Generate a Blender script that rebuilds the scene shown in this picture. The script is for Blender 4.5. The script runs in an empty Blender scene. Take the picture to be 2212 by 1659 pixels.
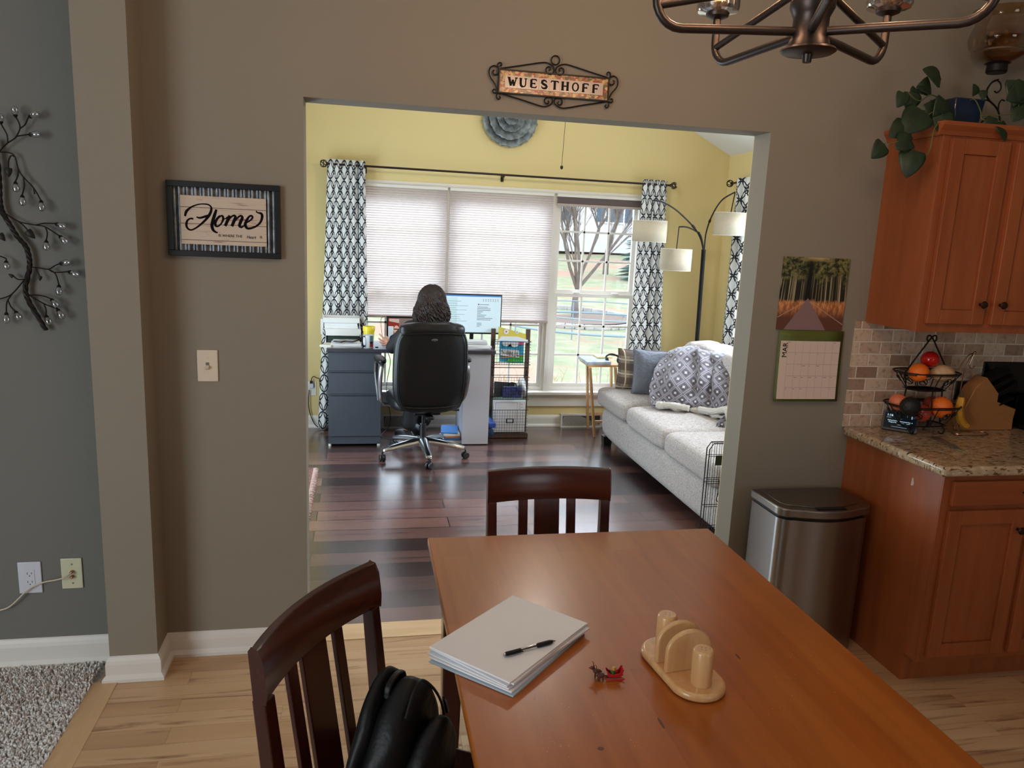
import bpy, math, random
from mathutils import Vector, Matrix, noise
random.seed(7)
SC = bpy.context.scene
COL = SC.collection
pi = math.pi
# ------------------------------------------------------------------ camera
CAM_H = 1.66
F_PX, PITCH, YAW, ROLL = 1645.02, 0.192315, 0.199143, 0.0440762
def cam_axes():
    cy, sy, cp, sp = math.cos(YAW), math.sin(YAW), math.cos(PITCH), math.sin(PITCH)
    f = Vector((sy*cp, cy*cp, -sp)); r = Vector((cy, -sy, 0)); u = r.cross(f)
    c, s = math.cos(ROLL), math.sin(ROLL)
    return c*r+s*u, -s*r+c*u, f
CR, CU, CF = cam_axes()
cd = bpy.data.cameras.new('camera'); cam = bpy.data.objects.new('camera', cd); COL.objects.link(cam)
cam.matrix_world = Matrix(((CR.x, CU.x, -CF.x, 0), (CR.y, CU.y, -CF.y, 0), (CR.z, CU.z, -CF.z, CAM_H), (0, 0, 0, 1)))
cd.sensor_width = 36; cd.lens = F_PX/2212*36; cd.clip_start = 0.05; cd.clip_end = 300
SC.camera = cam
def P(px, py, Y):            # point on the plane y = Y seen at a photo pixel
    d = CF + CR*((px-1106)/F_PX) - CU*((py-829.5)/F_PX)
    return Vector((0, 0, CAM_H)) + d*(Y/d.y)
def PZ(px, py, z):           # point on the level z
    d = CF + CR*((px-1106)/F_PX) - CU*((py-829.5)/F_PX)
    return Vector((0, 0, CAM_H)) + d*((z-CAM_H)/d.z)
# ------------------------------------------------------------------ colour, world, lights
SC.view_settings.view_transform = 'Standard'; SC.view_settings.look = 'None'
SC.view_settings.exposure = 0.3; SC.view_settings.gamma = 1.0; SC.view_settings.use_curve_mapping = False
SC.cycles.use_denoising = True
try: SC.cycles.denoiser = 'OPENIMAGEDENOISE'
except Exception: pass
SC.cycles.max_bounces = 7; SC.cycles.diffuse_bounces = 4; SC.cycles.glossy_bounces = 3
SC.cycles.transmission_bounces = 5; SC.cycles.transparent_max_bounces = 12
SC.cycles.caustics_reflective = False; SC.cycles.caustics_refractive = False
SC.cycles.sample_clamp_indirect = 6
W = bpy.data.worlds.new('world'); SC.world = W; W.use_nodes = True
bg = W.node_tree.nodes['Background']; bg.inputs[0].default_value = (0.80, 0.90, 1.0, 1); bg.inputs[1].default_value = 3.2
def area(name, loc, target, sx, sy, power, col):
    l = bpy.data.lights.new(name, 'AREA'); l.shape = 'RECTANGLE'; l.size = sx; l.size_y = sy; l.energy = power; l.color = col
    o = bpy.data.objects.new(name, l); COL.objects.link(o); o.location = loc
    o.rotation_euler = (Vector(target)-Vector(loc)).to_track_quat('-Z', 'Y').to_euler(); return o
def spot_bulb(name, loc, power, col, r=0.03):
    l = bpy.data.lights.new(name, 'POINT'); l.energy = power; l.color = col; l.shadow_soft_size = r
    o = bpy.data.objects.new(name, l); COL.objects.link(o); o.location = loc; return o
area('daylight_north', (1.3, 8.3, 3.6), (1.2, 6.43, 1.2), 5.0, 2.4, 340, (0.80, 0.90, 1.0))
area('daylight_east', (4.6, 4.6, 2.6), (3.1, 4.6, 1.3), 2.4, 1.8, 300, (0.84, 0.92, 1.0))
area('daylight_west', (-4.1, -.6, 1.3), (-1.0, 1.8, 0.5), 3.4, 2.1, 140, (0.88, 0.96, 1.0))  # unseen daylight source at left behind the camera; no door is built
area('daylight_office_west', (-1.14, 4.7, 1.0), (2.0, 4.2, 1.1), 1.7, 1.7, 62, (0.64, 0.84, 1.0))
area('added_rear_fill', (2.5, -2.6, 1.6), (1.0, 2.0, 1.0), 1.4, 1.2, 10, (0.9, 0.95, 1.0))  # added weak lamp behind the camera; the rear wall has no window
# ------------------------------------------------------------------ materials
def s2l(c):
    return tuple((x/255/12.92 if x/255 <= .04045 else ((x/255+.055)/1.055)**2.4) for x in c)
MATS = {}
def mat(name, rgb=(128, 128, 128), rough=.6, metal=0, emit=0, spec=.5, bump=0, bscale=60, mott=0, mscale=8, coat=0, lin=None, sheen=0):
    if name in MATS: return MATS[name]
    m = bpy.data.materials.new(name); m.use_nodes = True; nt = m.node_tree; p = nt.nodes['Principled BSDF']
    c = lin or s2l(rgb)
    p.inputs['Base Color'].default_value = (*c, 1); p.inputs['Roughness'].default_value = rough; p.inputs['Metallic'].default_value = metal
    p.inputs['Specular IOR Level'].default_value = spec
    if coat: p.inputs['Coat Weight'].default_value = coat; p.inputs['Coat Roughness'].default_value = .12
    if sheen: p.inputs['Sheen Weight'].default_value = sheen
    if emit: p.inputs['Emission Color'].default_value = (*c, 1); p.inputs['Emission Strength'].default_value = emit
    if mott or bump:
        tc = nt.nodes.new('ShaderNodeTexCoord'); n = nt.nodes.new('ShaderNodeTexNoise'); nt.links.new(tc.outputs['Object'], n.inputs['Vector'])
        n.inputs['Scale'].default_value = mscale; n.inputs['Detail'].default_value = 5
        if mott:
            mx = nt.nodes.new('ShaderNodeMix'); mx.data_type = 'RGBA'
            mr = nt.nodes.new('ShaderNodeMapRange'); mr.inputs[1].default_value = .35; mr.inputs[2].default_value = .65
            nt.links.new(n.outputs['Fac'], mr.inputs[0]); nt.links.new(mr.outputs[0], mx.inputs[0])
            mx.inputs[6].default_value = (*[x*(1-mott) for x in c], 1); mx.inputs[7].default_value = (*[min(1, x*(1+mott)) for x in c], 1)
            nt.links.new(mx.outputs[2], p.inputs['Base Color'])
        if bump:
            n2 = nt.nodes.new('ShaderNodeTexNoise'); n2.inputs['Scale'].default_value = bscale; n2.inputs['Detail'].default_value = 3
            nt.links.new(tc.outputs['Object'], n2.inputs['Vector'])
            b = nt.nodes.new('ShaderNodeBump'); b.inputs['Strength'].default_value = bump; b.inputs['Distance'].default_value = .01
            nt.links.new(n2.outputs['Fac'], b.inputs['Height']); nt.links.new(b.outputs[0], p.inputs['Normal'])
    MATS[name] = m; return m
class N:                       # tiny node helper
    def __init__(s, name, rough=.5, spec=.5):
        s.m = bpy.data.materials.new(name); s.m.use_nodes = True; s.nt = s.m.node_tree; s.p = s.nt.nodes['Principled BSDF']
        s.p.inputs['Roughness'].default_value = rough; s.p.inputs['Specular IOR Level'].default_value = spec; MATS[name] = s.m
    def n(s, t, **k):
        x = s.nt.nodes.new('ShaderNode'+t)
        for a, b in k.items(): setattr(x, a, b)
        return x
    def l(s, a, b): s.nt.links.new(a, b)
    def val(s, sock, v):
        if isinstance(v, (int, float, tuple)): sock.default_value = v
        else: s.l(v, sock)
    def math(s, op, a, b=None, c=None):
        x = s.n('Math', operation=op); s.val(x.inputs[0], a)
        if b is not None: s.val(x.inputs[1], b)
        if c is not None: s.val(x.inputs[2], c)
        return x.outputs[0]
    def mix(s, f, a, b, mode='MIX'):
        x = s.n('Mix', data_type='RGBA', blend_type=mode); s.val(x.inputs[0], f)
        s.val(x.inputs[6], a); s.val(x.inputs[7], b); return x.outputs[2]
    def coord(s, kind='Object', scale=(1, 1, 1), rot=(0, 0, 0), loc=(0, 0, 0)):
        t = s.n('TexCoord'); mp = s.n('Mapping'); mp.inputs['Scale'].default_value = scale; mp.inputs['Rotation'].default_value = rot
        mp.inputs['Location'].default_value = loc; s.l(t.outputs[kind], mp.inputs[0]); return mp.outputs[0]
    def noise(s, vec, scale, detail=4, rough=.55, dist=0):
        x = s.n('TexNoise'); x.inputs['Scale'].default_value = scale; x.inputs['Detail'].default_value = detail
        x.inputs['Roughness'].default_value = rough; x.inputs['Distortion'].default_value = dist; s.l(vec, x.inputs['Vector']); return x.outputs['Fac']
    def rng(s, v, a, b, c=0, d=1):
        x = s.n('MapRange'); s.l(v, x.inputs[0])
        for i, q in enumerate((a, b, c, d)): x.inputs[i+1].default_value = q
        return x.outputs[0]
    def ramp(s, v, stops):
        x = s.n('ValToRGB'); e = x.color_ramp.elements
        while len(e) < len(stops): e.new(.5)
        for i, (q, c) in enumerate(stops): e[i].position = q; e[i].color = (*s2l(c), 1)
        s.l(v, x.inputs[0]); return x.outputs[0]
    def bump(s, h, strength=.3, dist=.01):
        b = s.n('Bump'); b.inputs['Strength'].default_value = strength; b.inputs['Distance'].default_value = dist
        s.l(h, b.inputs['Height']); s.l(b.outputs[0], s.p.inputs['Normal'])
    def base(s, c): s.l(c, s.p.inputs['Base Color'])
def c4(c): return (*s2l(c), 1)
def wood(name, a, b, ax='x', rough=.35, scale=1., k=1., blocks=None, coat=0, mid=None):
    w = N(name, rough); sc = {'x': (1.2, 14, 14), 'y': (14, 1.2, 14), 'z': (14, 14, 1.2)}[ax]
    v = w.coord('Object', tuple(q*scale for q in sc)); f = w.noise(v, 1.6, 6, .6, .6); f2 = w.noise(w.coord('Object', tuple(q*scale*.25 for q in sc)), 1.2, 3)
    g = w.rng(w.math('ADD', w.math('MULTIPLY', f, .6), w.math('MULTIPLY', f2, .4)), .36, .64)
    c = w.mix(g, c4(a), c4(b))
    if blocks:
        bw, bh = blocks
        br = w.n('TexBrick'); br.inputs['Scale'].default_value = 1; br.inputs['Mortar Size'].default_value = 0; br.inputs['Bias'].default_value = 0
        br.inputs['Brick Width'].default_value = bw; br.inputs['Row Height'].default_value = bh; br.offset = .37
        br.inputs['Color1'].default_value = (0, 0, 0, 1); br.inputs['Color2'].default_value = (1, 1, 1, 1)
        w.l(w.coord('Object', (1, 1, 1), (0, 0, pi/2) if ax == 'y' else (0, 0, 0)), br.inputs['Vector'])
        c = w.mix(w.math('MULTIPLY', br.outputs['Color'], .35), c, c4(mid or b), 'MIX')
    w.base(c); w.bump(f, .04, .002)
    if coat: w.p.inputs['Coat Weight'].default_value = coat; w.p.inputs['Coat Roughness'].default_value = .15
    return w.m
# wall paint, one grey-green-beige for the whole dining side
paint = mat('greige_paint', (142, 134, 120), .75, bump=.05, bscale=260, spec=.3)
yellow = mat('yellow_paint', (222, 202, 146), .75, bump=.05, bscale=260, spec=.3)
whitep = mat('white_trim_paint', (226, 222, 216), .4)
ceilm = mat('ceiling_white', (222, 222, 222), .9)
def planks(name, cols, bw, bh, rough, groove, streak, seam=(20, 12, 10), gloss_noise=0, spec=.5, pv=.45):
    w = N(name, rough, spec)
    v = w.coord('Object'); br = w.n('TexBrick'); w.l(v, br.inputs['Vector'])
    for k, q in (('Scale', 1), ('Mortar Size', groove), ('Mortar Smooth', .1), ('Bias', 0), ('Brick Width', bw), ('Row Height', bh)): br.inputs[k].default_value = q
    br.offset = .37; br.offset_frequency = 2
    br.inputs['Color1'].default_value = (0, 0, 0, 1); br.inputs['Color2'].default_value = (1, 1, 1, 1); br.inputs['Mortar'].default_value = (.5, .5, .5, 1)
    # per-plank shift of the grain
    sep = w.n('SeparateXYZ'); w.l(v, sep.inputs[0])
    cmb = w.n('CombineXYZ'); w.l(w.math('ADD', w.math('MULTIPLY', sep.outputs[0], 1.5), w.math('MULTIPLY', br.outputs['Color'], 37.)), cmb.inputs[0])
    w.l(w.math('MULTIPLY', sep.outputs[1], 22.), cmb.inputs[1]); w.l(w.math('MULTIPLY', br.outputs['Color'], 11.), cmb.inputs[2])
    g = w.noise(cmb.outputs[0], 1.3, 6, .62, .8); g2 = w.noise(cmb.outputs[0], .35, 3, .5, .3)
    c = w.ramp(w.math('ADD', w.math('MULTIPLY', br.outputs['Color'], pv), w.math('MULTIPLY', g2, 1-pv)), [(.25, cols[0]), (.5, cols[1]), (.75, cols[2])])
    c = w.mix(w.rng(g, .55, .68, 0, streak), c, c4(cols[3]))
    c = w.mix(br.outputs['Fac'], c, c4(seam))
    w.base(c)
    inv = w.math('SUBTRACT', w.math('MULTIPLY', g, .25), br.outputs['Fac']); w.bump(inv, .25, .004)
    if gloss_noise:
        w.l(w.rng(w.noise(v, 3, 3), .3, .7, rough-gloss_noise, rough+gloss_noise), w.p.inputs['Roughness'])
    return w.m
oakfl = planks('maple_floor', [(176, 136, 98), (200, 162, 122), (216, 182, 142), (128, 84, 54)], .95, .083, .34, .0006, .85, (150, 112, 80), 0, .5, .3)
darkfl = planks('dark_floor', [(48, 31, 30), (80, 54, 50), (118, 82, 74), (36, 24, 24)], 1.2, .155, .25, .0035, .8, (8, 5, 5), 0, .8, .7)
dfp = darkfl.node_tree.nodes['Principled BSDF']; dfp.inputs['Coat Weight'].default_value = .7; dfp.inputs['Coat Roughness'].default_value = .22; dfp.inputs['Coat IOR'].default_value = 1.75
tablewood = wood('table_wood', (150, 76, 20), (176, 98, 34), 'y', .3, 1, blocks=(.62, .085), coat=.12, mid=(188, 116, 50))
cherry = wood('cherry_cabinet_wood', (136, 70, 36), (162, 88, 48), 'z', .32, .6)
cherryx = wood('cherry_cabinet_wood_level', (136, 70, 36), (162, 88, 48), 'x', .32, .6)
mahog = wood('dark_mahogany', (48, 18, 12), (68, 27, 18), 'z', .24, 1, coat=.25)
mahogx = wood('dark_mahogany_rail', (50, 19, 12), (74, 30, 19), 'x', .24, 1, coat=.25)
pine = wood('pale_lacquered_wood', (206, 158, 104), (222, 178, 126), 'z', .25, 2, coat=.3)
beech = wood('tray_wood', (196, 150, 100), (214, 172, 122), 'z', .4, 1)
blockw = wood('knife_block_wood', (150, 100, 56), (170, 118, 70), 'x', .4, 1)
walnut = wood('organizer_wood', (78, 58, 48), (100, 76, 64), 'z', .5, 1)
black = mat('black_plastic', (14, 14, 16), .45, spec=.35)
blackm = mat('black_iron', (18, 16, 16), .45, .3)
bronze = mat('brushed_bronze', (72, 62, 58), .38, .85)
rodm = mat('dark_bronze_rod', (52, 42, 40), .35, .6)
steel = mat('brushed_steel', (176, 172, 168), .3, 1)
chrome = mat('polished_aluminium', (200, 202, 205), .2, 1)
mat('antique_bronze', (46, 26, 18), .42, .3, spec=.3)
white = mat('white_paper', (232, 232, 234), .8)
leather = mat('black_leather', (9, 9, 12), .38, bump=.12, bscale=40, spec=.4)
def glass(name, tint=(1, 1, 1), gloss=.08, rough=.02, fres=True):
    m = bpy.data.materials.new(name); m.use_nodes = True; nt = m.node_tree; nt.nodes.clear()
    o = nt.nodes.new('ShaderNodeOutputMaterial'); mx = nt.nodes.new('ShaderNodeMixShader'); t = nt.nodes.new('ShaderNodeBsdfTransparent'); g = nt.nodes.new('ShaderNodeBsdfGlossy')
    t.inputs[0].default_value = (*tint, 1); g.inputs['Roughness'].default_value = rough
    if fres:
        lw = nt.nodes.new('ShaderNodeLayerWeight'); lw.inputs[0].default_value = gloss*2; nt.links.new(lw.outputs['Facing'], mx.inputs[0])
    else: mx.inputs[0].default_value = gloss
    nt.links.new(t.outputs[0], mx.inputs[1]); nt.links.new(g.outputs[0], mx.inputs[2]); nt.links.new(mx.outputs[0], o.inputs[0]); MATS[name] = m; return m
pane = glass('window_pane', (.96, .98, 1), .03, fres=False)
clearg = glass('clear_glass', (.93, .93, .92), .3)
amberg = glass('amber_glass', (.80, .66, .48), .22, .04)
crystal = glass('crystal_glass', (.9, .9, .92), .4, .05)
# ------------------------------------------------------------------ mesh builder
def org(o):
    v = Vector((0, 0, 0))
    while o is not None: v += o.location; o = o.parent
    return v
class B:
    def __init__(s): s.v = []; s.f = []; s.mi = []; s.m = 0; s.uv = None
    def add(s, vs, fs):
        n = len(s.v); s.v += [Vector(q) for q in vs]; s.f += [tuple(i+n for i in f) for f in fs]; s.mi += [s.m]*len(fs); return s
    def box(s, x0, x1, y0, y1, z0, z1):
        return s.add([(x0, y0, z0), (x1, y0, z0), (x1, y1, z0), (x0, y1, z0), (x0, y0, z1), (x1, y0, z1), (x1, y1, z1), (x0, y1, z1)],
                     [(0, 3, 2, 1), (4, 5, 6, 7), (0, 1, 5, 4), (1, 2, 6, 5), (2, 3, 7, 6), (3, 0, 4, 7)])
    def obox(s, c, size, R=None, taper=1.):
        R = R or Matrix.Identity(3); c = Vector(c); a, b, h = [q/2 for q in size]
        L = [(-a*taper, -b*taper, -h), (a*taper, -b*taper, -h), (a*taper, b*taper, -h), (-a*taper, b*taper, -h), (-a, -b, h), (a, -b, h), (a, b, h), (-a, b, h)]
        return s.add([c+R @ Vector(q) for q in L], [(0, 3, 2, 1), (4, 5, 6, 7), (0, 1, 5, 4), (1, 2, 6, 5), (2, 3, 7, 6), (3, 0, 4, 7)])
    def beam(s, p0, p1, w, t, up=(0, 0, 1), w1=None, t1=None):   # rectangular bar between two points
        p0, p1 = Vector(p0), Vector(p1); d = (p1-p0).normalized(); up = Vector(up)
        a = d.cross(up)
        if a.length < 1e-4: a = d.cross(Vector((1, 0, 0)))
        a.normalize(); b = a.cross(d); w1 = w1 or w; t1 = t1 or t; vs = []
        for p, ww, tt in ((p0, w, t), (p1, w1, t1)):
            for i, j in ((-1, -1), (1, -1), (1, 1), (-1, 1)): vs.append(p+a*(i*ww/2)+b*(j*tt/2))
        return s.add(vs, [(0, 1, 2, 3), (7, 6, 5, 4), (0, 4, 5, 1), (1, 5, 6, 2), (2, 6, 7, 3), (3, 7, 4, 0)])
    def tube(s, pts, r, n=8, closed=False, cap=True, flat=1.):
        pts = [Vector(p) for p in pts]; m = len(pts); rs = r if isinstance(r, (list, tuple)) else [r]*m
        tang = []
        for i in range(m):
            a = pts[(i-1) % m] if (closed or i > 0) else pts[i]; b = pts[(i+1) % m] if (closed or i < m-1) else pts[i]
            t = b-a; tang.append(t.normalized() if t.length > 1e-9 else Vector((0, 0, 1)))
        u = tang[0].cross(Vector((0, 0, 1)))
        if u.length < 1e-3: u = tang[0].cross(Vector((1, 0, 0)))
        u.normalize(); vs = []; n0 = len(s.v)
        for i in range(m):
            u = u-tang[i]*u.dot(tang[i]); u = u.normalized() if u.length > 1e-6 else Vector((1, 0, 0)); w = tang[i].cross(u)
            for k in range(n):
                a = 2*pi*k/n; vs.append(pts[i]+u*(math.cos(a)*rs[i])+w*(math.sin(a)*rs[i]*flat))
        fs = []
        for i in range(m if closed else m-1):
            j = (i+1) % m
            for k in range(n): fs.append((i*n+k, i*n+(k+1) % n, j*n+(k+1) % n, j*n+k))
        if cap and not closed: fs += [tuple(range(n-1, -1, -1)), tuple(range((m-1)*n, m*n))]
        return s.add(vs, fs)
    def cyl(s, p0, p1, r0, r1=None, n=20): return s.tube([p0, p1], [r0, r1 if r1 is not None else r0], n)
    def lathe(s, prof, c, n=24, R=None, a0=0, a1=2*pi, closed_profile=False):
        R = R or Matrix.Identity(3); c = Vector(c); m = len(prof); full = abs(a1-a0-2*pi) < 1e-6; k = n if full else n+1; vs = []
        for i in range(k):
            a = a0+(a1-a0)*i/n
            for r, z in prof: vs.append(c+R @ Vector((r*math.cos(a), r*math.sin(a), z)))
        fs = []
        for i in range(n):
            j = (i+1) % k
            for q in range(m if closed_profile else m-1):
                q2 = (q+1) % m; fs.append((i*m+q, j*m+q, j*m+q2, i*m+q2))
        return s.add(vs, fs)
    def ell(s, c, r, n=16, R=None, fn=None):
        R = R or Matrix.Identity(3); c = Vector(c); r = (r, r, r) if isinstance(r, (int, float)) else r; m = max(6, n*2//3); vs = []; fs = []
        for i in range(m+1):
            t = pi*i/m
            for k in range(n):
                a = 2*pi*k/n; d = Vector((math.sin(t)*math.cos(a), math.sin(t)*math.sin(a), math.cos(t)))
                q = Vector((d.x*r[0], d.y*r[1], d.z*r[2])); q = fn(q, d) if fn else q; vs.append(c+R @ q)
        for i in range(m):
            for k in range(n): fs.append((i*n+k, (i+1)*n+k, (i+1)*n+(k+1) % n, i*n+(k+1) % n))
        return s.add(vs, fs)
    def prism(s, poly, M3, w0, w1):     # poly in (u, v); M3(u, v, w) -> point
        n = len(poly); vs = [M3(u, v, w0) for u, v in poly]+[M3(u, v, w1) for u, v in poly]
        return s.add(vs, [tuple(range(n)), tuple(range(2*n-1, n-1, -1))]+[(i, i+n, (i+1) % n+n, (i+1) % n) for i in range(n)])
    def grid(s, fn, nu, nv, cu=False, cv=False, uv=None):
        n0 = len(s.v); vs = [fn(i/nu, j/nv) for i in range(nu if cu else nu+1) for j in range(nv if cv else nv+1)]
        mv = nv if cv else nv+1; mu = nu if cu else nu+1; fs = []
        for i in range(nu):
            for j in range(nv): fs.append((i*mv+j, ((i+1) % mu)*mv+j, ((i+1) % mu)*mv+(j+1) % mv, i*mv+(j+1) % mv))
        if uv:
            s.uv = s.uv or {}
            for i in range(mu):
                for j in range(mv): s.uv[n0+i*mv+j] = uv(i/nu, j/nv)
        return s.add(vs, fs)
    def rbox(s, x0, x1, y0, y1, z0, z1, r, n=3):   # soft rounded box (superellipsoid-like by clamped sphere)
        c = Vector(((x0+x1)/2, (y0+y1)/2, (z0+z1)/2)); h = Vector(((x1-x0)/2-r, (y1-y0)/2-r, (z1-z0)/2-r)); k = n*4
        vs = []; fs = []; m = 2*n+1; N_ = k+4
        # rings by latitude with duplicated equator/corner directions
        lat = [pi/2*i/n for i in range(n+1)]; rings = [(a, 1) for a in lat]+[(pi-a, -1) for a in reversed(lat)]
        lon = []
        for q, (sx, sy) in enumerate(((1, 1), (-1, 1), (-1, -1), (1, -1))):
            for i in range(n+1): lon.append((q*pi/2+pi/2*i/n, sx, sy))
        L = len(lon)
        for t, sz in rings:
            for a, sx, sy in lon:
                vs.append(c+Vector((sx*h.x+r*math.sin(t)*math.cos(a), sy*h.y+r*math.sin(t)*math.sin(a), sz*h.z+r*math.cos(t))))
        for i in range(len(rings)-1):
            for k in range(L): fs.append((i*L+k, (i+1)*L+k, (i+1)*L+(k+1) % L, i*L+(k+1) % L))
        fs.append(tuple(range(L))); fs.append(tuple(range(len(rings)*L-1, (len(rings)-1)*L-1, -1)))
        return s.add(vs, fs)
    def build(s, name, m, parent=None, smooth=True, bev=0, local=False, sub=0, solid=0, origin=None, seg=2):
        me = bpy.data.meshes.new(name); o = bpy.data.objects.new(name, me); COL.objects.link(o)
        if parent is not None:
            o.parent = parent; off = Vector((0, 0, 0)) if local else org(parent)
        else:
            if origin is not None: off = Vector(origin)
            elif local: off = Vector((0, 0, 0))
            else:
                xs = [q.x for q in s.v]; ys = [q.y for q in s.v]; zs = [q.z for q in s.v]
                off = Vector(((min(xs)+max(xs))/2, (min(ys)+max(ys))/2, min(zs)))
            o.location = off
        me.from_pydata([tuple(q-off) for q in s.v], [], s.f)
        for q in (m if isinstance(m, (list, tuple)) else [m]): me.materials.append(q)
        if any(s.mi): me.polygons.foreach_set('material_index', s.mi)
        if s.uv:
            L = me.uv_layers.new(name='UVMap'); d = [0.]*(2*len(me.loops))
            for i, lp in enumerate(me.loops):
                q = s.uv.get(lp.vertex_index, (0, 0)); d[2*i], d[2*i+1] = q
            L.data.foreach_set('uv', d)
        me.update()
        if smooth:
            me.polygons.foreach_set('use_smooth', [True]*len(me.polygons))
            try: me.set_sharp_from_angle(angle=math.radians(38))
            except Exception: pass
        if solid:
            q = o.modifiers.new('solid', 'SOLIDIFY'); q.thickness = solid; q.offset = 0
        if bev:
            q = o.modifiers.new('bevel', 'BEVEL'); q.width = bev; q.segments = seg; q.limit_method = 'ANGLE'; q.angle_limit = math.radians(40)
        if sub:
            q = o.modifiers.new('sub', 'SUBSURF'); q.levels = sub; q.render_levels = sub
        return o
def tag(o, label=None, cat=None, group=None, kind=None):
    if label: o['label'] = label
    if cat: o['category'] = cat
    if group: o['group'] = group
    if kind: o['kind'] = kind
    return o
def thing(name, loc, label, cat, group=None, rz=0):
    o = bpy.data.objects.new(name, None); COL.objects.link(o); o.location = loc; o.rotation_euler = (0, 0, rz); o.empty_display_size = .05
    return tag(o, label, cat, group)
def struct(b, name, m, **k):
    k.setdefault('smooth', False); return tag(b.build(name, m, **k), kind='structure')
def copy_tree(o, parent=None):
    c = o.copy(); COL.objects.link(c)
    if parent is not None: c.parent = parent
    for ch in list(o.children): copy_tree(ch, c)
    return c
def textm(txt, size, m, parent, o, xd, ud, name='lettering', ext=.0006, align='LEFT', kind_sub=True, sx=1.):
    cu = bpy.data.curves.new('t', 'FONT'); cu.body = txt; cu.size = size; cu.extrude = ext; cu.align_x = align; cu.resolution_u = 3
    ob = bpy.data.objects.new('t', cu); COL.objects.link(ob); dg = bpy.context.evaluated_depsgraph_get(); dg.update()
    me = ob.evaluated_get(dg).to_mesh(); xd = Vector(xd).normalized(); ud = Vector(ud).normalized(); nd = xd.cross(ud)
    b = B(); b.add([Vector(o)+xd*v.co.x*sx+ud*v.co.y+nd*v.co.z for v in me.vertices], [tuple(p.vertices) for p in me.polygons])
    ob.evaluated_get(dg).to_mesh_clear(); bpy.data.objects.remove(ob); bpy.data.curves.remove(cu)
    return b.build(name, m, parent, smooth=False) if parent is not None else b
def spline(pts, k=8, closed=False):
    pts = [Vector(p) for p in pts]; n = len(pts); out = []
    for i in range(n if closed else n-1):
        g = lambda q: pts[q % n] if closed else pts[max(0, min(n-1, q))]
        a, b, c, d = g(i-1), g(i), g(i+1), g(i+2)
        for j in range(k):
            t = j/k; out.append(.5*((2*b)+(c-a)*t+(2*a-5*b+4*c-d)*t*t+(3*b-a-3*c+d)*t*t*t))
    if not closed: out.append(pts[-1])
    return out
def Rz(a): return Matrix.Rotation(a, 3, 'Z')
def Rx(a): return Matrix.Rotation(a, 3, 'X')
def Ry(a): return Matrix.Rotation(a, 3, 'Y')
# ================================================================== SETTING
YW, YB = 2.90, 3.03        # dining wall front and back
YF = 6.43                  # far window wall
XE = 3.15                  # east wall of the office
XL, XR = -.205, 1.585      # opening
struct(B().box(-.93, 4.2, -3, 3.06, -.05, 0), 'floor_dining', oakfl)
struct(B().box(-4.2, -.93, -3, YW, -.06, -.002), 'floor_carpet', mat('carpet_backing', (170, 166, 160), .95, bump=.6, bscale=120, mott=.3, mscale=60))
struct(B().box(-1.25, XE, 3.06, YF, -.05, 0), 'floor_office', darkfl)
struct(B().box(-.95, -.865, -3, 2.735, -.01, .0025), 'trim_1', wood('maple_border', (206, 166, 120), (222, 188, 146), 'y', .3, .8), bev=.001)
struct(B().box(XL, XR, YW+.035, 3.062, -.01, .003), 'trim_2', wood('maple_threshold', (206, 166, 122), (226, 194, 152), 'x', .3, .8), bev=.001)
greyp = mat('living_wall_grey', (116, 115, 110), .75, bump=.05, bscale=260, spec=.3)  # darker grey than the dining walls
b = B(); b.box(-.89, XL, YW, YB, 0, 3.7).box(XL, XR, YW, YB, 2.105, 3.7).box(XR, 4.2, YW, YB, 0, 3.7)
struct(b, 'wall_dining', paint)
b = B(); b.box(-1.2, XL-.001, YB, YB+.006, 0, 3.7).box(XL-.001, XR+.001, YB, YB+.006, 2.106, 3.7).box(XR+.001, XE, YB, YB+.006, 0, 3.7)
struct(b, 'wall_office_south', yellow)
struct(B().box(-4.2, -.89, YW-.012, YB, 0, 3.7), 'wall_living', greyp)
struct(B().box(-.893, -.73, 2.75, YW, 0, 3.2), 'wall_pillar', paint)
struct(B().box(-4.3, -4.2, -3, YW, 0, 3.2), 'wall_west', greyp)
struct(B().box(4.2, 4.3, -3, YW, 0, 3.2), 'wall_kitchen_east', paint)
struct(B().box(-4.2, 4.2, -3.1, -3, 0, 3.2), 'wall_rear', paint)
struct(B().box(-4.2, 4.2, -3, YW, 2.95, 3.05), 'ceiling_dining', ceilm)
# baseboards
def base_prof(h=.095): return [(0, 0), (.024, 0), (.024, .012), (.018, .02), (.013, .026), (.013, h-.03), (.010, h-.016), (.004, h-.004), (0, h)]
def baseboard(name, p0, p1, nrm, h=.095, m=whitep, m0=0, m1=0):
    p0, p1, nrm = Vector(p0), Vector(p1), Vector(nrm)
    b = B(); d = p1-p0
    b.prism(base_prof(h), lambda u, v, w: p0+nrm*u+Vector((0, 0, v))+d*w+d.normalized()*(u*(m1 if w > .5 else -m0)), 0, 1); return struct(b, name, m)
baseboard('baseboard_dining', (-.73, YW, 0), (XL, YW, 0), (0, -1, 0), m0=-1)
baseboard('baseboard_pillar', (-.893, 2.75, 0), (-.73, 2.75, 0), (0, -1, 0), m0=1, m1=1)
baseboard('baseboard_pillar_return', (-.73, 2.75, 0), (-.73, YW, 0), (1, 0, 0), m0=1, m1=-1)
baseboard('baseboard_living', (-4.2, YW-.012, 0), (-.89, YW-.012, 0), (0, -1, 0), .11)
baseboard('baseboard_kitchen', (XR, YW, 0), (2.1, YW, 0), (0, -1, 0))
baseboard('baseboard_office', (-1.2, YF, 0), (XE, YF, 0), (0, -1, 0), .105)
baseboard('baseboard_east', (XE, YB, 0), (XE, YF, 0), (-1, 0, 0), .105)
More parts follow.
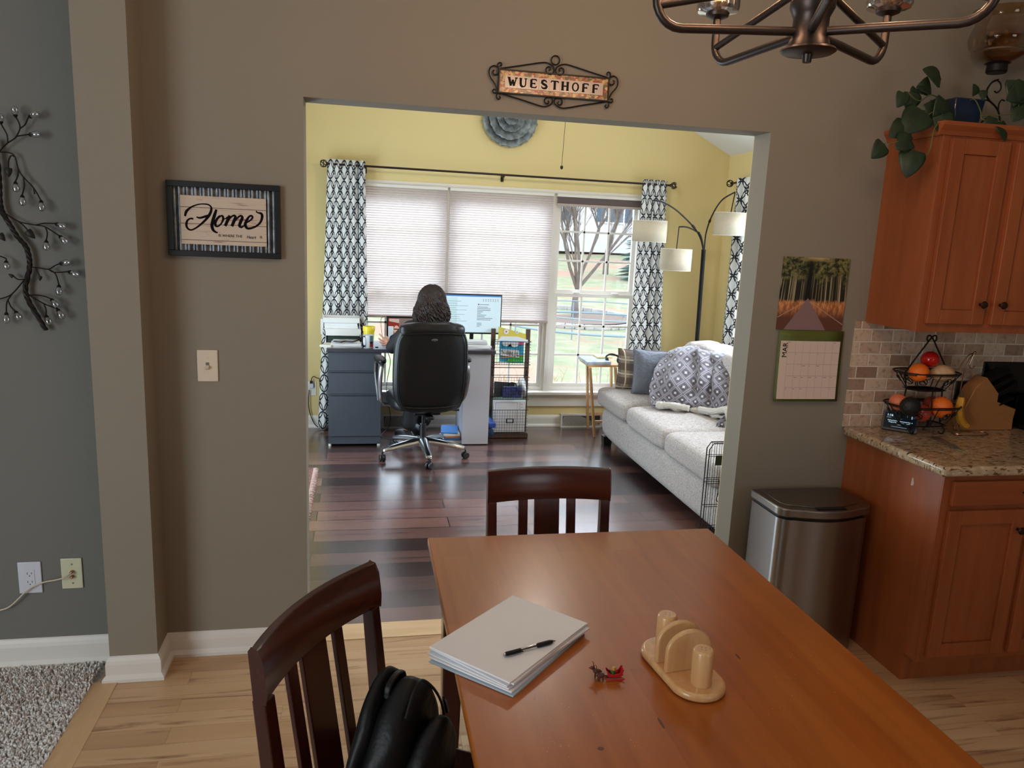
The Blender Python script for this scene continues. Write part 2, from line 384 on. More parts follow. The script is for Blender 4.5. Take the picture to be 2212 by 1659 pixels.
# office shell: gable far wall with the window hole, side walls, vaulted ceiling
WX0, WX1, WZ0, WZ1 = -.10, 2.42, .32, 2.045
PX, PZK, EZ = .975, 3.53, 2.425
def gz(x): return PZK-abs(x-PX)*.508
b = B()
def gpoly(b, x0, x1, z0, y0=YF, y1=YF+.15):
    xs = [x0]+([PX] if x0 < PX < x1 else [])+[x1]
    poly = [(x0, z0)]+[(x1, z0)]+[(x, gz(x)) for x in reversed(xs)]
    b.prism(poly, lambda u, v, w: Vector((u, w, v)), y0, y1)
gpoly(b, -1.2, WX0, 0); gpoly(b, WX1, XE, 0); gpoly(b, WX0, WX1, WZ1); b.box(WX0, WX1, YF, YF+.15, 0, WZ0-.05)
struct(b, 'wall_far', yellow)
b = B(); b.box(XE, XE+.12, YB, 3.7, 0, 2.5).box(XE, XE+.12, 5.75, YF+.15, 0, 2.5).box(XE, XE+.12, 3.7, 5.75, 0, .35).box(XE, XE+.12, 3.7, 5.75, 2.05, 2.5)
struct(b, 'wall_east', yellow)
struct(B().box(-1.3, -1.2, YB, YF+.15, 0, 2.5), 'wall_office_west', yellow)
b = B()
for sgn, xe in ((-1, -1.3), (1, XE+.12)):
    b.prism([(PX, PZK), (xe, gz(xe)), (xe, gz(xe)+.08), (PX, PZK+.08)], lambda u, v, w: Vector((u, w, v)), YB+.001, YF+.2)
struct(b, 'ceiling_office', ceilm)
# windows
def window(name, x0, x1):
    z0, z1, y = WZ0, WZ1-.02, YF+.03
    b = B(); t = .032
    b.box(x0, x1, y, y+.09, z0, z0+.035).box(x0, x1, y, y+.09, z1-.03, z1).box(x0, x0+t, y, y+.09, z0+.035, z1-.03).box(x1-t, x1, y, y+.09, z0+.035, z1-.03)
    w = struct(b, name, whitep)
    gx0, gx1 = x0+t, x1-t
    for nm, za, zb, yy in (('lower_sash', z0+.035, 1.185, y+.015), ('upper_sash', 1.185, z1-.03, y+.05)):
        s = .03; b = B(); b.box(gx0, gx1, yy, yy+.03, za, za+s).box(gx0, gx1, yy, yy+.03, zb-s, zb).box(gx0, gx0+s, yy, yy+.03, za+s, zb-s).box(gx1-s, gx1, yy, yy+.03, za+s, zb-s)
        for i in (1, 2):
            xx = gx0+s+(gx1-gx0-2*s)*i/3; b.box(xx-.008, xx+.008, yy+.006, yy+.024, za+s, zb-s)
            zz = za+s+(zb-za-2*s)*i/3; b.box(gx0+s, gx1-s, yy+.006, yy+.024, zz-.008, zz+.008)
        o = b.build(nm, whitep, w, smooth=False)
        B().box(gx0+s, gx1-s, yy+.013, yy+.017, za+s, zb-s).build('pane', pane, o, smooth=False)
    for xx in (gx0+(gx1-gx0)*.27, gx0+(gx1-gx0)*.76):
        B().box(xx-.03, xx+.03, y-.012, y+.015, 1.187, 1.20).build('latch', whitep, w, bev=.003)
window('window_1', -.08, .69); window('window_2', .71, 1.585); window('window_3', 1.615, 2.40)
b = B(); b.box(WX0, -.08, YF+.02, YF+.12, WZ0, WZ1).box(.69, .71, YF+.01, YF+.12, WZ0, WZ1).box(1.585, 1.615, YF+.01, YF+.12, WZ0, WZ1).box(2.40, WX1, YF+.02, YF+.12, WZ0, WZ1).box(WX0, WX1, YF-.004, YF+.12, WZ1-.022, WZ1+.008)
struct(b, 'trim_3', whitep)
b = B(); b.box(-.17, 2.49, YF-.06, YF+.03, .295, .322); b.box(-.12, 2.44, YF-.018, YF, .185, .295); b.box(-.12, 2.44, YF-.028, YF, .268, .296)
struct(b, 'trim_4', whitep, bev=.004)
# east window (mostly out of sight, it lights the sofa side)
b = B(); b.box(XE+.02, XE+.09, 3.7, 5.75, .35, .39).box(XE+.02, XE+.09, 3.7, 5.75, 2.01, 2.05)
for y in (3.7, 4.36, 5.04, 5.71): b.box(XE+.02, XE+.09, y, y+.04, .39, 2.01)
w4 = struct(b, 'window_4', whitep); B().box(XE+.05, XE+.055, 3.74, 5.71, .39, 2.01).build('pane', pane, w4, smooth=False)
# backsplash
w = N('tumbled_travertine', .6)
v = w.coord('Object', (1, 1, 1), (pi/2, 0, 0)); br = w.n('TexBrick'); w.l(v, br.inputs['Vector'])
for k, q in (('Scale', 1), ('Mortar Size', .0035), ('Mortar Smooth', .35), ('Bias', 0), ('Brick Width', .104), ('Row Height', .0535)): br.inputs[k].default_value = q
br.offset = .5; br.inputs['Color1'].default_value = (0, 0, 0, 1); br.inputs['Color2'].default_value = (1, 1, 1, 1); br.inputs['Mortar'].default_value = (.5, .5, .5, 1)
c = w.ramp(br.outputs['Color'], [(0, (146, 116, 96)), (.22, (182, 152, 128)), (.6, (200, 172, 148)), (1, (212, 188, 164))])
c = w.mix(w.rng(w.noise(v, 60, 5), .35, .7), c, c4((196, 176, 150)), 'MIX') if False else w.mix(w.rng(w.noise(v, 55, 5), .5, .75, 0, .6), c, c4((112, 88, 68)))
c = w.mix(br.outputs['Fac'], c, c4((222, 206, 186))); w.base(c); w.bump(w.math('SUBTRACT', w.math('MULTIPLY', w.noise(v, 90, 4), .3), br.outputs['Fac']), .6, .004)
struct(B().box(2.066, 4.2, YW-.009, YW, .905, 1.367), 'wall_backsplash', w.m)

# ------------------------------------------------------------------ carpet pile
cp = N('carpet_pile', .95, .2); at = cp.n('Attribute', attribute_name='tuft')
cp.base(cp.ramp(at.outputs['Fac'], [(0, (176, 158, 150)), (.25, (226, 220, 214)), (.7, (246, 244, 240)), (1, (254, 254, 252))]))
vs = []; fs = []; tv = []
yy = 1.55
while yy < 2.868:
    xx = -1.72+(2.87-yy)*0
    while xx < -.952:
        cx, cy = xx+random.uniform(-.004, .004), yy+random.uniform(-.004, .004); r = random.uniform(.0032, .0055); h = random.uniform(.009, .019)
        lx, ly = random.uniform(-.009, .009), random.uniform(-.009, .009); n0 = len(vs); a0 = random.random()*6.28; val = random.random()
        if cy < 2.868:
            for k in range(3): a = a0+k*2.094; vs.append((cx+r*math.cos(a), cy+r*math.sin(a), -.002))
            for k in range(3): a = a0+.5+k*2.094; vs.append((cx+lx*.5+r*.9*math.cos(a), cy+ly*.5+r*.9*math.sin(a), h*.7))
            vs.append((cx+lx, cy+ly, h))
            fs += [(n0+k, n0+(k+1) % 3, n0+3+(k+1) % 3, n0+3+k) for k in range(3)]+[(n0+3+k, n0+3+(k+1) % 3, n0+6) for k in range(3)]
            tv += [val]*7
        xx += .0078
    yy += .0078
me = bpy.data.meshes.new('carpet_pile'); me.from_pydata(vs, [], fs); at_ = me.attributes.new('tuft', 'FLOAT', 'POINT'); at_.data.foreach_set('value', tv)
me.materials.append(cp.m); me.polygons.foreach_set('use_smooth', [True]*len(fs)); o = bpy.data.objects.new('carpet_pile', me); COL.objects.link(o)
tag(o, 'shaggy beige and grey carpet pile beside the pale wooden border board', 'carpet', kind='stuff')

# ================================================================== OUTSIDE
GZ = -.5
def gh(x, y): return GZ+max(0, y-16)*.062+.04*math.sin(x*.7+y*.3)-max(0, 9-y)*0
w = N('lawn', .95, .1); v = w.coord('Object')
c = w.mix(w.rng(w.noise(v, 2.2, 5), .35, .65), c4((136, 146, 112)), c4((166, 158, 136)))
c = w.mix(w.rng(w.noise(v, .45, 4), .50, .62), c, c4((172, 140, 122))); w.base(c)
b = B(); b.grid(lambda i, j: Vector((-14+44*i, 6.7+48*j, gh(-14+44*i, 6.7+48*j))), 44, 48)
tag(b.build('ground', w.m, origin=(0, 0, 0)), kind='structure')
bark = mat('grey_bark', (116, 104, 98), .9, mott=.2, mscale=6)
def tree(label, base, h, r0, seed, spread=.55, depth=5, group=None, cat='tree', name='bare_tree', nb=4, first=.34, limb=None):
    rnd = random.Random(seed); b = B(); br = B()
    t = thing(name, base, label, cat, group)
    def rec(p, d, L, r, k):
        n = 4; pts = [p]; q = p.copy(); dd = d.copy()
        for i in range(n):
            dd = (dd+Vector((rnd.uniform(-.16, .16), rnd.uniform(-.16, .16), rnd.uniform(-.03, .14)))).normalized(); q = q+dd*(L/n); pts.append(q.copy())
        (b if k >= depth-1 else br).tube(pts, [r*(1-.6*i/n) for i in range(n+1)], 5 if k < depth-1 else 8, cap=False)
        if k <= 0: return
        for i in range(nb if k > 1 else 4):
            f = rnd.uniform(.35, 1.) if k < depth else rnd.uniform(.85, 1)
            pp = pts[min(n, int(f*n))]; a = rnd.uniform(0, 2*pi); s = spread*rnd.uniform(.7, 1.35)
            side = Vector((math.cos(a), math.sin(a), 0)); nd = (dd+side*s).normalized()
            rec(pp, nd, (limb if limb and k == depth else L)*rnd.uniform(.6, .82), max(.0035, r*.42), k-1)
    rec(Vector(base), Vector((0, 0, 1)), h*first, r0, depth)
    b.build('trunk', bark, t); br.build('branches', bark, t); return t
tree('bare grey tree with a forked trunk inside a ring of edging stones', (5.32, 18.6, gh(5.32, 18.6)-.0), 7.0, .11, 8, .46, 5, nb=5, first=.14, limb=3.4)
tree('thin bare tree in front of the pale house beyond the lawn', (9.4, 29, gh(9.4, 29)-.1), 9, .12, 9, .6, 4, nb=5)
# stone ring round the tree
b = B()
for k in range(44):
    a = 2*pi*k/44+random.uniform(-.02, .02); x, y = 5.2+1.6*math.cos(a), 18.6+1.6*math.sin(a)
    b.obox((x, y, gh(x, y)+.05), (.22, .12, .12), Rz(a+pi/2))
tag(b.build('stone_edging', mat('edging_stone', (170, 166, 164), .9, mott=.15), bev=.02), 'curved ring of pale edging stones round the bare grey tree', 'garden edging')
b = B(); b.lathe([(0, .035), (1.5, .03)], (5.2, 18.6, gh(5.2, 18.6)), 32)
tag(b.build('mulch_bed', mat('mulch', (130, 110, 98), .95, bump=.5, bscale=30)), 'dark mulch bed inside the ring of edging stones', 'mulch', kind='stuff')
# metal frame standing on the lawn
t = thing('trampoline_frame', (4.6, 13.6, gh(4.6, 13.6)), 'round trampoline frame of pale blue-grey tube on thin legs on the lawn', 'trampoline')
tubem = mat('galvanised_tube', (128, 146, 160), .5, .3); R0 = 1.9; cx, cy = 4.4, 13.7
ring = [(cx+R0*math.cos(2*pi*k/40), cy+R0*math.sin(2*pi*k/40), .12) for k in range(40)]
B().tube(ring, .022, 8, closed=True).build('lower_ring', tubem, t)
B().tube([(x, y, .36) for x, y, z in ring], .012, 8, closed=True).build('upper_ring', tubem, t)
for k in range(0, 40, 5):
    x, y, z = ring[k]; B().tube([(x, y, gh(x, y)), (x, y, .33)], .014, 8).build('leg', tubem, t)
# houses
def house(label, x0, x1, y, zb, zt, rh, wc, win, name='house', rr=(120, 116, 120)):
    t = thing(name, ((x0+x1)/2, y+3, zb), label, 'house')
    B().box(x0, x1, y, y+6, zb, zt).build('wall', mat('siding_'+name+str(wc[0]), wc, .8), t, smooth=False)
    B().prism([(y-.5, zt), (y+6.5, zt), (y+3, zt+rh)], lambda u, v, w: Vector((w, u, v)), x0-.5, x1+.5).build('roof', mat('shingle_roof', rr, .9, mott=.1, mscale=3), t, smooth=False)
    for wx, wz, ww, wh in win:
        f = B().box(wx-ww/2-.08, wx+ww/2+.08, y-.06, y, wz-wh/2-.08, wz+wh/2+.08).build('window_frame', whitep, t, smooth=False)
        B().box(wx-ww/2, wx+ww/2, y-.08, y-.061, wz-wh/2, wz+wh/2).build('pane', mat('dark_glass', (70, 84, 100), .1), f, smooth=False)
        for s in (-1, 1): B().box(wx+s*(ww/2+.3)-.18, wx+s*(ww/2+.3)+.18, y-.05, y, wz-wh/2, wz+wh/2).build('shutter', mat('blue_shutter', (70, 96, 118), .7), t, smooth=False)
house('pale two-storey house with blue shutters beyond the bare tree', 6, 15.5, 38, 1.0, 4.4, 2.6, (206, 204, 206), [(9.3, 3.2, .9, 1.3), (12.6, 3.2, .9, 1.3)])
house('long white neighbouring house seen under the lowered shades', -6, 4.4, 30, .3, 3.0, 2.6, (220, 220, 222), [(-2, 1.9, 1, 1), (1, 1.9, 1, 1), (3.3, 1.9, 1, 1)], 'house', (130, 126, 130))
# evergreen made of drooping needled boughs
def spruce(label, c, h, r, seed, col):
    rnd = random.Random(seed); t = thing('spruce_tree', c, label, 'tree'); b = B(); c = Vector(c)
    B().tube([c, c+Vector((0, 0, h))], [.16, .02], 8).build('trunk', bark, t)
    for i in range(1500):
        f = rnd.random()**.8; z = .05+f*(h-.15); a = rnd.uniform(0, 2*pi); rr = r*(1-z/h)*rnd.uniform(.5, 1.05)+.08
        p = c+Vector((0, 0, z)); q = p+Vector((math.cos(a)*rr, math.sin(a)*rr, -rr*.25)); s = Vector((-math.sin(a), math.cos(a), 0))*rr*.16; m_ = p.lerp(q, .6)
        b.add([p, m_+s, q, m_-s, m_+Vector((0, 0, -.08*rr))], [(0, 1, 4), (1, 2, 4), (2, 3, 4), (3, 0, 4)])
    b.build('boughs', mat('needles_'+str(seed), col, .9), t, smooth=False)
spruce('blue-green spruce standing beyond the lawn near the curtain edge', (10.9, 27, gh(10.9, 27)), 5.2, 2.0, 5, (112, 142, 138))
spruce('taller dense blue-green spruce at the far end of the lawn', (16.8, 33, gh(16.8, 33)), 6.5, 2.2, 6, (104, 130, 126))
# dry stems below the window
rnd = random.Random(4)
b = B()
for k in range(60):
    x, y = 2.6+rnd.uniform(-1.1, 1.0), 8.6+rnd.uniform(-.5, .5); p = Vector((x, y, gh(x, y))); h = rnd.uniform(.25, .75)
    pts = [p, p+Vector((rnd.uniform(-.04, .04), 0, h*.5)), p+Vector((rnd.uniform(-.1, .1), rnd.uniform(-.05, .05), h))]; b.tube(pts, [.004, .003, .0015], 4)
    for j in range(4):
        q = pts[1].lerp(pts[2], rnd.random()); b.tube([q, q+Vector((rnd.uniform(-.08, .08), rnd.uniform(-.04, .04), rnd.uniform(.04, .12)))], [.002, .001], 4)
tag(b.build('dry_stems', mat('dry_stem', (150, 116, 84), .9)), 'thin dry brown shrub stems growing just outside the window', 'stems', kind='stuff')
# ================================================================== DINING AND KITCHEN
# ---- table
TX0, TX1, TY0, TY1 = .20, 1.115, .66, 2.182
t = thing('dining_table', ((TX0+TX1)/2, 1.42, 0), 'orange-brown wooden dining table with scratches and dark brown legs', 'table')
B().box(TX0, TX1, TY0, TY1, .728, .75).build('tabletop', tablewood, t, bev=.004, smooth=False)
B().box(TX0+.07, TX1-.07, TY0+.07, TY1-.07, .65, .728).build('apron', mahogx, t, smooth=False)
for x in (TX0+.075, TX1-.075):
    for y in (TY0+.08, TY1-.08):
        B().beam((x, y, .728), (x, y, 0), .07, .07, (0, 1, 0), .05, .05).build('leg', mahog, t, bev=.004, smooth=False)
# scratches and chips in the lacquer
b = B(); rnd = random.Random(11)
for (px, py, s, n) in ((1160, 1530, 60, 22), (1195, 1600, 40, 26), (1175, 1500, 30, 8), (1075, 1265, 16, 8), (1370, 1610, 20, 4), (1700, 1430, 70, 10), (1800, 1460, 60, 6), (1760, 1390, 60, 5), (1670, 1535, 20, 3), (1256, 1235, 3, 1), (1285, 1545, 10, 2)):
    for k in range(n):
        p = PZ(px+rnd.gauss(0, s*.35), py+rnd.gauss(0, s*.5), .7503); a = rnd.uniform(-.3, .3); L = rnd.uniform(.001, .004)
        q = p+Vector((math.sin(a)*L, math.cos(a)*L, 0)); n_ = Vector((.0006, 0, 0)); b.add([p-n_, p+n_, q+n_, q-n_], [(0, 1, 2, 3)])
b.build('scratches', mat('bare_wood_chip', (216, 160, 104), .7), t, smooth=False)['label'] = 'pale chips and scratches in the lacquer'
b = B()
for (px, py, w_, l_) in ((1298, 1617, .006, .005), (1428, 1562, .003, .018), (1594, 1418, .003, .012)):
    b = B(); p = PZ(px, py, .7503); b.add([p+Vector((math.cos(q)*w_, math.sin(q)*l_, 0)) for q in [i*pi/5 for i in range(10)]], [tuple(range(10))])
    b.build('knot', mat('dark_knot', (98, 50, 18), .4), t, smooth=False)

# ---- dining chairs (local frame: the seat looks along +y, back rail at y = 0)
def dining_chair(label, loc, rz):
    t = thing('dining_chair', loc, label, 'chair', None, rz)
    Wd, bow = .43, .035; zt, zr = .885, .775
    def yb(x, z): return -bow*(1-(x/(Wd/2))**2)-(z-.45)*.10
    # curved top rail: solid with rounded top
    b = B(); prof = [(-.014, 0), (.012, 0), (.016, .03), (.014, .085), (.006, .106), (-.006, .11), (-.014, .10)]
    def rail(u, v):
        x = -Wd/2+Wd*u; k = int(round(v*len(prof))) % len(prof); a, z = prof[k]; return Vector((x, yb(x, zr+z)+a, zr+z))
    b.grid(rail, 18, len(prof), cv=True); m_ = len(prof); b.f += [tuple(range(m_-1, -1, -1)), tuple(range(18*m_, 19*m_))]; b.mi += [0, 0]
    b.build('top_rail', mahogx, t, local=True, bev=.002)
    for x, w_ in ((-.085, .032), (0, .088), (.085, .032)):
        B().beam((x, yb(x, zr), zr+.01), (x, yb(x, .47)+.02, .46), w_, .012, (0, 1, 0)).build('back_slat', mahog, t, local=True, bev=.002, smooth=False)
    for s in (-1, 1):
        x = s*(Wd/2-.016)
        b = B(); b.beam((x, yb(x, zr), zr+.002), (s*(Wd/2-.02), .0, .45), .032, .03, (0, 1, 0), .036, .036)
        b.beam((s*(Wd/2-.02), 0, .45), (s*(Wd/2-.02), -.05, 0), .036, .036, (0, 1, 0), .032, .032); b.build('leg', mahog, t, local=True, bev=.003, smooth=False)
        B().beam((s*.19, .40, .43), (s*.19, .40, 0), .038, .038, (0, 1, 0), .03, .03).build('leg', mahog, t, local=True, bev=.003, smooth=False)
        B().box(s*.19-.01, s*.19+.01, 0, .4, .19, .215).build('stretcher', mahog, t, local=True, smooth=False)
    B().box(-.185, .185, .01, .40, .38, .43).build('seat_frame', mahogx, t, local=True, smooth=False)
    B().box(-.215, .215, .012, .43, .43, .458).build('seat', mahogx, t, local=True, bev=.01, seg=3)
    return t
dining_chair('dark brown dining chair pushed in at the far end of the table', (.632, 2.37, 0), pi)
dining_chair('dark brown dining chair at the table side with a black backpack on it', (-.045, 1.52, 0), math.radians(-121))
bpy.data.objects['dining_chair.001'].location.x -= 0.0

# ---- paper stack, pen
rnd = random.Random(3)
cnr = [PZ(1110, 1290, .775), PZ(1272, 1350, .775), PZ(1100, 1472, .775), PZ(922, 1398, .775)]
ctr = sum(cnr, Vector())/4; e1 = (cnr[1]-cnr[0]); e2 = (cnr[3]-cnr[0]); L1, L2 = e1.length*.5+(cnr[2]-cnr[3]).length*.5, e2.length; ang = math.atan2(e1.y, e1.x)
rank = ['bottom grey-blue sheet of the stack of folded paper on the table', 'second sheet from the bottom in the stack of folded paper', 'third sheet from the bottom in the stack of folded paper',
        'fourth sheet from the bottom in the stack of folded paper', 'second sheet from the top in the stack of folded paper', 'large folded blank white sheet on top of the stack, under the pen']
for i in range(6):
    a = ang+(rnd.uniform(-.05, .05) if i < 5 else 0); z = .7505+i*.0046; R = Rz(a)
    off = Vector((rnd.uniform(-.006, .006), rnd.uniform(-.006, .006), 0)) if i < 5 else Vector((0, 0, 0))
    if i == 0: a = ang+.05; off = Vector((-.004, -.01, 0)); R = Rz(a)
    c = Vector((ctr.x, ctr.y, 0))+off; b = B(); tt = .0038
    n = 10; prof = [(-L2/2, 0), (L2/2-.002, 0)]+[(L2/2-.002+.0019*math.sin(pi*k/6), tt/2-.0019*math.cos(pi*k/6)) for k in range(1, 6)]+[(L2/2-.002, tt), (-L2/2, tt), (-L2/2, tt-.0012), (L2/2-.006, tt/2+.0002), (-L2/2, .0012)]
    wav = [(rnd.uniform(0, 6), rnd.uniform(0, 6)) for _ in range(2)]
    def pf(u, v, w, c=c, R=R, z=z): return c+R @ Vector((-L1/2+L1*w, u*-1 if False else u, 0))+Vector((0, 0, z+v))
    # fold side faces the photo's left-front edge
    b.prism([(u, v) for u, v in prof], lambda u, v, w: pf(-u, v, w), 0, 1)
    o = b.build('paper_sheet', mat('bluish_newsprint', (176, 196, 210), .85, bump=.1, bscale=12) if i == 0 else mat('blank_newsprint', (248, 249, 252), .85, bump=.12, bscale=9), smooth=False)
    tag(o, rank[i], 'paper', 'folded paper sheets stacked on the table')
zt = .7505+6*.0046
p0, p1 = PZ(1088, 1414, zt+.005), PZ(1200, 1384, zt+.005); d = (p1-p0).normalized(); L = (p1-p0).length
t = thing('ballpoint_pen', ((p0+p1)/2-Vector((0, 0, .005))), 'black and clear ballpoint pen lying on the white paper', 'pen')
A = lambda f: p0+d*(L*f)
B().tube([A(.08), A(.60)], .0042, 12).build('barrel', clearg, t)
B().tube([A(.10), A(.62)], .0016, 8).build('ink_tube', black, t)
B().tube([A(.64), A(.66), A(.88), A(.93)], [.0046, .0053, .0053, .004], 14).build('grip', black, t)
B().tube([A(.93), A(.985), A(1.0)], [.004, .0016, .0006], 10).build('tip', chrome, t)
B().tube([A(.03), A(.05), A(.32)], [.0035, .0046, .0046], 12).build('sleeve', black, t)
B().tube([A(0), A(.04)], .003, 10).build('button', chrome, t)
up = Vector((0, 0, .006)); sd = d.cross(Vector((0, 0, 1)))
B().beam(A(.04)+sd*.006, A(.34)+sd*.006, .003, .0015).build('clip', black, t)

# ---- napkin holder and shakers
NC = Vector((.683, 1.395, .75)); na = math.radians(-75)
p_f, p_b = Vector((.688, 1.325, 0)), Vector((.672, 1.462, 0)); ax = (p_f-p_b).normalized(); sd = Vector((ax.y*-1, ax.x, 0))
mid = (p_f+p_b)/2; mid = Vector((.683, 1.395, 0))
t = thing('napkin_holder', (mid.x, mid.y, .75), 'pale wooden napkin holder with two arches on an oval base', 'napkin holder')
prof = []
hl, hw = .060, .060
for k in range(40):
    a = 2*pi*k/40; x = math.cos(a)*hw+(hl if math.cos(a) > 0 else -hl); y = math.sin(a)*hw; prof.append((x, y))
def nb(u, v, w): return mid+ax*u+sd*v+Vector((0, 0, .75+w))
b = B(); b.prism(prof, nb, .001, .019); b.build('base', pine, t, bev=.007, seg=4)
for s in (-1, 1):
    pts = [(-.054, 0)]+[(.054*math.cos(a), .046+.046*math.sin(a)) for a in [pi-pi*k/20 for k in range(21)]]+[(.054, 0)]
    b = B(); b.prism(pts, lambda u, v, w: mid+sd*u+ax*(s*.02+w)+Vector((0, 0, .768+v)), -.006, .006); b.build('arch', pine, t, bev=.004, seg=3)
for k, (s, nm, lb, cat) in enumerate(((1, 'salt_shaker', 'wooden shaker in front of the napkin holder arches', 'salt shaker'), (-1, 'pepper_shaker', 'wooden shaker behind the napkin holder arches', 'pepper shaker'))):
    c = mid+ax*(s*.075)+Vector((0, 0, .769)); t = thing(nm, c, lb, cat, 'wooden shakers')
    B().lathe([(0, 0), (.021, 0), (.022, .002), (.022, .072), (.0205, .076), (.018, .078), (0, .078)], c, 28).build('body', pine, t)
    b = B()
    for i in range(4): a = i*pi/2+.4; b.cyl(c+Vector((math.cos(a)*.006, math.sin(a)*.006, .0781)), c+Vector((math.cos(a)*.006, math.sin(a)*.006, .0784)), .0009, n=8)
    b.build('shaker_holes', black, t)

# ---- toy sleigh with two reindeer
red = mat('red_painted_resin', (178, 26, 30), .35); brown = mat('brown_resin', (84, 46, 34), .5)
S = PZ(1326, 1466, .75); sx = (PZ(1350, 1462, .75)-PZ(1270, 1462, .75)).normalized(); sy = Vector((-sx.y, sx.x, 0)); zz = Vector((0, 0, 1))
def sp(u, v, w): return S+sx*u+sy*v+zz*w
t = thing('toy_sleigh', S, 'tiny red toy sleigh full of presents drawn by two brown reindeer on the table', 'toy')
side = [(-.013, .008), (.012, .008), (.016, .016), (.019, .026), (.015, .027), (.010, .017), (-.004, .014), (-.012, .017), (-.016, .022), (-.018, .020)]
b = B(); b.prism(side, lambda u, v, w: sp(u, w, v), -.009, -.007); b.prism(side, lambda u, v, w: sp(u, w, v), .007, .009)
b.add([sp(-.016, -.008, .02), sp(-.016, .008, .02), sp(-.012, .008, .009), sp(-.012, -.008, .009), sp(.012, -.008, .009), sp(.012, .008, .009), sp(.017, .008, .026), sp(.017, -.008, .026)], [(0, 1, 2, 3), (3, 2, 5, 4), (4, 5, 6, 7)])
b.build('sleigh_body', red, t, bev=.0006, smooth=False)
for s in (-1, 1): B().tube([sp(-.020, s*.008, .006), sp(-.017, s*.008, .002), sp(.016, s*.008, .002), sp(.021, s*.008, .005)], .0018, 8).build('runner', red, t)
for (u, v, w, s, c, nm) in ((-.004, -.002, .016, .008, (40, 110, 60), 'green'), (.003, .003, .017, .008, (190, 60, 60), 'pink'), (-.001, .001, .023, .007, (210, 150, 60), 'gold')):
    B().obox(sp(u, v, w), (s, s, s), Rz(.5)).build('present', mat('gift_'+nm, c, .4), t, bev=.0008)
for s, dx in ((1, 0), (-1, .004)):
    b = B(); b.ell(sp(-.034+dx, s*.007, .012), (.009, .0055, .006), 12, Matrix((sx, sy, zz)).transposed())
    b.tube([sp(-.040+dx, s*.007, .014), sp(-.044+dx, s*.007, .020)], [.0045, .003], 8); b.ell(sp(-.046+dx, s*.007, .021), (.0058, .0035, .0038), 10, Matrix((sx, sy, zz)).transposed())
    for q in (-.039, -.029):
        for r in (-.003, .003): b.tube([sp(q+dx, s*.007+r, .010), sp(q+dx, s*.007+r, .0)], .0013, 6)
    for r in (-1, 1): b.tube([sp(-.044+dx, s*.007+r*.002, .024), sp(-.043+dx, s*.007+r*.006, .029), sp(-.046+dx, s*.007+r*.007, .032)], [.001, .0009, .0005], 5)
    b.build('reindeer', brown, t)
B().ell(sp(-.0525, .007, .021), .0017, 8).build('nose', red, t)
for s in (-1, 1): B().tube([sp(-.015, s*.005, .014), sp(-.027, s*.009, .015), sp(-.04, s*.010, .016)], .0006, 5).build('rein', white, t)

# ---- backpack on the chair
bagm = mat('black_nylon', (7, 7, 9), .5, bump=.35, bscale=30, spec=.35)
C0 = Vector((.085, 1.42, .459)); dv = Vector((.857, -.515, 0)); wv = Vector((.515, .857, 0))
t = thing('backpack', C0, 'black backpack slumped on the seat of the near dining chair', 'bag')
def bag(nm, lx, cz, rx, ry, rz, m, k=2.6, lean=.12, sq=.8):
    b = B()
    def f(q, d):
        s = lambda a, e: math.copysign(abs(a)**e, a); top = max(0, d.z)
        q = Vector((s(d.x, sq)*rx*(1-.62*top**1.2), s(d.y, sq)*ry*(1-.35*top), s(d.z, .85)*rz)); q += Vector((noise.noise(q*14)*.010, noise.noise(q*14+Vector((5, 5, 5)))*.010, 0)); return q
    R = Matrix((wv, dv, zz)).transposed(); b.ell(C0+dv*lx+zz*cz, (1, 1, 1), 30, R @ Rx(-lean), lambda q, d: f(q, d)); return b.build(nm, m, t, sub=1)
bag('back_panel', -.045, .155, .135, .030, .165, bagm, lean=.05)
bag('main_compartment', .0, .152, .135, .055, .158, bagm, lean=.1)
bag('front_pocket', .062, .115, .115, .04, .125, bagm, lean=.16)
H0 = C0-dv*.015+zz*.288
B().tube(spline([H0-wv*.035-zz*.01, H0-wv*.03+zz*.012, H0+zz*.022, H0+wv*.03+zz*.012, H0+wv*.035-zz*.01], 6), .007, 8, flat=.5).build('handle', bagm, t)
zpath = spline([C0+dv*.046+wv*.120+zz*.12, C0+dv*.046+wv*.098+zz*.20, C0+dv*.036+wv*.062+zz*.262, C0+dv*.030+wv*.01+zz*.298, C0+dv*.040-wv*.06+zz*.262], 8)
B().tube(zpath, .003, 6).build('zipper', mat('zip_tape', (30, 30, 34), .3), t)
zp = C0+dv*.058+wv*.075+zz*.235
B().tube([zp, zp+Vector((.006, -.004, -.012)), zp+Vector((.010, -.006, -.034))], [.002, .004, .004], 8).build('zip_pull', mat('gunmetal', (90, 92, 98), .25, .9), t)

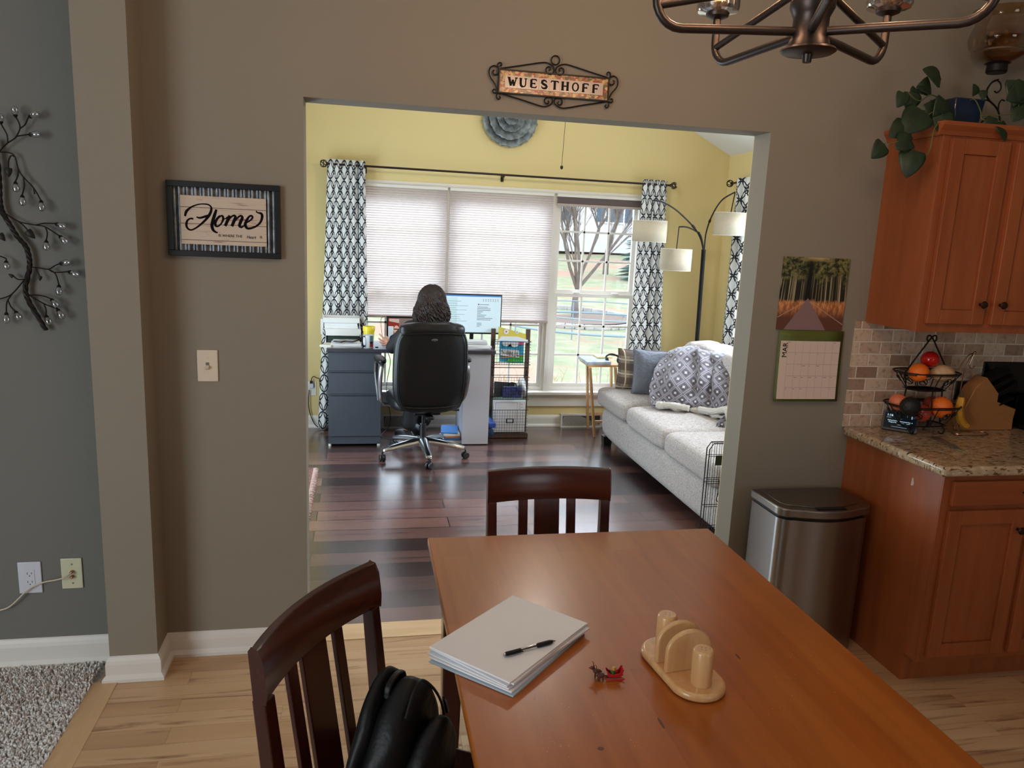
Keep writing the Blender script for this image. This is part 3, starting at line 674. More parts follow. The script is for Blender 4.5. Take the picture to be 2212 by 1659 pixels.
# ---- base cabinet, countertop, upper cabinet
def panel_door(name, x0, x1, z0, z1, y, par, knob, fr=.055):
    b = B(); yy = y-.018
    b.box(x0, x0+fr, yy, y, z0, z1).box(x1-fr, x1, yy, y, z0, z1).box(x0+fr, x1-fr, yy, y, z0, z0+fr).box(x0+fr, x1-fr, yy, y, z1-fr, z1).box(x0+fr, x1-fr, yy+.009, y, z0+fr, z1-fr)
    d = b.build(name, cherry, par, bev=.0022, smooth=False)
    if knob:
        k = B(); R = Rx(pi/2); k.lathe([(0, 0), (.006, 0), (.005, .010), (.012, .016), (.015, .021), (.012, .027), (0, .029)], (knob[0], yy, knob[1]), 16, R)
        k.build('knob', mat('antique_bronze', (58, 34, 24), .5, .2, spec=.25), d)
    return d
def base_cab(x0, w_, lab):
    t = thing('base_cabinet', (x0+w_/2, 2.6, 0), lab, 'cabinet', 'base cabinets along the kitchen wall')
    B().box(x0, x0+w_, 2.322, YW-.001, .115, .868).box(x0, x0+w_, 2.385, YW-.001, 0, .115).build('body', cherry, t, smooth=False, bev=.001)
    B().box(x0, x0+w_, 2.318, 2.324, .115, .868).build('face_frame', cherry, t, smooth=False)
    d = B().box(x0+.032, x0+w_-.032, 2.300, 2.318, .752, .846).build('drawer', cherryx, t, bev=.003, smooth=False)
    xc = x0+w_/2
    B().tube(spline([(xc-.045, 2.300, .80), (xc-.045, 2.278, .798), (xc, 2.270, .792), (xc+.045, 2.278, .798), (xc+.045, 2.300, .80)], 5), .004, 8).build('drawer_pull', mat('antique_bronze'), d)
    m_ = x0+w_/2
    panel_door('door', x0+.032, m_-.014, .140, .732, 2.318, t, (m_-.045, .655)); panel_door('door', m_+.014, x0+w_-.032, .140, .732, 2.318, t, (m_+.045, .655))
    return t
t = base_cab(2.10, .76, 'cherry wood base cabinet beside the steel trash can, with a paint chip on its side')
b = B(); b.prism([(0, 0), (.012, .002), (.016, .012), (.008, .034), (.003, .03)], lambda u, v, w: Vector((2.0995+w, 2.48-u, .775+v)), -.0006, 0)
b.build('paint_chip', mat('pale_chip', (190, 170, 158), .7), t, smooth=False)['label'] = 'small pale chip on the cabinet side'
base_cab(2.86, .76, 'cherry wood base cabinet at the right-hand edge of the picture')
w = N('granite', .14, .5); v = w.coord('Object'); v2 = w.coord('Object', (.45, 1.4, 1))
c = w.mix(w.rng(w.noise(v, 26, 4), .35, .65), c4((196, 172, 140)), c4((168, 146, 116)))
c = w.mix(w.rng(w.noise(v2, 62, 3, .6), .56, .62), c, c4((112, 70, 42))); c = w.mix(w.rng(w.noise(v2, 75, 3, .5, .5), .64, .68), c, c4((34, 28, 26)))
c = w.mix(w.rng(w.noise(v, 40, 2), .62, .7), c, c4((206, 196, 180))); w.base(c)
tag(B().box(2.064, 3.62, 2.285, YW-.0095, .869, .907).build('countertop', w.m, bev=.012, seg=4), 'speckled beige granite countertop over the cherry base cabinets', 'countertop')
def upper_cab(x0, w_, lab, crown=True):
    t = thing('wall_cabinet', (x0+w_/2, 2.75, 1.36), lab, 'cabinet', 'wall cabinets above the granite countertop')
    B().box(x0, x0+w_, 2.592, YW, 1.362, 2.115).build('body', cherry, t, smooth=False, bev=.001)
    m_ = x0+w_/2
    panel_door('door', x0+.03, m_-.018, 1.396, 2.085, 2.592, t, (m_-.045, 1.475)); panel_door('door', m_+.018, x0+w_-.03, 1.396, 2.085, 2.592, t, (m_+.045, 1.475))
    pr_ = [(0, 2.095), (-.008, 2.095), (-.012, 2.110), (-.026, 2.128), (-.028, 2.142), (0, 2.142)]
    b = B(); b.prism(pr_, lambda u, v, w: Vector((x0+w, 2.592+u, v)), -.026 if crown else 0, w_)
    if crown: b.prism(pr_, lambda u, v, w: Vector((x0+u, 2.592+w, v)), -.0, YW-2.592)
    b.box(x0, x0+w_, 2.592, YW, 2.115, 2.140)
    b.build('crown_moulding', cherryx, t, smooth=False); return t
upper_cab(2.112, .60, 'cherry wood wall cabinet with the trailing plant on top')
upper_cab(2.714, .60, 'cherry wood wall cabinet at the right-hand edge of the picture', False)

# ---- trash can
t = thing('trash_can', (1.85, 2.68, 0), 'brushed steel step trash can beside the cherry base cabinet', 'trash can')
def dshape(x0, x1, y0, y1, r, n=10, bow=.035):
    pts = [(x1, y1), (x0, y1)]
    for k in range(n+1): a = pi+pi/2*k/n; pts.append((x0+r+r*math.cos(a), y0+bow+r+r*math.sin(a)))
    for k in range(1, n): f = k/n; xx = x0+r+(x1-x0-2*r)*f; pts.append((xx, y0+bow-bow*math.sin(pi*f)))
    for k in range(n+1): a = 1.5*pi+pi/2*k/n; pts.append((x1-r+r*math.cos(a), y0+bow+r+r*math.sin(a)))
    return pts
Z = lambda u, v, w: Vector((u, v, w))
B().prism(dshape(1.635, 2.035, 2.555, 2.83, .05), Z, .02, .60).build('body', mat('brushed_steel_body', (150, 144, 140), .28, 1), t)
B().prism(dshape(1.64, 2.03, 2.56, 2.825, .05), Z, 0, .02).build('base_ring', black, t)
B().prism(dshape(1.642, 2.028, 2.562, 2.825, .05), Z, .60, .612).build('seam', black, t)
lid = B().prism(dshape(1.628, 2.042, 2.548, 2.835, .055), Z, .612, .648).build('lid', mat('lid_steel', (140, 132, 124), .33, 1), t, bev=.006, seg=3)
B().prism(dshape(1.66, 2.01, 2.585, 2.815, .05), Z, .648, .651).build('lid_plate', mat('lid_steel'), lid, bev=.002)
B().prism([(1.77, 2.567), (1.90, 2.567), (1.895, 2.592), (1.775, 2.592)], Z, .6485, .6515).build('lid_button', black, lid)
B().box(1.76, 1.90, 2.53, 2.57, .012, .03).build('pedal', steel, t, bev=.003)

# ---- wall things on the dining wall
def plate(nm, c, w_, h_, col, y=YW): 
    t = thing(nm[0], (c[0], y, c[1]), nm[1], nm[2], None)
    B().box(c[0]-w_/2, c[0]+w_/2, y-.006, y, c[1]-h_/2, c[1]+h_/2).build('wall_plate', col, t, bev=.0035, seg=3); return t
ivory = mat('ivory_plastic', (222, 206, 184), .4); almond = mat('almond_plastic', (206, 206, 176), .4); wplas = mat('white_plastic', (206, 208, 220), .4)
t = plate(('light_switch', 'ivory toggle light switch below the framed home sign', 'light switch'), (-.550, 1.146), .072, .117, ivory)
B().box(-.556, -.544, YW-.0065, YW-.006, 1.133, 1.159).build('slot', mat('slot_shadow', (120, 106, 92), .6), t)
B().beam((-.550, YW-.006, 1.146), (-.550, YW-.018, 1.139), .008, .012, (1, 0, 0)).build('toggle', ivory, t, bev=.001)
for z in (1.176, 1.116): B().cyl((-.55, YW-.006, z), (-.55, YW-.0075, z), .0035, n=12).build('screw', ivory, t)
yl = YW-.012
t = plate(('wall_outlet', 'white duplex wall outlet behind the thin cream cable', 'outlet'), (-1.188, .353), .078, .122, wplas, yl)
B().box(-1.205, -1.171, yl-.0075, yl-.006, .322, .386).build('receptacle', wplas, t, bev=.001)
b = B()
for z in (.338, .371):
    for dx, h in ((-.007, .008), (.007, .007)): b.box(-1.188+dx-.001, -1.188+dx+.001, yl-.0079, yl-.0074, z-h/2, z+h/2)
    b.cyl((-1.188, yl-.0079, z-.010), (-1.188, yl-.0074, z-.010), .0022, n=10)
b.build('slots', mat('slot_dark', (60, 56, 56), .6), t)
t = plate(('audio_wall_plate', 'almond wall plate with two brass speaker jacks', 'wall plate'), (-1.047, .363), .072, .119, almond, yl)
brass = mat('brass', (190, 120, 70), .25, 1)
for z in (.372, .353):
    j = B().cyl((-1.045, yl-.006, z), (-1.045, yl-.018, z), .0055, n=14).build('jack', brass, t); B().cyl((-1.045, yl-.018, z), (-1.045, yl-.0185, z), .0028, n=10).build('jack_hole', ivory, j)
for z in (.400, .326): B().cyl((-1.045, yl-.006, z), (-1.045, yl-.0075, z), .0033, n=10).build('screw', steel, t)
cable = [(-1.045, yl-.024, .372), (-1.06, yl-.035, .363), (-1.09, yl-.03, .352), (-1.14, yl-.02, .339), (-1.19, yl-.02, .315), (-1.225, yl-.02, .28), (-1.26, yl-.02, .248), (-1.30, yl-.02, .236), (-1.38, yl-.02, .225), (-1.6, yl-.02, .12)]
b = B(); b.tube(spline(cable, 6), .0028, 8); b.tube(spline([(-1.045, yl-.024, .353), (-1.06, yl-.03, .350), (-1.075, yl-.032, .356)], 5), .0015, 6)
tag(b.build('speaker_cable', mat('cream_cable', (206, 192, 168), .5)), 'thin cream speaker cable plugged into the almond wall plate', 'cable')

# ---- framed "Home" sign
x0, x1, z0, z1 = -.664, -.286, 1.540, 1.797
t = thing('framed_sign', ((x0+x1)/2, YW, z0), 'black framed Home sign on corrugated metal above the light switch', 'framed sign')
b = B(); f = .02
b.box(x0, x1, YW-.022, YW, z0, z0+f).box(x0, x1, YW-.022, YW, z1-f, z1).box(x0, x0+f, YW-.022, YW, z0+f, z1-f).box(x1-f, x1, YW-.022, YW, z0+f, z1-f)
b.build('frame', mat('black_frame', (12, 12, 13), .4), t, bev=.0015, smooth=False)
gal = mat('galvanised_sheet', (128, 132, 136), .38, .85, mott=.35, mscale=40)
B().grid(lambda u, v: Vector((x0+f+(x1-x0-2*f)*u, YW-.008+.005*math.sin(u*2*pi*12.5), z0+f+(z1-z0-2*f)*v)), 150, 1).build('corrugated_sheet', gal, t)
a0, a1, c0, c1 = -.621, -.334, 1.582, 1.749
w = N('whitewashed_plank', .7); v = w.coord('Object', (3, 1, 30)); g = w.noise(v, 2.2, 5, .6, .4)
c = w.mix(w.rng(g, .56, .68), c4((206, 188, 170)), c4((138, 92, 84)))
sep = w.n('SeparateXYZ'); w.l(w.coord('Object'), sep.inputs[0]); fr = w.math('FRACT', w.math('MULTIPLY', sep.outputs[2], 1/.056)); w.base(w.mix(w.math('LESS_THAN', fr, .035), c, c4((90, 60, 54))))
B().box(a0, a1, YW-.016, YW-.012, c0, c1).build('plank_panel', w.m, t, smooth=False, bev=.001)
ink = mat('black_ink', (18, 10, 12), .75, spec=.1); ySg = YW-.0164
bxs, bzs = (a1-a0)/614., (c1-c0)/322.      # crop pixels -> panel
def hp(px, py): return Vector((a0+(px-172)*bxs, ySg, c1-(py-215-(px-172)*.04)*bzs))
strokes = [  # (points, widths) script letters drawn as ribbons
    ([(205, 355), (215, 325), (240, 302), (275, 285), (320, 275), (365, 277), (388, 290), (392, 312), (378, 345), (350, 378), (315, 408), (280, 432), (245, 446), (220, 435), (212, 410), (222, 382), (245, 370), (262, 374)], [5, 7, 5, 3.5, 3, 3.5, 4, 6, 7, 6, 5, 4, 4, 5, 6, 5, 4, 5]),
    ([(285, 360), (310, 366), (350, 356), (385, 345)], [3, 5, 6, 4]),
    ([(428, 310), (415, 345), (402, 380), (393, 415), (400, 445), (418, 460), (432, 463)], [5, 8, 8, 8, 7, 5, 4]),
    ([(455, 352), (435, 368), (418, 395), (420, 418), (440, 420), (462, 400), (475, 372), (468, 352), (450, 358)], [6, 6, 7, 6, 4, 4, 6, 5, 3]),
    ([(470, 368), (490, 372), (505, 358)], [3, 3, 3]),
    ([(522, 350), (505, 385), (487, 420)], [7, 8, 7]), ([(500, 400), (530, 362), (553, 350), (562, 362), (548, 395), (535, 422)], [3, 4, 5, 7, 8, 7]), ([(545, 405), (575, 368), (600, 352), (612, 364), (598, 395), (590, 418), (605, 428), (625, 415)], [3, 4, 5, 7, 8, 7, 5, 3]),
    ([(640, 398), (665, 385), (685, 366), (680, 352), (660, 358), (640, 388), (632, 415), (650, 436), (690, 430), (725, 412), (748, 385), (756, 352), (748, 336), (730, 332), (716, 326), (716, 318)], [3, 4, 5, 5, 5, 7, 8, 6, 5, 5, 6, 7, 6, 4, 3, 3])]
b = B()
for pts, ws in strokes:
    q = spline([hp(*p) for p in pts], 5); wf = []
    for i in range(len(q)): fidx = i/5; k = min(int(fidx), len(ws)-2); wf.append((ws[k]*(1-(fidx-k))+ws[k+1]*(fidx-k))*bxs*1.45)
    b.tube(q, wf, 8, flat=1)
for i, q in enumerate(b.v): b.v[i] = Vector((q.x, ySg+(q.y-ySg)*.08, q.z))
b.build('home_lettering', ink, t)
slope = Vector((1, 0, 0))
textm('IS WHERE THE', .0125, ink, t, (-.497, ySg, 1.6115), slope, (0, 0, 1), 'small_lettering', sx=1.0)
b = textm('Heart', .016, ink, None, (-.403, ySg, 1.609), slope, (.25, 0, 1), sx=.85); b.build('heart_lettering', ink, t, smooth=False)
textm('IS', .0115, ink, t, (-.357, ySg, 1.6115), slope, (0, 0, 1), 'small_lettering')

# ---- name sign above the opening (ironwork round a tile plaque)
t = thing('name_sign', (.692, YW, 2.13), 'wrought iron name sign with painted letter tiles above the opening', 'sign')
sx0, sx1, sz0, sz1 = .487, .898, 2.172, 2.247; yS = YW-.012
b = B(); f = .0045
b.box(sx0-f, sx1+f, yS-.006, YW-.002, sz0-f, sz0).box(sx0-f, sx1+f, yS-.006, YW-.002, sz1, sz1+f).box(sx0-f, sx0, yS-.006, YW-.002, sz0, sz1).box(sx1, sx1+f, yS-.006, YW-.002, sz0, sz1)
b.build('plaque_frame', blackm, t, smooth=False)
w = N('patterned_tile', .25); v = w.coord('Object', (1, 1, 1)); vo = w.n('TexVoronoi'); vo.inputs['Scale'].default_value = 105; w.l(v, vo.inputs['Vector'])
w.base(w.ramp(vo.outputs['Color'], [(.15, (96, 100, 62)), (.35, (168, 40, 28)), (.5, (150, 120, 80)), (.68, (218, 176, 110)), (.85, (90, 82, 56))]))
B().box(sx0, sx1, yS, YW-.002, sz0, sz1).build('tile_border', w.m, t, smooth=False)
lx0, lx1, lz0, lz1 = .507, .879, 2.1875, 2.2315; n = 9; lw = (lx1-lx0-.016)/n
tilew = mat('ivory_tile', (206, 186, 172), .2)
def letter(ch, x, z, w_, h):
    g = {'W': [((0, 1), (.28, 0)), ((.28, 0), (.5, .75)), ((.5, .75), (.72, 0)), ((.72, 0), (1, 1))], 'U': None, 'E': [((.15, 0), (.15, 1)), ((.15, 1), (.85, 1)), ((.15, .5), (.65, .5)), ((.15, 0), (.85, 0))], 'S': None,
         'T': [((.5, 0), (.5, 1)), ((0, 1), (1, 1))], 'H': [((.15, 0), (.15, 1)), ((.85, 0), (.85, 1)), ((.15, .5), (.85, .5))], 'O': None, 'F': [((.15, 0), (.15, 1)), ((.15, 1), (.85, 1)), ((.15, .5), (.65, .5))]}[ch]
    b = B(); pt = lambda u, v: Vector((x+u*w_, yS-.0035, z+v*h)); T = lambda pts, r: b.tube([pt(*p) for p in pts], r, 6, flat=1)
    bold = .0050; thin = .0022
    if ch == 'U': T([(.15, 1), (.15, .35), (.2, .15), (.35, .02), (.55, 0), (.75, .08), (.84, .3), (.85, 1)], [bold]*4+[thin*1.3]*4)
    elif ch == 'S': T([(.85, .75), (.7, .95), (.45, 1), (.2, .88), (.15, .72), (.35, .55), (.7, .42), (.86, .25), (.75, .06), (.5, 0), (.25, .05), (.12, .25)], [thin, 1.4*thin, 1.8*thin, bold, bold, bold, bold, bold, bold, 1.8*thin, 1.4*thin, thin])
    elif ch == 'O': b.tube([pt(.5+.4*math.cos(a), .5+.5*math.sin(a)) for a in [2*pi*k/18 for k in range(18)]], [thin+.0014*abs(math.cos(2*pi*k/18)) for k in range(18)], 6, closed=True)
    else:
        for p, q in g:
            vert = abs(p[0]-q[0]) < .35; r = bold if (vert and not (ch == 'W' and q[1] > p[1])) else thin*1.2; T([p, q], r)
    ser = {'W': [(0, 1), (1, 1)], 'U': [(.15, 1), (.85, 1)], 'H': [(.15, 1), (.85, 1), (.15, 0), (.85, 0)], 'F': [(.15, 0)], 'T': [(.5, 0)]}.get(ch, [])
    for u, v in ser: T([(u-.2, v), (u+.2, v)], thin)
    if ch in 'EF': T([(.85, .8), (.85, 1)], thin); T([(.65, .38), (.65, .62)], thin)
    if ch == 'E': T([(.85, 0), (.85, .22)], thin)
    if ch == 'T': T([(0, .8), (0, 1)], thin); T([(1, .8), (1, 1)], thin)
    for i, q in enumerate(b.v): b.v[i] = Vector((q.x, yS-.0035+(q.y-yS+.0035)*.25, q.z))
    return b
B().box(lx0, lx1, yS-.0025, yS, lz0, lz1).build('tile_end', tilew, t, bev=.0005)
for i, ch in enumerate('WUESTHOFF'):
    xx = lx0+.008+lw*i
    o = B().box(xx+.0006, xx+lw-.0006, yS-.0035, yS, lz0+.0008, lz1-.0008).build('letter_tile', tilew, t, bev=.0005)
    letter(ch, xx+lw*.16, lz0+.008, lw*.68, .028).build('letter', mat('black_glaze', (9, 7, 7), .6, spec=.2), o)
def curl(c, r, a0, turns, s=1, n=26, r1=.3):
    return [Vector((c[0]+(r*(1-(1-r1)*k/n))*math.cos(a0+s*turns*2*pi*k/n), yS, c[1]+(r*(1-(1-r1)*k/n))*math.sin(a0+s*turns*2*pi*k/n))) for k in range(n+1)]
b = B(); mx_ = .692; R = .0026
b.tube([Vector((mx_+.0155*math.cos(a), yS, 2.297+.0155*math.sin(a))) for a in [2*pi*k/24 for k in range(24)]], R, 8, closed=True)
for s in (1, -1):
    q = lambda x, z: Vector((mx_+s*x, yS, z))
    b.tube(spline([q(.205, 2.252), q(.12, 2.270), q(.055, 2.284), q(.03, 2.285), q(.010, 2.276), q(.003, 2.265), q(.006, 2.253), q(.016, 2.247), q(.028, 2.250), q(.034, 2.260), q(.030, 2.270), q(.021, 2.272), q(.017, 2.265), q(.021, 2.260)], 6), R, 8)
    b.tube(spline([q(.205, 2.168), q(.12, 2.150), q(.055, 2.135), q(.03, 2.133), q(.010, 2.142), q(.003, 2.152), q(.006, 2.163), q(.016, 2.167), q(.028, 2.164), q(.034, 2.154), q(.030, 2.145), q(.021, 2.143), q(.017, 2.150), q(.021, 2.155)], 6), R, 8)
    b.tube(spline([q(.2085, 2.170), q(.222, 2.198), q(.238, 2.218), q(.2445, 2.235), q(.240, 2.252), q(.226, 2.260), q(.213, 2.253), q(.2095, 2.240), q(.214, 2.230), q(.226, 2.230), q(.230, 2.240), q(.225, 2.245)], 6), R, 8)
    b.tube(spline([q(.209, 2.250), q(.214, 2.262), q(.210, 2.270), q(.203, 2.272), q(.199, 2.266), q(.203, 2.260)], 6), R, 8)
    b.tube(spline([q(.209, 2.170), q(.220, 2.166), q(.228, 2.170), q(.226, 2.178), q(.219, 2.178)], 6), R, 8)
    b.tube(spline([q(.209, 2.170), q(.214, 2.158), q(.212, 2.149), q(.205, 2.146), q(.200, 2.152), q(.204, 2.157)], 6), R, 8)
b.build('scrollwork', blackm, t)

# ---- calendar
t = thing('wall_calendar', (1.85, YW, 1.02), 'open wall calendar with bamboo path photo over a March page', 'calendar')
ca, cb = 1.698, 2.000; yc = YW-.006
w = N('bamboo_photo', .35); v = w.coord('Object'); sep = w.n('SeparateXYZ'); w.l(v, sep.inputs[0]); X, Zc = w.math('DIVIDE', sep.outputs[0], .151), w.math('DIVIDE', w.math('SUBTRACT', sep.outputs[2], .298), .311)   # X -1..1, Z 0..1
tr = w.n('TexNoise'); tr.inputs['Scale'].default_value = 1; tr.inputs['Detail'].default_value = 3; cm = w.n('CombineXYZ'); w.l(w.math('MULTIPLY', w.math('ADD', X, w.math('MULTIPLY', w.math('MULTIPLY', X, Zc), .12)), 22.), cm.inputs[0]); w.l(w.math('MULTIPLY', Zc, .5), cm.inputs[1]); w.l(cm.outputs[0], tr.inputs['Vector'])
stalk = w.mix(w.rng(tr.outputs['Fac'], .5, .68), c4((34, 36, 24)), c4((206, 190, 150)))
leaf = w.mix(w.rng(w.noise(v, 75, 5), .4, .62), c4((34, 40, 24)), c4((132, 128, 76)))
absx = w.math('ABSOLUTE', X)
up_ = w.mix(w.rng(w.math('ADD', Zc, w.math('MULTIPLY', w.noise(v, 18, 3), .45)), .88, 1.0), stalk, leaf)
dark = w.rng(w.math('ADD', w.math('ABSOLUTE', w.math('ADD', X, .17)), w.math('MULTIPLY', Zc, .12)), .12, .36); up_ = w.mix(dark, c4((16, 18, 14)), up_)
skyf = w.math('MULTIPLY', w.rng(Zc, .93, .99), w.rng(absx, .15, .55, 1, 0)); up_ = w.mix(skyf, up_, c4((196, 176, 118)))
grass = w.mix(w.rng(w.noise(w.coord('Object', (1, 1, .4)), 90, 4), .4, .6), c4((160, 96, 56)), c4((220, 150, 96)))
low = w.mix(w.rng(Zc, .18, .33), c4((104, 62, 46)), grass)
c = w.mix(w.rng(w.math('ADD', Zc, w.math('MULTIPLY', w.noise(v, 40, 3), .08)), .42, .47), low, up_)
path = w.math('LESS_THAN', w.math('ABSOLUTE', w.math('ADD', X, .16)), w.math('MULTIPLY', w.math('SUBTRACT', .45, Zc), 1.5)); c = w.mix(path, c, c4((142, 112, 112)))
rail_ = w.math('LESS_THAN', w.math('ABSOLUTE', w.math('SUBTRACT', w.math('ABSOLUTE', w.math('ADD', X, .16)), w.math('ADD', w.math('MULTIPLY', w.math('SUBTRACT', .40, Zc), 3.6), .08))), .02)
rail_ = w.math('MULTIPLY', rail_, w.math('LESS_THAN', Zc, .40)); c = w.mix(rail_, c, c4((190, 150, 130))); w.base(c)
B().box(ca, cb, yc-.0015, yc+.005, 1.324, 1.625).build('photo_page', w.m, t, smooth=False, origin=None)
o = bpy.data.objects['photo_page']; 
pb = B(); pb.grid(lambda u, v: Vector((ca+.013+(cb-ca-.003)*u-.0*v, yc-.004-.012*(1-v)**2, 1.020+.302*v)), 4, 12)
grn = mat('olive_cover', (88, 96, 34), .6); pb.build('month_backing', grn, t, solid=.003)
def cp_(u, v, off=.0032): vv = v; return Vector((ca+.013+(cb-ca-.003)*u, yc-.004-.012*(1-vv)**2-off, 1.020+.302*vv))
B().grid(lambda u, v: cp_(.035+.925*u, .035+.82*v), 4, 12).build('month_page', mat('calendar_page', (222, 200, 186), .7), t)
b = B(); gl = .0004
for k in range(8): u = .15+.81*k/7; b.add([cp_(u-gl*2, .035, .0036), cp_(u+gl*2, .035, .0036), cp_(u+gl*2, .45, .0036), cp_(u-gl*2, .45, .0036)], [(0, 1, 2, 3)]); b.add([cp_(u-gl*2, .45, .0036), cp_(u+gl*2, .45, .0036), cp_(u+gl*2, .855, .0036), cp_(u-gl*2, .855, .0036)], [(0, 1, 2, 3)])
for k in range(6): v_ = .035+.82*k/5; b.add([cp_(.15, v_-.002, .0036), cp_(.96, v_-.002, .0036), cp_(.96, v_+.001, .0036), cp_(.15, v_+.001, .0036)], [(0, 1, 2, 3)])
b.build('grid_lines', mat('grey_line', (150, 132, 124), .7), t, smooth=False)
textm('MAR', .031, ink, t, cp_(.138, .62, .0042), (0, 0, 1), (-1, 0, 0), 'month_lettering', .0002)
b = B(); rnd = random.Random(5)
for k in range(22):
    u, v_ = .16+rnd.randrange(7)*.1157, .045+rnd.randrange(5)*.164+.13; L = rnd.uniform(.01, .05); b.add([cp_(u, v_, .0037), cp_(u+L, v_, .0037), cp_(u+L, v_+.006, .0037), cp_(u, v_+.006, .0037)], [(0, 1, 2, 3)])
for k in range(5): u = .17+.81*k/7; b.add([cp_(u, .876, .0037), cp_(u+.06, .876, .0037), cp_(u+.06, .882, .0037), cp_(u, .882, .0037)], [(0, 1, 2, 3)])
b.build('small_print', mat('grey_print', (120, 100, 92), .7), t, smooth=False)
# ================================================================== CHANDELIER
HX, HY, HZ = .835, 1.42, 2.014
t = thing('chandelier', (HX, HY, HZ), 'brushed bronze five-arm chandelier with clear glass cups hanging over the table', 'chandelier')
B().lathe([(0, -.004), (.008, -.004), (.009, .004), (.010, .010), (.046, .012), (.052, .016), (.050, .020), (.040, .023), (.037, .034), (.033, .040), (.033, .075), (.036, .082), (.041, .092), (.0415, .104), (.034, .112), (.030, .118), (.030, .150), (.024, .16), (.012, .17), (.012, .30), (0, .30)], (HX, HY, HZ), 36).build('hub', bronze, t)
B().tube([(HX, HY, HZ+.28), (HX, HY, 2.95)], .006, 8).build('rod', bronze, t)
B().lathe([(0, 2.92), (.06, 2.92), (.065, 2.935), (.06, 2.95)], (HX, HY, 0), 24).build('canopy', bronze, t)
bulbm = mat('lit_bulb', (255, 196, 130), .4, emit=14)
for k in range(5):
    a = math.radians(-115+72*k); d = Vector((math.cos(a), math.sin(a), 0)); C = Vector((HX, HY, HZ)); RR = .300
    pts = [C+d*.028+zz*.050, C+d*.12+zz*.047, C+d*(RR-.05)+zz*.042]+[C+d*(RR-.05+.05*math.sin(q))+zz*(.042+.05*(1-math.cos(q))) for q in [pi/2*i/6 for i in range(1, 7)]]+[C+d*RR+zz*.145]
    arm = B().tube(pts, .0085, 12).build('arm', bronze, t)
    B().tube([C+d*.028+zz*.135, C+d*.07+zz*.128, C+d*(RR-.004)+zz*.080], .0075, 10).build('brace', bronze, arm)
    T = C+d*RR+zz*.14
    B().lathe([(0, 0), (.010, 0), (.024, .006), (.026, .012), (.026, .032), (.022, .034), (0, .034)], T, 24).build('cup_holder', bronze, arm)
    B().lathe([(.024, .012), (.044, .016), (.047, .022), (.048, .15), (.046, .15), (.045, .024), (.024, .015)], T, 28).build('glass_cup', clearg, arm)
    B().ell(T+zz*.09, (.018, .018, .03), 14).build('bulb', bulbm, arm)
    spot_bulb('chandelier_bulb', T+zz*.19, 4.6, (1.0, .64, .40), .03)

# ================================================================== TOP OF THE WALL CABINETS
leafm = mat('pothos_leaf', (30, 48, 26), .45, mott=.25, mscale=30, spec=.5); stemm = mat('vine_stem', (92, 98, 56), .6)
POT = Vector((2.285, 2.745, 2.142))
t = thing('potted_pothos', POT, 'trailing green pothos in a dark blue square pot on top of the wall cabinet', 'plant')
potm = mat('dark_blue_ceramic', (24, 40, 66), .2)
B().obox(POT+zz*.055, (.135, .12, .11), None, .82).build('pot', potm, t, bev=.006)
B().box(POT.x-.055, POT.x+.055, POT.y-.048, POT.y+.048, 2.2520, 2.2525).build('soil', mat('soil', (50, 38, 30), .9), t)
def leaf(c, tipdir, size, nrm, t, m=leafm, wid=.8):
    tip = Vector(tipdir).normalized(); nrm = Vector(nrm); sd_ = tip.cross(nrm).normalized(); nrm = sd_.cross(tip).normalized(); c = Vector(c)
    b = B()
    half = [(0, 0), (.10, .12), (.28, .10), (.40, -.02+.06), (.46, .22), (.42, .45), (.28, .72), (.10, .93), (0, 1)]
    def lf(u, v):     # u across -1..1, v along outline index
        i = v*(len(half)-1); k = min(int(i), len(half)-2); f = i-k; w_ = half[k][0]*(1-f)+half[k+1][0]*f; y = half[k][1]*(1-f)+half[k+1][1]*f
        x = (u*2-1); return c+sd_*(x*w_*size*wid)+tip*((y+(.06 if abs(x) < .3 and v < .2 else 0))*size)+nrm*(-.16*abs(x*w_)*size+.10*size*math.sin(pi*y)-.10*size*y)
    b.grid(lf, 8, 14); return b.build('leaf', m, t, solid=.0006)
YL = 2.62
LV = [((2034, 172), (-.9, -.5), .085, 2.66), ((2012, 190), (-1, -.1), .06, 2.68), ((1972, 198), (-.35, 1), .065, 2.64), ((1985, 195), (-.6, .9), .075, 2.66), ((2010, 215), (.25, .9), .085, 2.64),
      ((1955, 200), (-.6, 1), .055, 2.60), ((1998, 238), (-.75, .65), .115, 2.60), ((2035, 245), (.1, .8), .08, 2.60), ((1960, 268), (-.8, .5), .08, 2.60), ((1968, 288), (-.9, .3), .05, 2.585),
      ((1912, 310), (-.75, .75), .068, 2.57), ((1950, 300), (.3, .9), .055, 2.575), ((1975, 322), (-.35, 1), .095, 2.565), ((1935, 300), (.9, .4), .075, 2.575), ((2110, 205), (-.35, -1), .04, 2.64), ((2115, 208), (.8, -.5), .035, 2.64),
      ((2160, 262), (.25, 1), .07, 2.575), ((2200, 170), (-.2, .9), .09, 2.60), ((2218, 190), (-.9, .5), .09, 2.60), ((2215, 220), (-.6, .8), .08, 2.60), ((1990, 205), (.3, -1), .06, 2.68), ((2045, 215), (-.5, .8), .09, 2.63), ((2150, 255), (-.6, .6), .05, 2.58)]
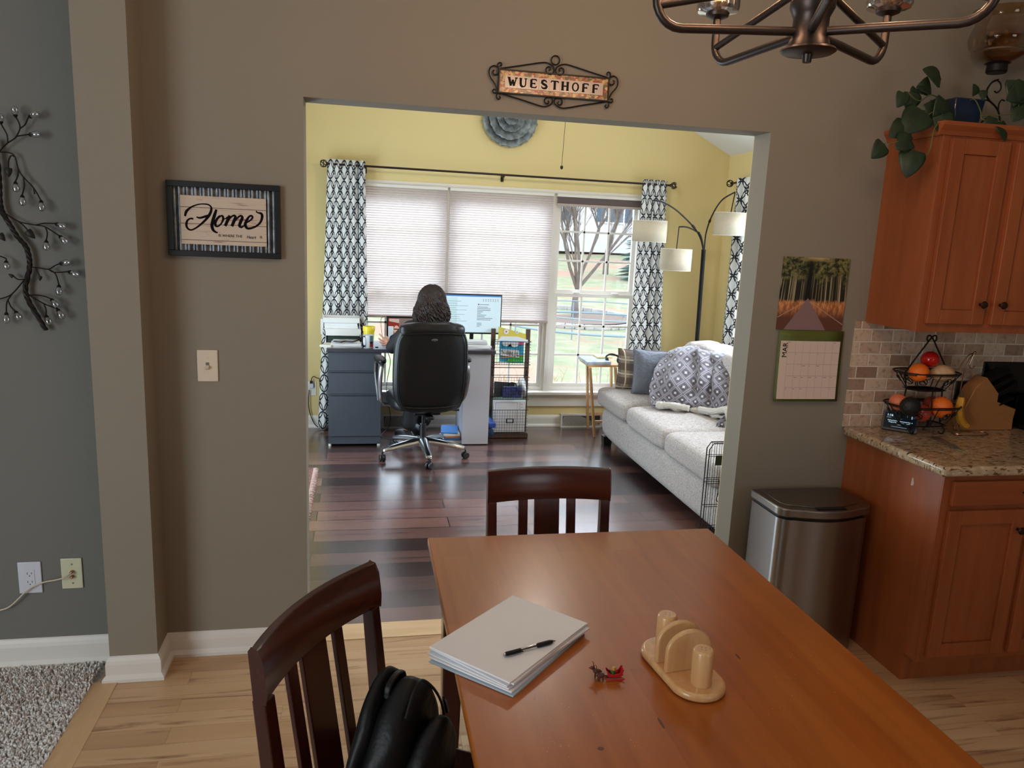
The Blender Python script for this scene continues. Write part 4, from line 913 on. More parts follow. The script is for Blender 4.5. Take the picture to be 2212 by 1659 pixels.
# vines
for pts in ([(2035, 215, 2.70), (2010, 205, 2.66), (1985, 218, 2.62), (1962, 200, 2.60)], [(2040, 225, 2.70), (2010, 245, 2.62), (1975, 270, 2.60), (1950, 300, 2.575), (1918, 312, 2.57)],
            [(2050, 250, 2.62), (2020, 275, 2.585), (2008, 325, 2.567), (1990, 340, 2.565), (1975, 325, 2.565)], [(2090, 220, 2.70), (2105, 215, 2.66), (2118, 240, 2.62), (2122, 258, 2.60), (2160, 262, 2.58)], [(2118, 250, 2.61), (2165, 248, 2.60), (2195, 240, 2.60), (2205, 200, 2.60)]):
    B().tube(spline([P(*p) for p in pts], 6), .0022, 6).build('vine', stemm, t)
rnd = random.Random(8)
for (px, py), (dx, dy), s, Y in LV:
    c = P(px, py, Y); d = (P(px+dx*40, py+dy*40, Y)-c).normalized()
    leaf(c, d+Vector((0, -.15, 0)), s*1.12, Vector((rnd.uniform(-.35, .35), -1, rnd.uniform(.0, .6))), t, wid=1.0)
# hurricane lamp
HC = P(2156, 268, 2.74); HC.z = 2.142; HC.x -= .045
t = thing('hurricane_candle_holder', HC, 'amber glass hurricane on a black scrolled iron stand above the wall cabinet', 'candle holder')
zt_ = 2.365
B().lathe([(0, 0), (.034, 0), (.038, .006), (.036, .030), (.042, .036), (.044, .040), (.0, .040)], (HC.x, HC.y, zt_-.002), 24).build('candle_cup', blackm, t)
B().lathe([(r_*1.8, z_) for r_, z_ in [(.026, .034), (.036, .042), (.050, .056), (.055, .070), (.052, .076), (.060, .094), (.064, .120), (.060, .150), (.054, .175), (.056, .205), (.062, .225), (.060, .225), (.054, .205), (.052, .175), (.058, .150), (.062, .120), (.058, .095), (.050, .078), (.053, .068), (.048, .058), (.024, .036)]], (HC.x, HC.y, zt_), 36).build('glass_hurricane', amberg, t)
b = B(); q = lambda px, py: P(px, py, 2.74)
b.tube(spline([q(2157, 172), q(2143, 178), q(2133, 192), q(2131, 205), q(2137, 217), q(2150, 230), q(2158, 245), q(2160, 266)], 6), .0035, 8)
b.tube(spline([q(2143, 178), q(2152, 173), q(2161, 180), q(2162, 192), q(2154, 200), q(2148, 197)], 6), .003, 8)
b.tube(spline([q(2140, 220), q(2130, 216), q(2121, 220), q(2117, 231)], 6), .003, 8); b.tube(spline([q(2156, 240), q(2158, 224), q(2164, 216), q(2170, 218)], 6), .003, 8)
for s in (-1, 1, .2): b.tube(spline([Vector((HC.x, HC.y, 2.20)), Vector((HC.x+s*.03, HC.y-.03*(1-abs(s))-.01, 2.185)), Vector((HC.x+s*.055, HC.y-.02, 2.165)), Vector((HC.x+s*.05, HC.y-.02, 2.146))], 6), .0035, 8)
b.build('scrolled_stand', blackm, t)
# a second trailing plant, mostly past the picture edge
# ================================================================== COUNTER
CZ = .907
# fruit basket: two square wire tiers
FB = Vector((2.355, 2.787, CZ)); t = thing('fruit_basket', FB, 'two-tier black wire fruit basket on the granite counter', 'basket')
def tier(z, r_top, r_bot, h, par):
    b = B(); sq = lambda r, zz_, n=40: [Vector((FB.x+r*math.copysign(abs(math.cos(a))**.7, math.cos(a)), FB.y+r*.64*math.copysign(abs(math.sin(a))**.7, math.sin(a)), zz_)) for a in [2*pi*k/n for k in range(n)]]
    b.tube(sq(r_top, z+h), .0034, 8, closed=True); b.tube(sq(r_top*.97, z+h-.007), .0018, 6, closed=True); b.tube(sq(r_bot, z), .003, 8, closed=True)
    for k in range(7): y = FB.y-r_bot*.5+r_bot*1.0*k/6; b.tube([(FB.x-r_bot*.95, y, z), (FB.x+r_bot*.95, y, z)], .0016, 5)
    A1, A0 = sq(r_top, z+h, 40), sq(r_bot, z, 40)
    for k in range(0, 40, 5):
        b.tube([A0[k], A1[k]], .002, 6)
        m1 = A0[(k+2) % 40].lerp(A1[(k+2) % 40], .55); u_ = (A1[(k+3) % 40]-A1[(k+1) % 40]).normalized(); v_ = (A1[(k+2) % 40]-A0[(k+2) % 40]).normalized()
        b.tube([m1+u_*(.017*math.cos(a))+v_*(.016*math.sin(a)) for a in [2*pi*i/14 for i in range(14)]], .0017, 5, closed=True)
        b.tube(spline([m1-u_*.015, m1-u_*.004+v_*.008, m1+u_*.006-v_*.004, m1+u_*.014-v_*.012], 4), [.001]+[.004]*6+[.002]*5+[.001], 6)
    b.build('wire_tier', blackm, par)
tier(.945, .155, .10, .085, t); tier(1.095, .135, .078, .075, t)
b = B()
for s, w_ in ((-1, -1), (1, 1)):
    b.tube([(FB.x+s*.10, FB.y+.0, .945), (FB.x+s*.088, FB.y, 1.095), (FB.x+s*.105, FB.y, 1.165), (FB.x+s*.010, FB.y, 1.305)], .0034, 8)
    b.tube(spline([(FB.x+s*.010, FB.y, 1.305), (FB.x+s*-.006, FB.y, 1.322), (FB.x+s*-.020, FB.y, 1.322), (FB.x+s*-.022, FB.y, 1.306), (FB.x+s*-.012, FB.y, 1.300)], 5), .0034, 8)
b.tube([(FB.x, FB.y-.062, .945), (FB.x, FB.y-.050, 1.095)], .003, 8)
b.build('handle', blackm, t)
for sx_, sy_ in ((-1, -1), (1, -1), (-1, 1), (1, 1)):
    p = Vector((FB.x+sx_*.075, FB.y+sy_*.04, .945)); B().tube(spline([p, p+Vector((sx_*.01, sy_*.01, -.02)), p+Vector((sx_*-.004, sy_*.012, -.034)), p+Vector((sx_*-.014, sy_*.004, -.026))], 5), .0032, 8).build('foot', blackm, t)
orangem = mat('orange_peel', (236, 112, 30), .4, bump=.3, bscale=260)
def fruit(nm, px, py, Y, r, m, label, cat, sq=(1, 1, 1), grp=None, stem=None, fn=None, R=None):
    c = P(px, py, Y); t = thing(nm, c-zz*r*sq[2], label, cat, grp)
    B().ell(c, (r*sq[0], r*sq[1], r*sq[2]), 24, R, fn).build('fruit_body' if cat != 'onion' else 'bulb', m, t)
    B().ell(c+Vector((r*.15, -r*.1, r*sq[2]*.98)), (r*.1, r*.1, r*.05), 8).build('stem_end', mat('stem_scar', (84, 80, 40), .7), t); return t
fruit('tomato', 2009, 776, 2.775, .037, mat('tomato_skin', (186, 26, 22), .12), 'glossy red tomato on top of the upper basket tier', 'tomato', (1, 1, .92))
fruit('orange', 1985, 805, 2.745, .040, orangem, 'orange in the upper tier beside the onion', 'orange', grp='oranges in the fruit basket')
fruit('onion', 2036, 806, 2.755, .042, mat('onion_skin', (206, 170, 128), .35, mott=.15, mscale=30), 'pale onion in the upper tier of the basket', 'onion', (1.2, 1, .85))
fruit('orange', 2033, 880, 2.74, .045, orangem, 'large orange at the right of the lower basket tier', 'orange', grp='oranges in the fruit basket')
fruit('avocado', 1966, 878, 2.70, .040, mat('avocado_skin', (14, 15, 12), .55, bump=.4, bscale=120), 'nearly black avocado at the front of the lower basket tier', 'avocado', (1.05, .95, 1.0))
fruit('grapefruit', 1940, 868, 2.80, .036, mat('grapefruit_peel', (220, 120, 84), .4, bump=.2, bscale=200), 'pinkish fruit at the left end of the lower basket tier', 'fruit', grp='reddish fruit in the lower tier')
applem = mat('apple_skin', (170, 62, 46), .3, mott=.35, mscale=25)
fruit('apple', 1992, 893, 2.745, .035, applem, 'red apple behind the avocado in the lower tier', 'apple')
fruit('apple', 2012, 872, 2.83, .034, applem, 'mottled red apple at the back of the lower tier', 'apple')
# banana hook with one banana
BH = P(2100, 925, 2.86); BH.z = CZ
t = thing('banana_holder', BH, 'thin chrome banana hanger standing behind the fruit basket', 'banana holder')
wire = mat('champagne_wire', (176, 140, 116), .22, 1); q = lambda px, py, y=2.78: P(px, py, y)
loopc = Vector((2.575, 2.745, CZ+.003)); b = B()
b.tube([loopc+Vector((.085*math.cos(a), .04*math.sin(a), 0)) for a in [2*pi*k/30 for k in range(30)]], .0024, 8, closed=True)
L0, L1_ = loopc+Vector((-.05, .032, 0)), loopc+Vector((-.02, .038, 0))
b.tube(spline([L0, q(2054, 885), q(2060, 830), q(2076, 790), q(2092, 768), q(2105, 763)], 8), .0024, 8); b.tube(spline([L1_, q(2073, 860), q(2079, 820), q(2090, 785), q(2098, 770), q(2105, 763)], 8), .0024, 8)
b.tube(spline([q(2105, 763), q(2098, 778), q(2094, 790), q(2099, 796), q(2106, 790)], 6), .0018, 8); b.ell(q(2106, 762), .006, 10)
b.build('wire_frame', wire, t)
q = lambda px, py: P(px, py, 2.745)
t = thing('banana', q(2088, 918), 'single ripe banana with brown spots hanging behind the basket', 'banana')
bp = spline([q(2077, 858), q(2076, 866), q(2072, 882), q(2073, 900), q(2080, 914), q(2090, 921)], 6); nB = len(bp)
B().tube(bp, [.004+.0135*math.sin(pi*min(1, .12+.80*i/nB))**.6 for i in range(nB)], 7).build('peel', mat('banana_peel', (196, 140, 40), .5, mott=.25, mscale=14), t)
B().tube([q(2077, 862), q(2079, 846)], [.006, .004], 8).build('stem', mat('banana_stem', (80, 64, 34), .7), t)
# outlet with dark gang plates on the backsplash
plate(('backsplash_outlet', 'dark brown outlet plate on the tile backsplash behind the banana hanger', 'outlet'), (P(2074, 842, YW).x, P(2074, 842, YW).z), .075, .085, mat('dark_brown_plastic', (38, 28, 24), .4), YW-.009)
B().box(2.60, 2.625, YW-.03, YW-.0152, 1.05, 1.09).build('plug', black, t) if False else None
# smart display
E0, E1 = PZ(1897, 925, CZ), PZ(1976, 938, CZ); dx_ = (E1-E0).normalized(); L = .142; nrm = Vector((dx_.y, -dx_.x, 0)); tl = math.radians(22); upd = (zz*math.cos(tl)-nrm*math.sin(tl)*1).normalized(); Ec = (E0+E1)/2+Vector((0, -.012, 0))
t = thing('smart_display', Ec, 'small black smart display showing 1:16 on the granite counter', 'smart display')
R = Matrix((dx_, upd.cross(dx_)*-1, upd)).transposed(); fn_ = upd.cross(dx_).normalized()
if fn_.y > 0: fn_ = -fn_
hE = .086; cc = Ec+upd*(hE/2+.002)-fn_*0.0
b = B(); b.prism([(x*(L/2-.008)+.008*math.cos(a), y*(hE/2-.008)+.008*math.sin(a)) for (x, y, a0) in ((1, 1, 0), (-1, 1, pi/2), (-1, -1, pi), (1, -1, 1.5*pi)) for a in [a0+pi/2*k/4 for k in range(5)]], lambda u, v, w: cc+dx_*u+upd*v+fn_*w, -.006, .006); b.build('screen_housing', mat('charcoal_plastic', (26, 27, 30), .4), t, bev=.001)
B().prism([(-.06, -.04), (.06, -.04), (.045, .02), (-.045, .02)], lambda u, v, w: cc+dx_*u+upd*v-fn_*w, .006, .03).build('speaker_base', mat('charcoal_fabric', (30, 31, 34), .9), t, bev=.006)
scrm = mat('display_dark_blue', (8, 18, 26), .45, emit=.3, spec=.15); B().prism([(-.062, -.034), (.062, -.034), (.062, .034), (-.062, .034)], lambda u, v, w: cc+dx_*u+upd*v+fn_*w, .006, .0064).build('screen', scrm, t, smooth=False)
lit = mat('display_text', (190, 226, 250), .5, emit=1.0); o_ = lambda u, v: cc+dx_*u+upd*v+fn_*.0068
textm('1:16', .014, lit, t, o_(-.054, .018), dx_, upd, 'screen_text', .0001)
textm('Oakland Launches Guaranteed Income', .0062, lit, t, o_(0, -.002), dx_, upd, 'screen_text', .0001, 'CENTER')
textm('Program For Low-Income Families', .0062, lit, t, o_(0, -.0095), dx_, upd, 'screen_text', .0001, 'CENTER')
b = B()
for (u, v, w_, h) in ((-.054, .011, .018, .002), (-.030, -.027, .06, .0018), (-.008, -.017, .014, .0018), (-.004, .010, .01, .001), (.024, .020, .001, .010), (.040, .016, .006, .012), (.050, .020, .004, .008)): b.prism([(u, v), (u+w_, v), (u+w_, v+h), (u, v+h)], lambda a, c, w: cc+dx_*a+upd*c+fn_*w, .0064, .0067)
b.build('screen_icons', mat('display_icon', (120, 150, 170), .5, emit=.5), t, smooth=False)
# knife block
K0 = Vector((2.80, 2.70, CZ)); ka = math.radians(-18); kx = Vector((math.cos(ka), math.sin(ka), 0)); ky = Vector((-math.sin(ka), math.cos(ka), 0))
K0 = PZ(2143, 925, CZ)
t = thing('knife_block', K0, 'slanted wooden knife block holding black-handled knives on the counter', 'knife block')
kd = Vector((-.75, .66, 0)).normalized(); kw = Vector((kd.y, -kd.x, 0))       # kd: towards the tall back end, kw: towards the photo right
ol = [(2062, 906), (2142, 927), (2186, 927), (2189, 905), (2195, 884), (2155, 868), (2158, 850), (2133, 815), (2108, 838)]
KY = 2.80; pts_ = [P(a_, b_, KY) for a_, b_ in ol]; pts_[0].z = pts_[1].z = pts_[2].z = CZ+.0005
B().prism([(q.x, q.z) for q in pts_], lambda u, v, w: Vector((u, w, v)), KY, KY+.07).build('block', blockw, t, bev=.003)
hd = Vector((.82, -.08, .50)).normalized()
for r_ in range(3):
    for c_ in range(3):
        p = P(2138+r_*9, 826+r_*15, KY)+Vector((0, .014+.021*c_, 0)); B().beam(p, p+hd*(.10+.02*(c_ % 2)), .018, .022, (0, 1, 0), .022, .026).build('knife_handle', mat('matt_black_handle', (9, 9, 10), .65, spec=.2), t, bev=.003)
for c_ in range(6):
    p = P(2158, 876, KY)+Vector((0, .008+.011*c_, 0)); B().beam(p, p+Vector((.85, -.05, .42)).normalized()*.08, .010, .016, (0, 1, 0)).build('knife_handle', mat('matt_black_handle'), t, bev=.002)
# black appliance at the very edge of the frame
t = thing('counter_appliance', (2.97, 2.76, CZ), 'black countertop appliance behind the knife block at the picture edge', 'appliance')
B().rbox(2.885, 3.12, 2.66, 2.86, CZ+.008, 1.06, .02).build('body', mat('gloss_black', (10, 10, 11), .2), t)
B().box(2.90, 3.10, 2.68, 2.84, CZ, CZ+.008).build('feet', black, t)
B().box(2.93, 3.08, 2.71, 2.735, 1.0595, 1.0615).build('slot', steel, t); B().box(2.93, 3.08, 2.785, 2.81, 1.0595, 1.0615).build('slot', steel, t)
t = thing('black_board', (2.86, 2.878, CZ), 'flat black board leaning on the backsplash behind the knife block', 'board')
B().prism([(2.725, CZ), (3.06, CZ), (3.06, 1.20), (2.725, 1.20)], lambda u, v, w: Vector((u, 2.868+.018*(v-CZ)/.3+w, v)), 0, .008).build('board', mat('gloss_black', (10, 10, 11), .2), t, bev=.003)
# plastic packet
pk = PZ(2045, 958, CZ)
t = thing('plastic_packet', pk, 'small crumpled clear plastic packet on the granite counter', 'packet')
c0 = PZ(2015, 945, CZ); c1 = PZ(2070, 972, CZ); d = (c1-c0); sdv = Vector((-d.y, d.x, 0)).normalized()*.025
B().grid(lambda u, v: c0+d*u+sdv*(v*2-1)*(1-.3*u)+zz*(.003+.010*abs(noise.noise(Vector((u*7, v*5, 3))))+.006*math.sin(pi*u)*math.sin(pi*v)), 14, 8).build('film', glass('plastic_film', (.86, .92, .92), .16, .35), t, solid=.0004)
B().tube(spline([c1-d*.1, c1+d*.2+sdv*.2, c1+d*.55-sdv*.1], 6), [.002]*4+[.0012]*9, 6).build('twisted_end', mat('pale_green_film', (140, 158, 130), .4), t)
# ================================================================== OFFICE
# ---- cellular shades
def shade_mat(name, c, t_):
    m = bpy.data.materials.new(name); m.use_nodes = True; nt = m.node_tree; nt.nodes.clear(); o = nt.nodes.new('ShaderNodeOutputMaterial'); mx = nt.nodes.new('ShaderNodeMixShader')
    d = nt.nodes.new('ShaderNodeBsdfDiffuse'); tr = nt.nodes.new('ShaderNodeBsdfTranslucent'); mx.inputs[0].default_value = t_
    tc = nt.nodes.new('ShaderNodeTexCoord'); n = nt.nodes.new('ShaderNodeTexNoise'); n.inputs['Scale'].default_value = 130; n.inputs['Detail'].default_value = 2; nt.links.new(tc.outputs['Object'], n.inputs['Vector'])
    mi = nt.nodes.new('ShaderNodeMix'); mi.data_type = 'RGBA'; mi.inputs[6].default_value = (*[q*.8 for q in s2l(c)], 1); mi.inputs[7].default_value = (*s2l(c), 1); nt.links.new(n.outputs['Fac'], mi.inputs[0])
    for s in (d, tr): nt.links.new(mi.outputs[2], s.inputs[0])
    nt.links.new(d.outputs[0], mx.inputs[1]); nt.links.new(tr.outputs[0], mx.inputs[2]); nt.links.new(mx.outputs[0], o.inputs[0]); MATS[name] = m; return m
shm = shade_mat('cellular_fabric', (224, 213, 211), .55); shr = mat('shade_rail', (176, 160, 152), .6)
def shade(x0, x1, zb, label, folded=False):
    t = thing('cellular_shade', ((x0+x1)/2, YF, zb), label, 'window shade', 'cellular shades on the big window')
    yy = YF-.012; zt_ = 2.022
    B().box(x0, x1, yy-.018, yy+.022, zt_-.022, zt_).build('head_rail', whitep, t, smooth=False)
    n = max(4, int((zt_-.022-zb-.02)/(.019 if not folded else .0028))); pl = []
    for i in range(2*n+1): pl.append((yy+(.0055 if i % 2 else -.0055), zb+.02+(zt_-.022-zb-.02)*i/(2*n)))
    b = B(); b.add([Vector((x, y, z)) for y, z in pl for x in (x0+.002, x1-.002)], [(2*i, 2*i+1, 2*i+3, 2*i+2) for i in range(2*n)])
    b.build('pleated_fabric', shm if not folded else mat('folded_shade_fabric', (206, 192, 188), .9), t, smooth=False)
    B().box(x0, x1, yy-.014, yy+.014, zb, zb+.02).build('bottom_rail', shr, t, bev=.003, smooth=False)
shade(-.075, .685, .945, 'pale pleated shade lowered on the left window beside the curtain')
shade(.708, 1.585, .925, 'pale pleated shade lowered on the middle window behind the monitor')
shade(1.615, 2.395, 1.925, 'grey pleated shade pulled up at the top of the clear window', True)
# ---- curtain rods and patterned curtains
w = N('trellis_fabric', .85, .2); uvn = w.n('TexCoord'); sep = w.n('SeparateXYZ'); w.l(uvn.outputs['UV'], sep.inputs[0])
def rings(cx, cy, rx, ry, px_, py_, wd):
    a = w.math('SUBTRACT', w.math('FRACT', w.math('ADD', w.math('DIVIDE', sep.outputs[0], px_), cx)), .5); c_ = w.math('SUBTRACT', w.math('FRACT', w.math('ADD', w.math('DIVIDE', sep.outputs[1], py_), cy)), .5)
    a = w.math('DIVIDE', w.math('MULTIPLY', a, px_), rx); c_ = w.math('DIVIDE', w.math('MULTIPLY', c_, py_), ry)
    r_ = w.math('SQRT', w.math('ADD', w.math('MULTIPLY', a, a), w.math('MULTIPLY', c_, c_))); return w.math('LESS_THAN', w.math('ABSOLUTE', w.math('SUBTRACT', r_, 1)), wd)
def lines(ax_, k, off, wd):
    s = w.math('ADD', w.math('MULTIPLY', sep.outputs[0], ax_[0]), w.math('MULTIPLY', sep.outputs[1], ax_[1])); return w.math('LESS_THAN', w.math('ABSOLUTE', w.math('SUBTRACT', w.math('FRACT', w.math('ADD', w.math('MULTIPLY', s, k), off)), .5)), wd)
PXc, PYc = .15, .155
msk = rings(0, 0, .066, .070, PXc, PYc, .085); msk = w.math('MAXIMUM', msk, rings(.5, .5, .066, .070, PXc, PYc, .085)); msk = w.math('MAXIMUM', msk, rings(.5, 0, .028, .034, PXc, PYc, .16))
w.base(w.mix(msk, c4((226, 228, 228)), c4((40, 42, 50)))); w.p.inputs['Transmission Weight'].default_value = 0
curt = w.m
def curtain(label, x0t, x1t, x0b, x1b, zt_, zb, folds, axis='x', fixed=6.33, amp=.028, seed=1):
    rnd = random.Random(seed); ph = [rnd.uniform(-.5, .5) for _ in range(folds+2)]
    def f(u, v):
        z = zb+(zt_-zb)*v; g = (1-v)**1.2; a = x0t+(x0b-x0t)*g; c_ = x1t+(x1b-x1t)*g
        s = u*folds; k = int(min(s, folds-1e-6)); am = amp*(.75+.5*math.sin(ph[k]*9+v*1.5)); q = a+(c_-a)*(u+.012*math.sin(s*2*pi*.5+ph[k])); d = am*math.cos(2*pi*s)+.006*math.sin(5*v+ph[k]*3)
        return Vector((q, fixed+d, z)) if axis == 'x' else Vector((fixed+d, q, z))
    W_ = abs(x1t-x0t)*2.9
    b = B(); b.grid(f, folds*14, 40, uv=lambda u, v: (u*W_+seed*.31, (zt_-zb)*v))
    o = b.build('curtain', curt, solid=.0015); return tag(o, label, 'curtain', 'trellis-patterned curtains')
curtain('white and black trellis curtain at the left end of the big window, behind the desk', -.268, .022, -.350, .075, 2.185, .015, 5, seed=1)
curtain('white and black trellis curtain at the right end of the big window, behind the lamp', 2.335, 2.552, 2.300, 2.665, 2.175, .015, 4, seed=2)
curtain('narrow strip of trellis curtain on the side wall behind the sofa', 6.10, 5.82, 6.13, 5.80, 2.205, .015, 4, 'y', 3.07, .026, seed=3)
def rod(label, p0, p1, brk, wallv):
    t = thing('curtain_rod', (Vector(p0)+Vector(p1))/2, label, 'curtain rod'); p0, p1 = Vector(p0), Vector(p1); d = (p1-p0).normalized()
    B().tube([p0, p1], .0085, 12).build('rod', rodm, t)
    for e, s in ((p0, -1), (p1, 1)):
        c = e+d*s*.036; b = B(); b.cyl(e, e+d*s*.010, .012)
        for k in range(3):
            R = Matrix.Rotation(pi*k/3, 3, d) @ Matrix.Rotation(.6, 3, Vector((0, 0, 1)).cross(d) if abs(d.z) < .9 else Vector((1, 0, 0))); n_ = R @ Vector((0, 0, 1)); a_ = n_.cross(d).normalized(); c_ = n_.cross(a_)
            b.tube([c+a_*(.028*math.cos(q))+c_*(.028*math.sin(q)) for q in [2*pi*i/20 for i in range(20)]], .003, 6, closed=True)
        b.tube([c+Vector((0, 0, 1)).cross(d)*(.028*math.cos(q))+Vector((0, 0, 1))*(.028*math.sin(q)) for q in [2*pi*i/20 for i in range(20)]], .003, 6, closed=True)
        b.build('finial', rodm, t)
    for f in brk:
        q = p0.lerp(p1, f); B().tube([q, q+Vector((0, 0, -.014)), q+Vector(wallv)+Vector((0, 0, -.014))], .005, 8).box(q.x+wallv[0]-.012, q.x+wallv[0]+.012, q.y+wallv[1]-.006-(.006 if wallv[0] else 0), q.y+wallv[1]+(.012 if wallv[0] else 0), q.z-.05, q.z+.01).build('bracket', rodm, t)
rod('dark bronze curtain rod with openwork ball ends over the big window', (-.262, 6.33, 2.148), (2.575, 6.33, 2.138), (.10, .493, .93), (0, .098, 0))
rod('dark curtain rod with an openwork end on the side wall behind the sofa', (3.07, 6.185, 2.175), (3.07, 3.5, 2.175), (.12, .9), (.078, 0, 0))
# ---- wall flower
t = thing('metal_wall_flower', (1.176, YF, 2.36), 'grey galvanised metal flower medallion high on the yellow wall', 'wall decor')
galf = mat('weathered_zinc', (120, 130, 134), .45, .6, mott=.4, mscale=22); FC = Vector((1.176, YF-.02, 2.598))
for ring, (r0, r1, n, tilt, wd) in enumerate(((.09, .228, 9, .010, .100), (.06, .175, 8, .034, .088), (.03, .115, 7, .056, .062), (.0, .062, 5, .074, .040))):
    for k in range(n):
        a = 2*pi*(k+.5*(ring % 2))/n-pi/2; d = Vector((math.cos(a), 0, math.sin(a))); s = Vector((-math.sin(a), 0, math.cos(a))); b = B()
        def pf(u, v):
            x = u*2-1; prof = (math.sin(pi*min(1, .18+.62*v))**.7); edge = 1+.05*math.cos(x*3*pi)*(v > .6); rr = r0+(r1-r0)*v*edge*(1-.13*x*x*v)
            return FC+d*rr+s*(x*wd*prof*(.45+.75*v))+Vector((0, -tilt-.026*v*v*(1-.5*x*x)+.006*abs(x), 0))
        b.grid(pf, 8, 7); b.build('petal', galf, t, solid=.0015)
B().ell(FC+Vector((0, -.088, 0)), (.02, .012, .02), 16).build('flower_centre', galf, t)
# ---- ceiling fan (hangs above the part of the room in view; only its pull chain shows)
FX, FY = 1.205, 4.80
t = thing('ceiling_fan', (FX, FY, 2.75), 'ceiling fan with a thin beaded pull chain ending in a small knob', 'ceiling fan')
B().tube([(FX, FY, 2.9), (FX, FY, gz(FX))], .014, 10).build('downrod', rodm, t)
B().lathe([(0, 2.74), (.08, 2.745), (.11, 2.78), (.11, 2.85), (.06, 2.90), (0, 2.905)], (FX, FY, 0), 28).build('motor', rodm, t)
for k in range(5):
    a = 2*pi*k/5+.3; d = Vector((math.cos(a), math.sin(a), 0)); s = Vector((-math.sin(a), math.cos(a), .12)); c = Vector((FX, FY, 2.80)); B().add([c+d*.12-s*.04, c+d*.60-s*.065, c+d*.62+s*.065, c+d*.12+s*.04], [(0, 1, 2, 3)]).build('blade', walnut, t, solid=.008, smooth=False)
gl_ = B().lathe([(0, 2.66), (.05, 2.665), (.085, 2.70), (.09, 2.735), (0, 2.74)], (FX, FY, 0), 24).build('added_bowl', mat('frosted_bowl', (250, 240, 226), .5, emit=.6), t)  # unseen glowing bowl, added together with the office fill
b = B(); b.tube([(FX+.03, FY, 2.67), (FX+.029, FY, 2.4), (FX+.02, FY, 2.105)], .0016, 5); b.ell((FX+.02, FY, 2.093), (.010, .010, .013), 12); b.build('pull_chain', rodm, t)
spot_bulb('office_fill', (FX, FY, 2.60), 20, (1.0, .93, .82), .09)  # added fill to brighten the office, hung below the unseen fan
# ---- registers
def register(x0, x1, lab, n):
    t = thing('floor_register', ((x0+x1)/2, YF-.03, 0), lab, 'vent', 'baseboard registers')
    wh = mat('register_white', (214, 212, 206), .5)
    y0_, y1_ = YF-.052, YF-.012
    B().box(x0, x1, y0_+.012, YF-.003, .0, .118).box(x0-.006, x1+.006, y0_, y0_+.012, 0, .012).box(x0-.006, x1+.006, y0_+.004, y0_+.012, .106, .120).box(x0-.006, x0+.010, y0_, y0_+.012, .012, .106).box(x1-.010, x1+.006, y0_, y0_+.012, .012, .106).build('frame', wh, t, smooth=False)
    B().box(x0+.01, x1-.01, y0_+.0115, y0_+.013, .012, .106).build('shadow_gap', mat('register_dark', (84, 80, 76), .8), t, smooth=False)
    b = B(); k = 0; xx = x0+.012
    while xx < x1-.012:
        f = (xx-x0)/(x1-x0); zc_ = .102-.08*max(0, (f-.45)/.5); b.beam((xx, y0_+.008, .014), (min(xx+.012, x1-.01), y0_+.008, zc_), .0028, .004, (0, 1, 0)); xx += .0075
    b.build('louvres', wh, t, smooth=False); return t
register(1.75, 2.12, 'white metal baseboard register under the clear window', 0)
register(.18, .56, 'white metal baseboard register under the desk, behind the office chair', 0)
# ---- outlet and cords on the far wall
t = plate(('office_outlet', 'white wall outlet with a black plug, left of the trellis curtain', 'outlet'), (-.405, .335), .074, .12, whitep, YF)
B().box(-.425, -.39, YF-.03, YF-.006, .345, .385).build('adapter', mat('white_plastic'), t, bev=.003)
b = B(); b.box(-.418, -.397, YF-.04, YF-.02, .385, .405); b.tube(spline([(-.408, YF-.03, .40), (-.402, YF-.035, .43), (-.385, YF-.04, .445), (-.36, YF-.045, .432), (-.34, YF-.05, .42), (-.335, YF-.05, .30), (-.345, YF-.06, .14), (-.31, YF-.08, .03), (-.2, YF-.1, .008)], 6), .0035, 6)
tag(b.build('power_cord', black), 'black power cord arching from the outlet into the trellis curtain', 'cord')
b = B(); b.tube(spline([(-.425, YF-.028, .33), (-.43, YF-.03, .20), (-.41, YF-.03, .10), (-.37, YF-.05, .03), (-.3, YF-.07, .008), (-.1, YF-.07, .006)], 6), .004, 6)
tag(b.build('floor_cable', black), 'black cord dropping from the outlet to the floor in the corner', 'cord')
# ---- desk
dgrey = mat('slate_grey_laminate', (62, 68, 78), .5); dgap = mat('drawer_gap', (20, 20, 24), .8); dwhite = mat('white_laminate', (184, 184, 192), .5)
t = thing('desk', (.38, 6.08, 0), 'office desk with slate grey drawer pedestal, dark top and white end panel', 'desk')
B().box(-.258, 1.035, 5.815, 6.285, .742, .768).build('desktop', mat('dark_desktop', (58, 58, 66), .3), t, bev=.002, smooth=False)
pd = B().box(-.246, .150, 5.85, 6.25, .018, .742).box(-.222, .150, 5.842, 5.86, .018, .075).build('pedestal', dgrey, t, smooth=False)
for z0_, z1_ in ((.600, .738), (.420, .578), (.082, .398)):
    B().box(-.246, .150, 5.832, 5.85, z0_, z1_).box(-.222, .150, 5.842, 5.85, z1_, z1_+.022).build('drawer', dgrey, t, smooth=False)
    B().box(-.222, .150, 5.8415, 5.8425, z1_, z1_+.005).build('drawer_gap', dgap, t, smooth=False)
for x in (-.235, .135): B().cyl((x, 5.86, 0), (x, 5.86, .018), .012).build('foot', whitep, pd)
B().box(.788, 1.000, 5.835, 5.853, .008, .742).box(.788, .803, 5.853, 6.26, .008, .742).box(.985, 1.000, 5.853, 6.26, .008, .742).box(.803, .985, 5.853, 6.24, .05, .066).box(.803, .985, 5.853, 6.24, .38, .396).build('end_panel', dwhite, t, smooth=False, bev=.001)
DT = .768
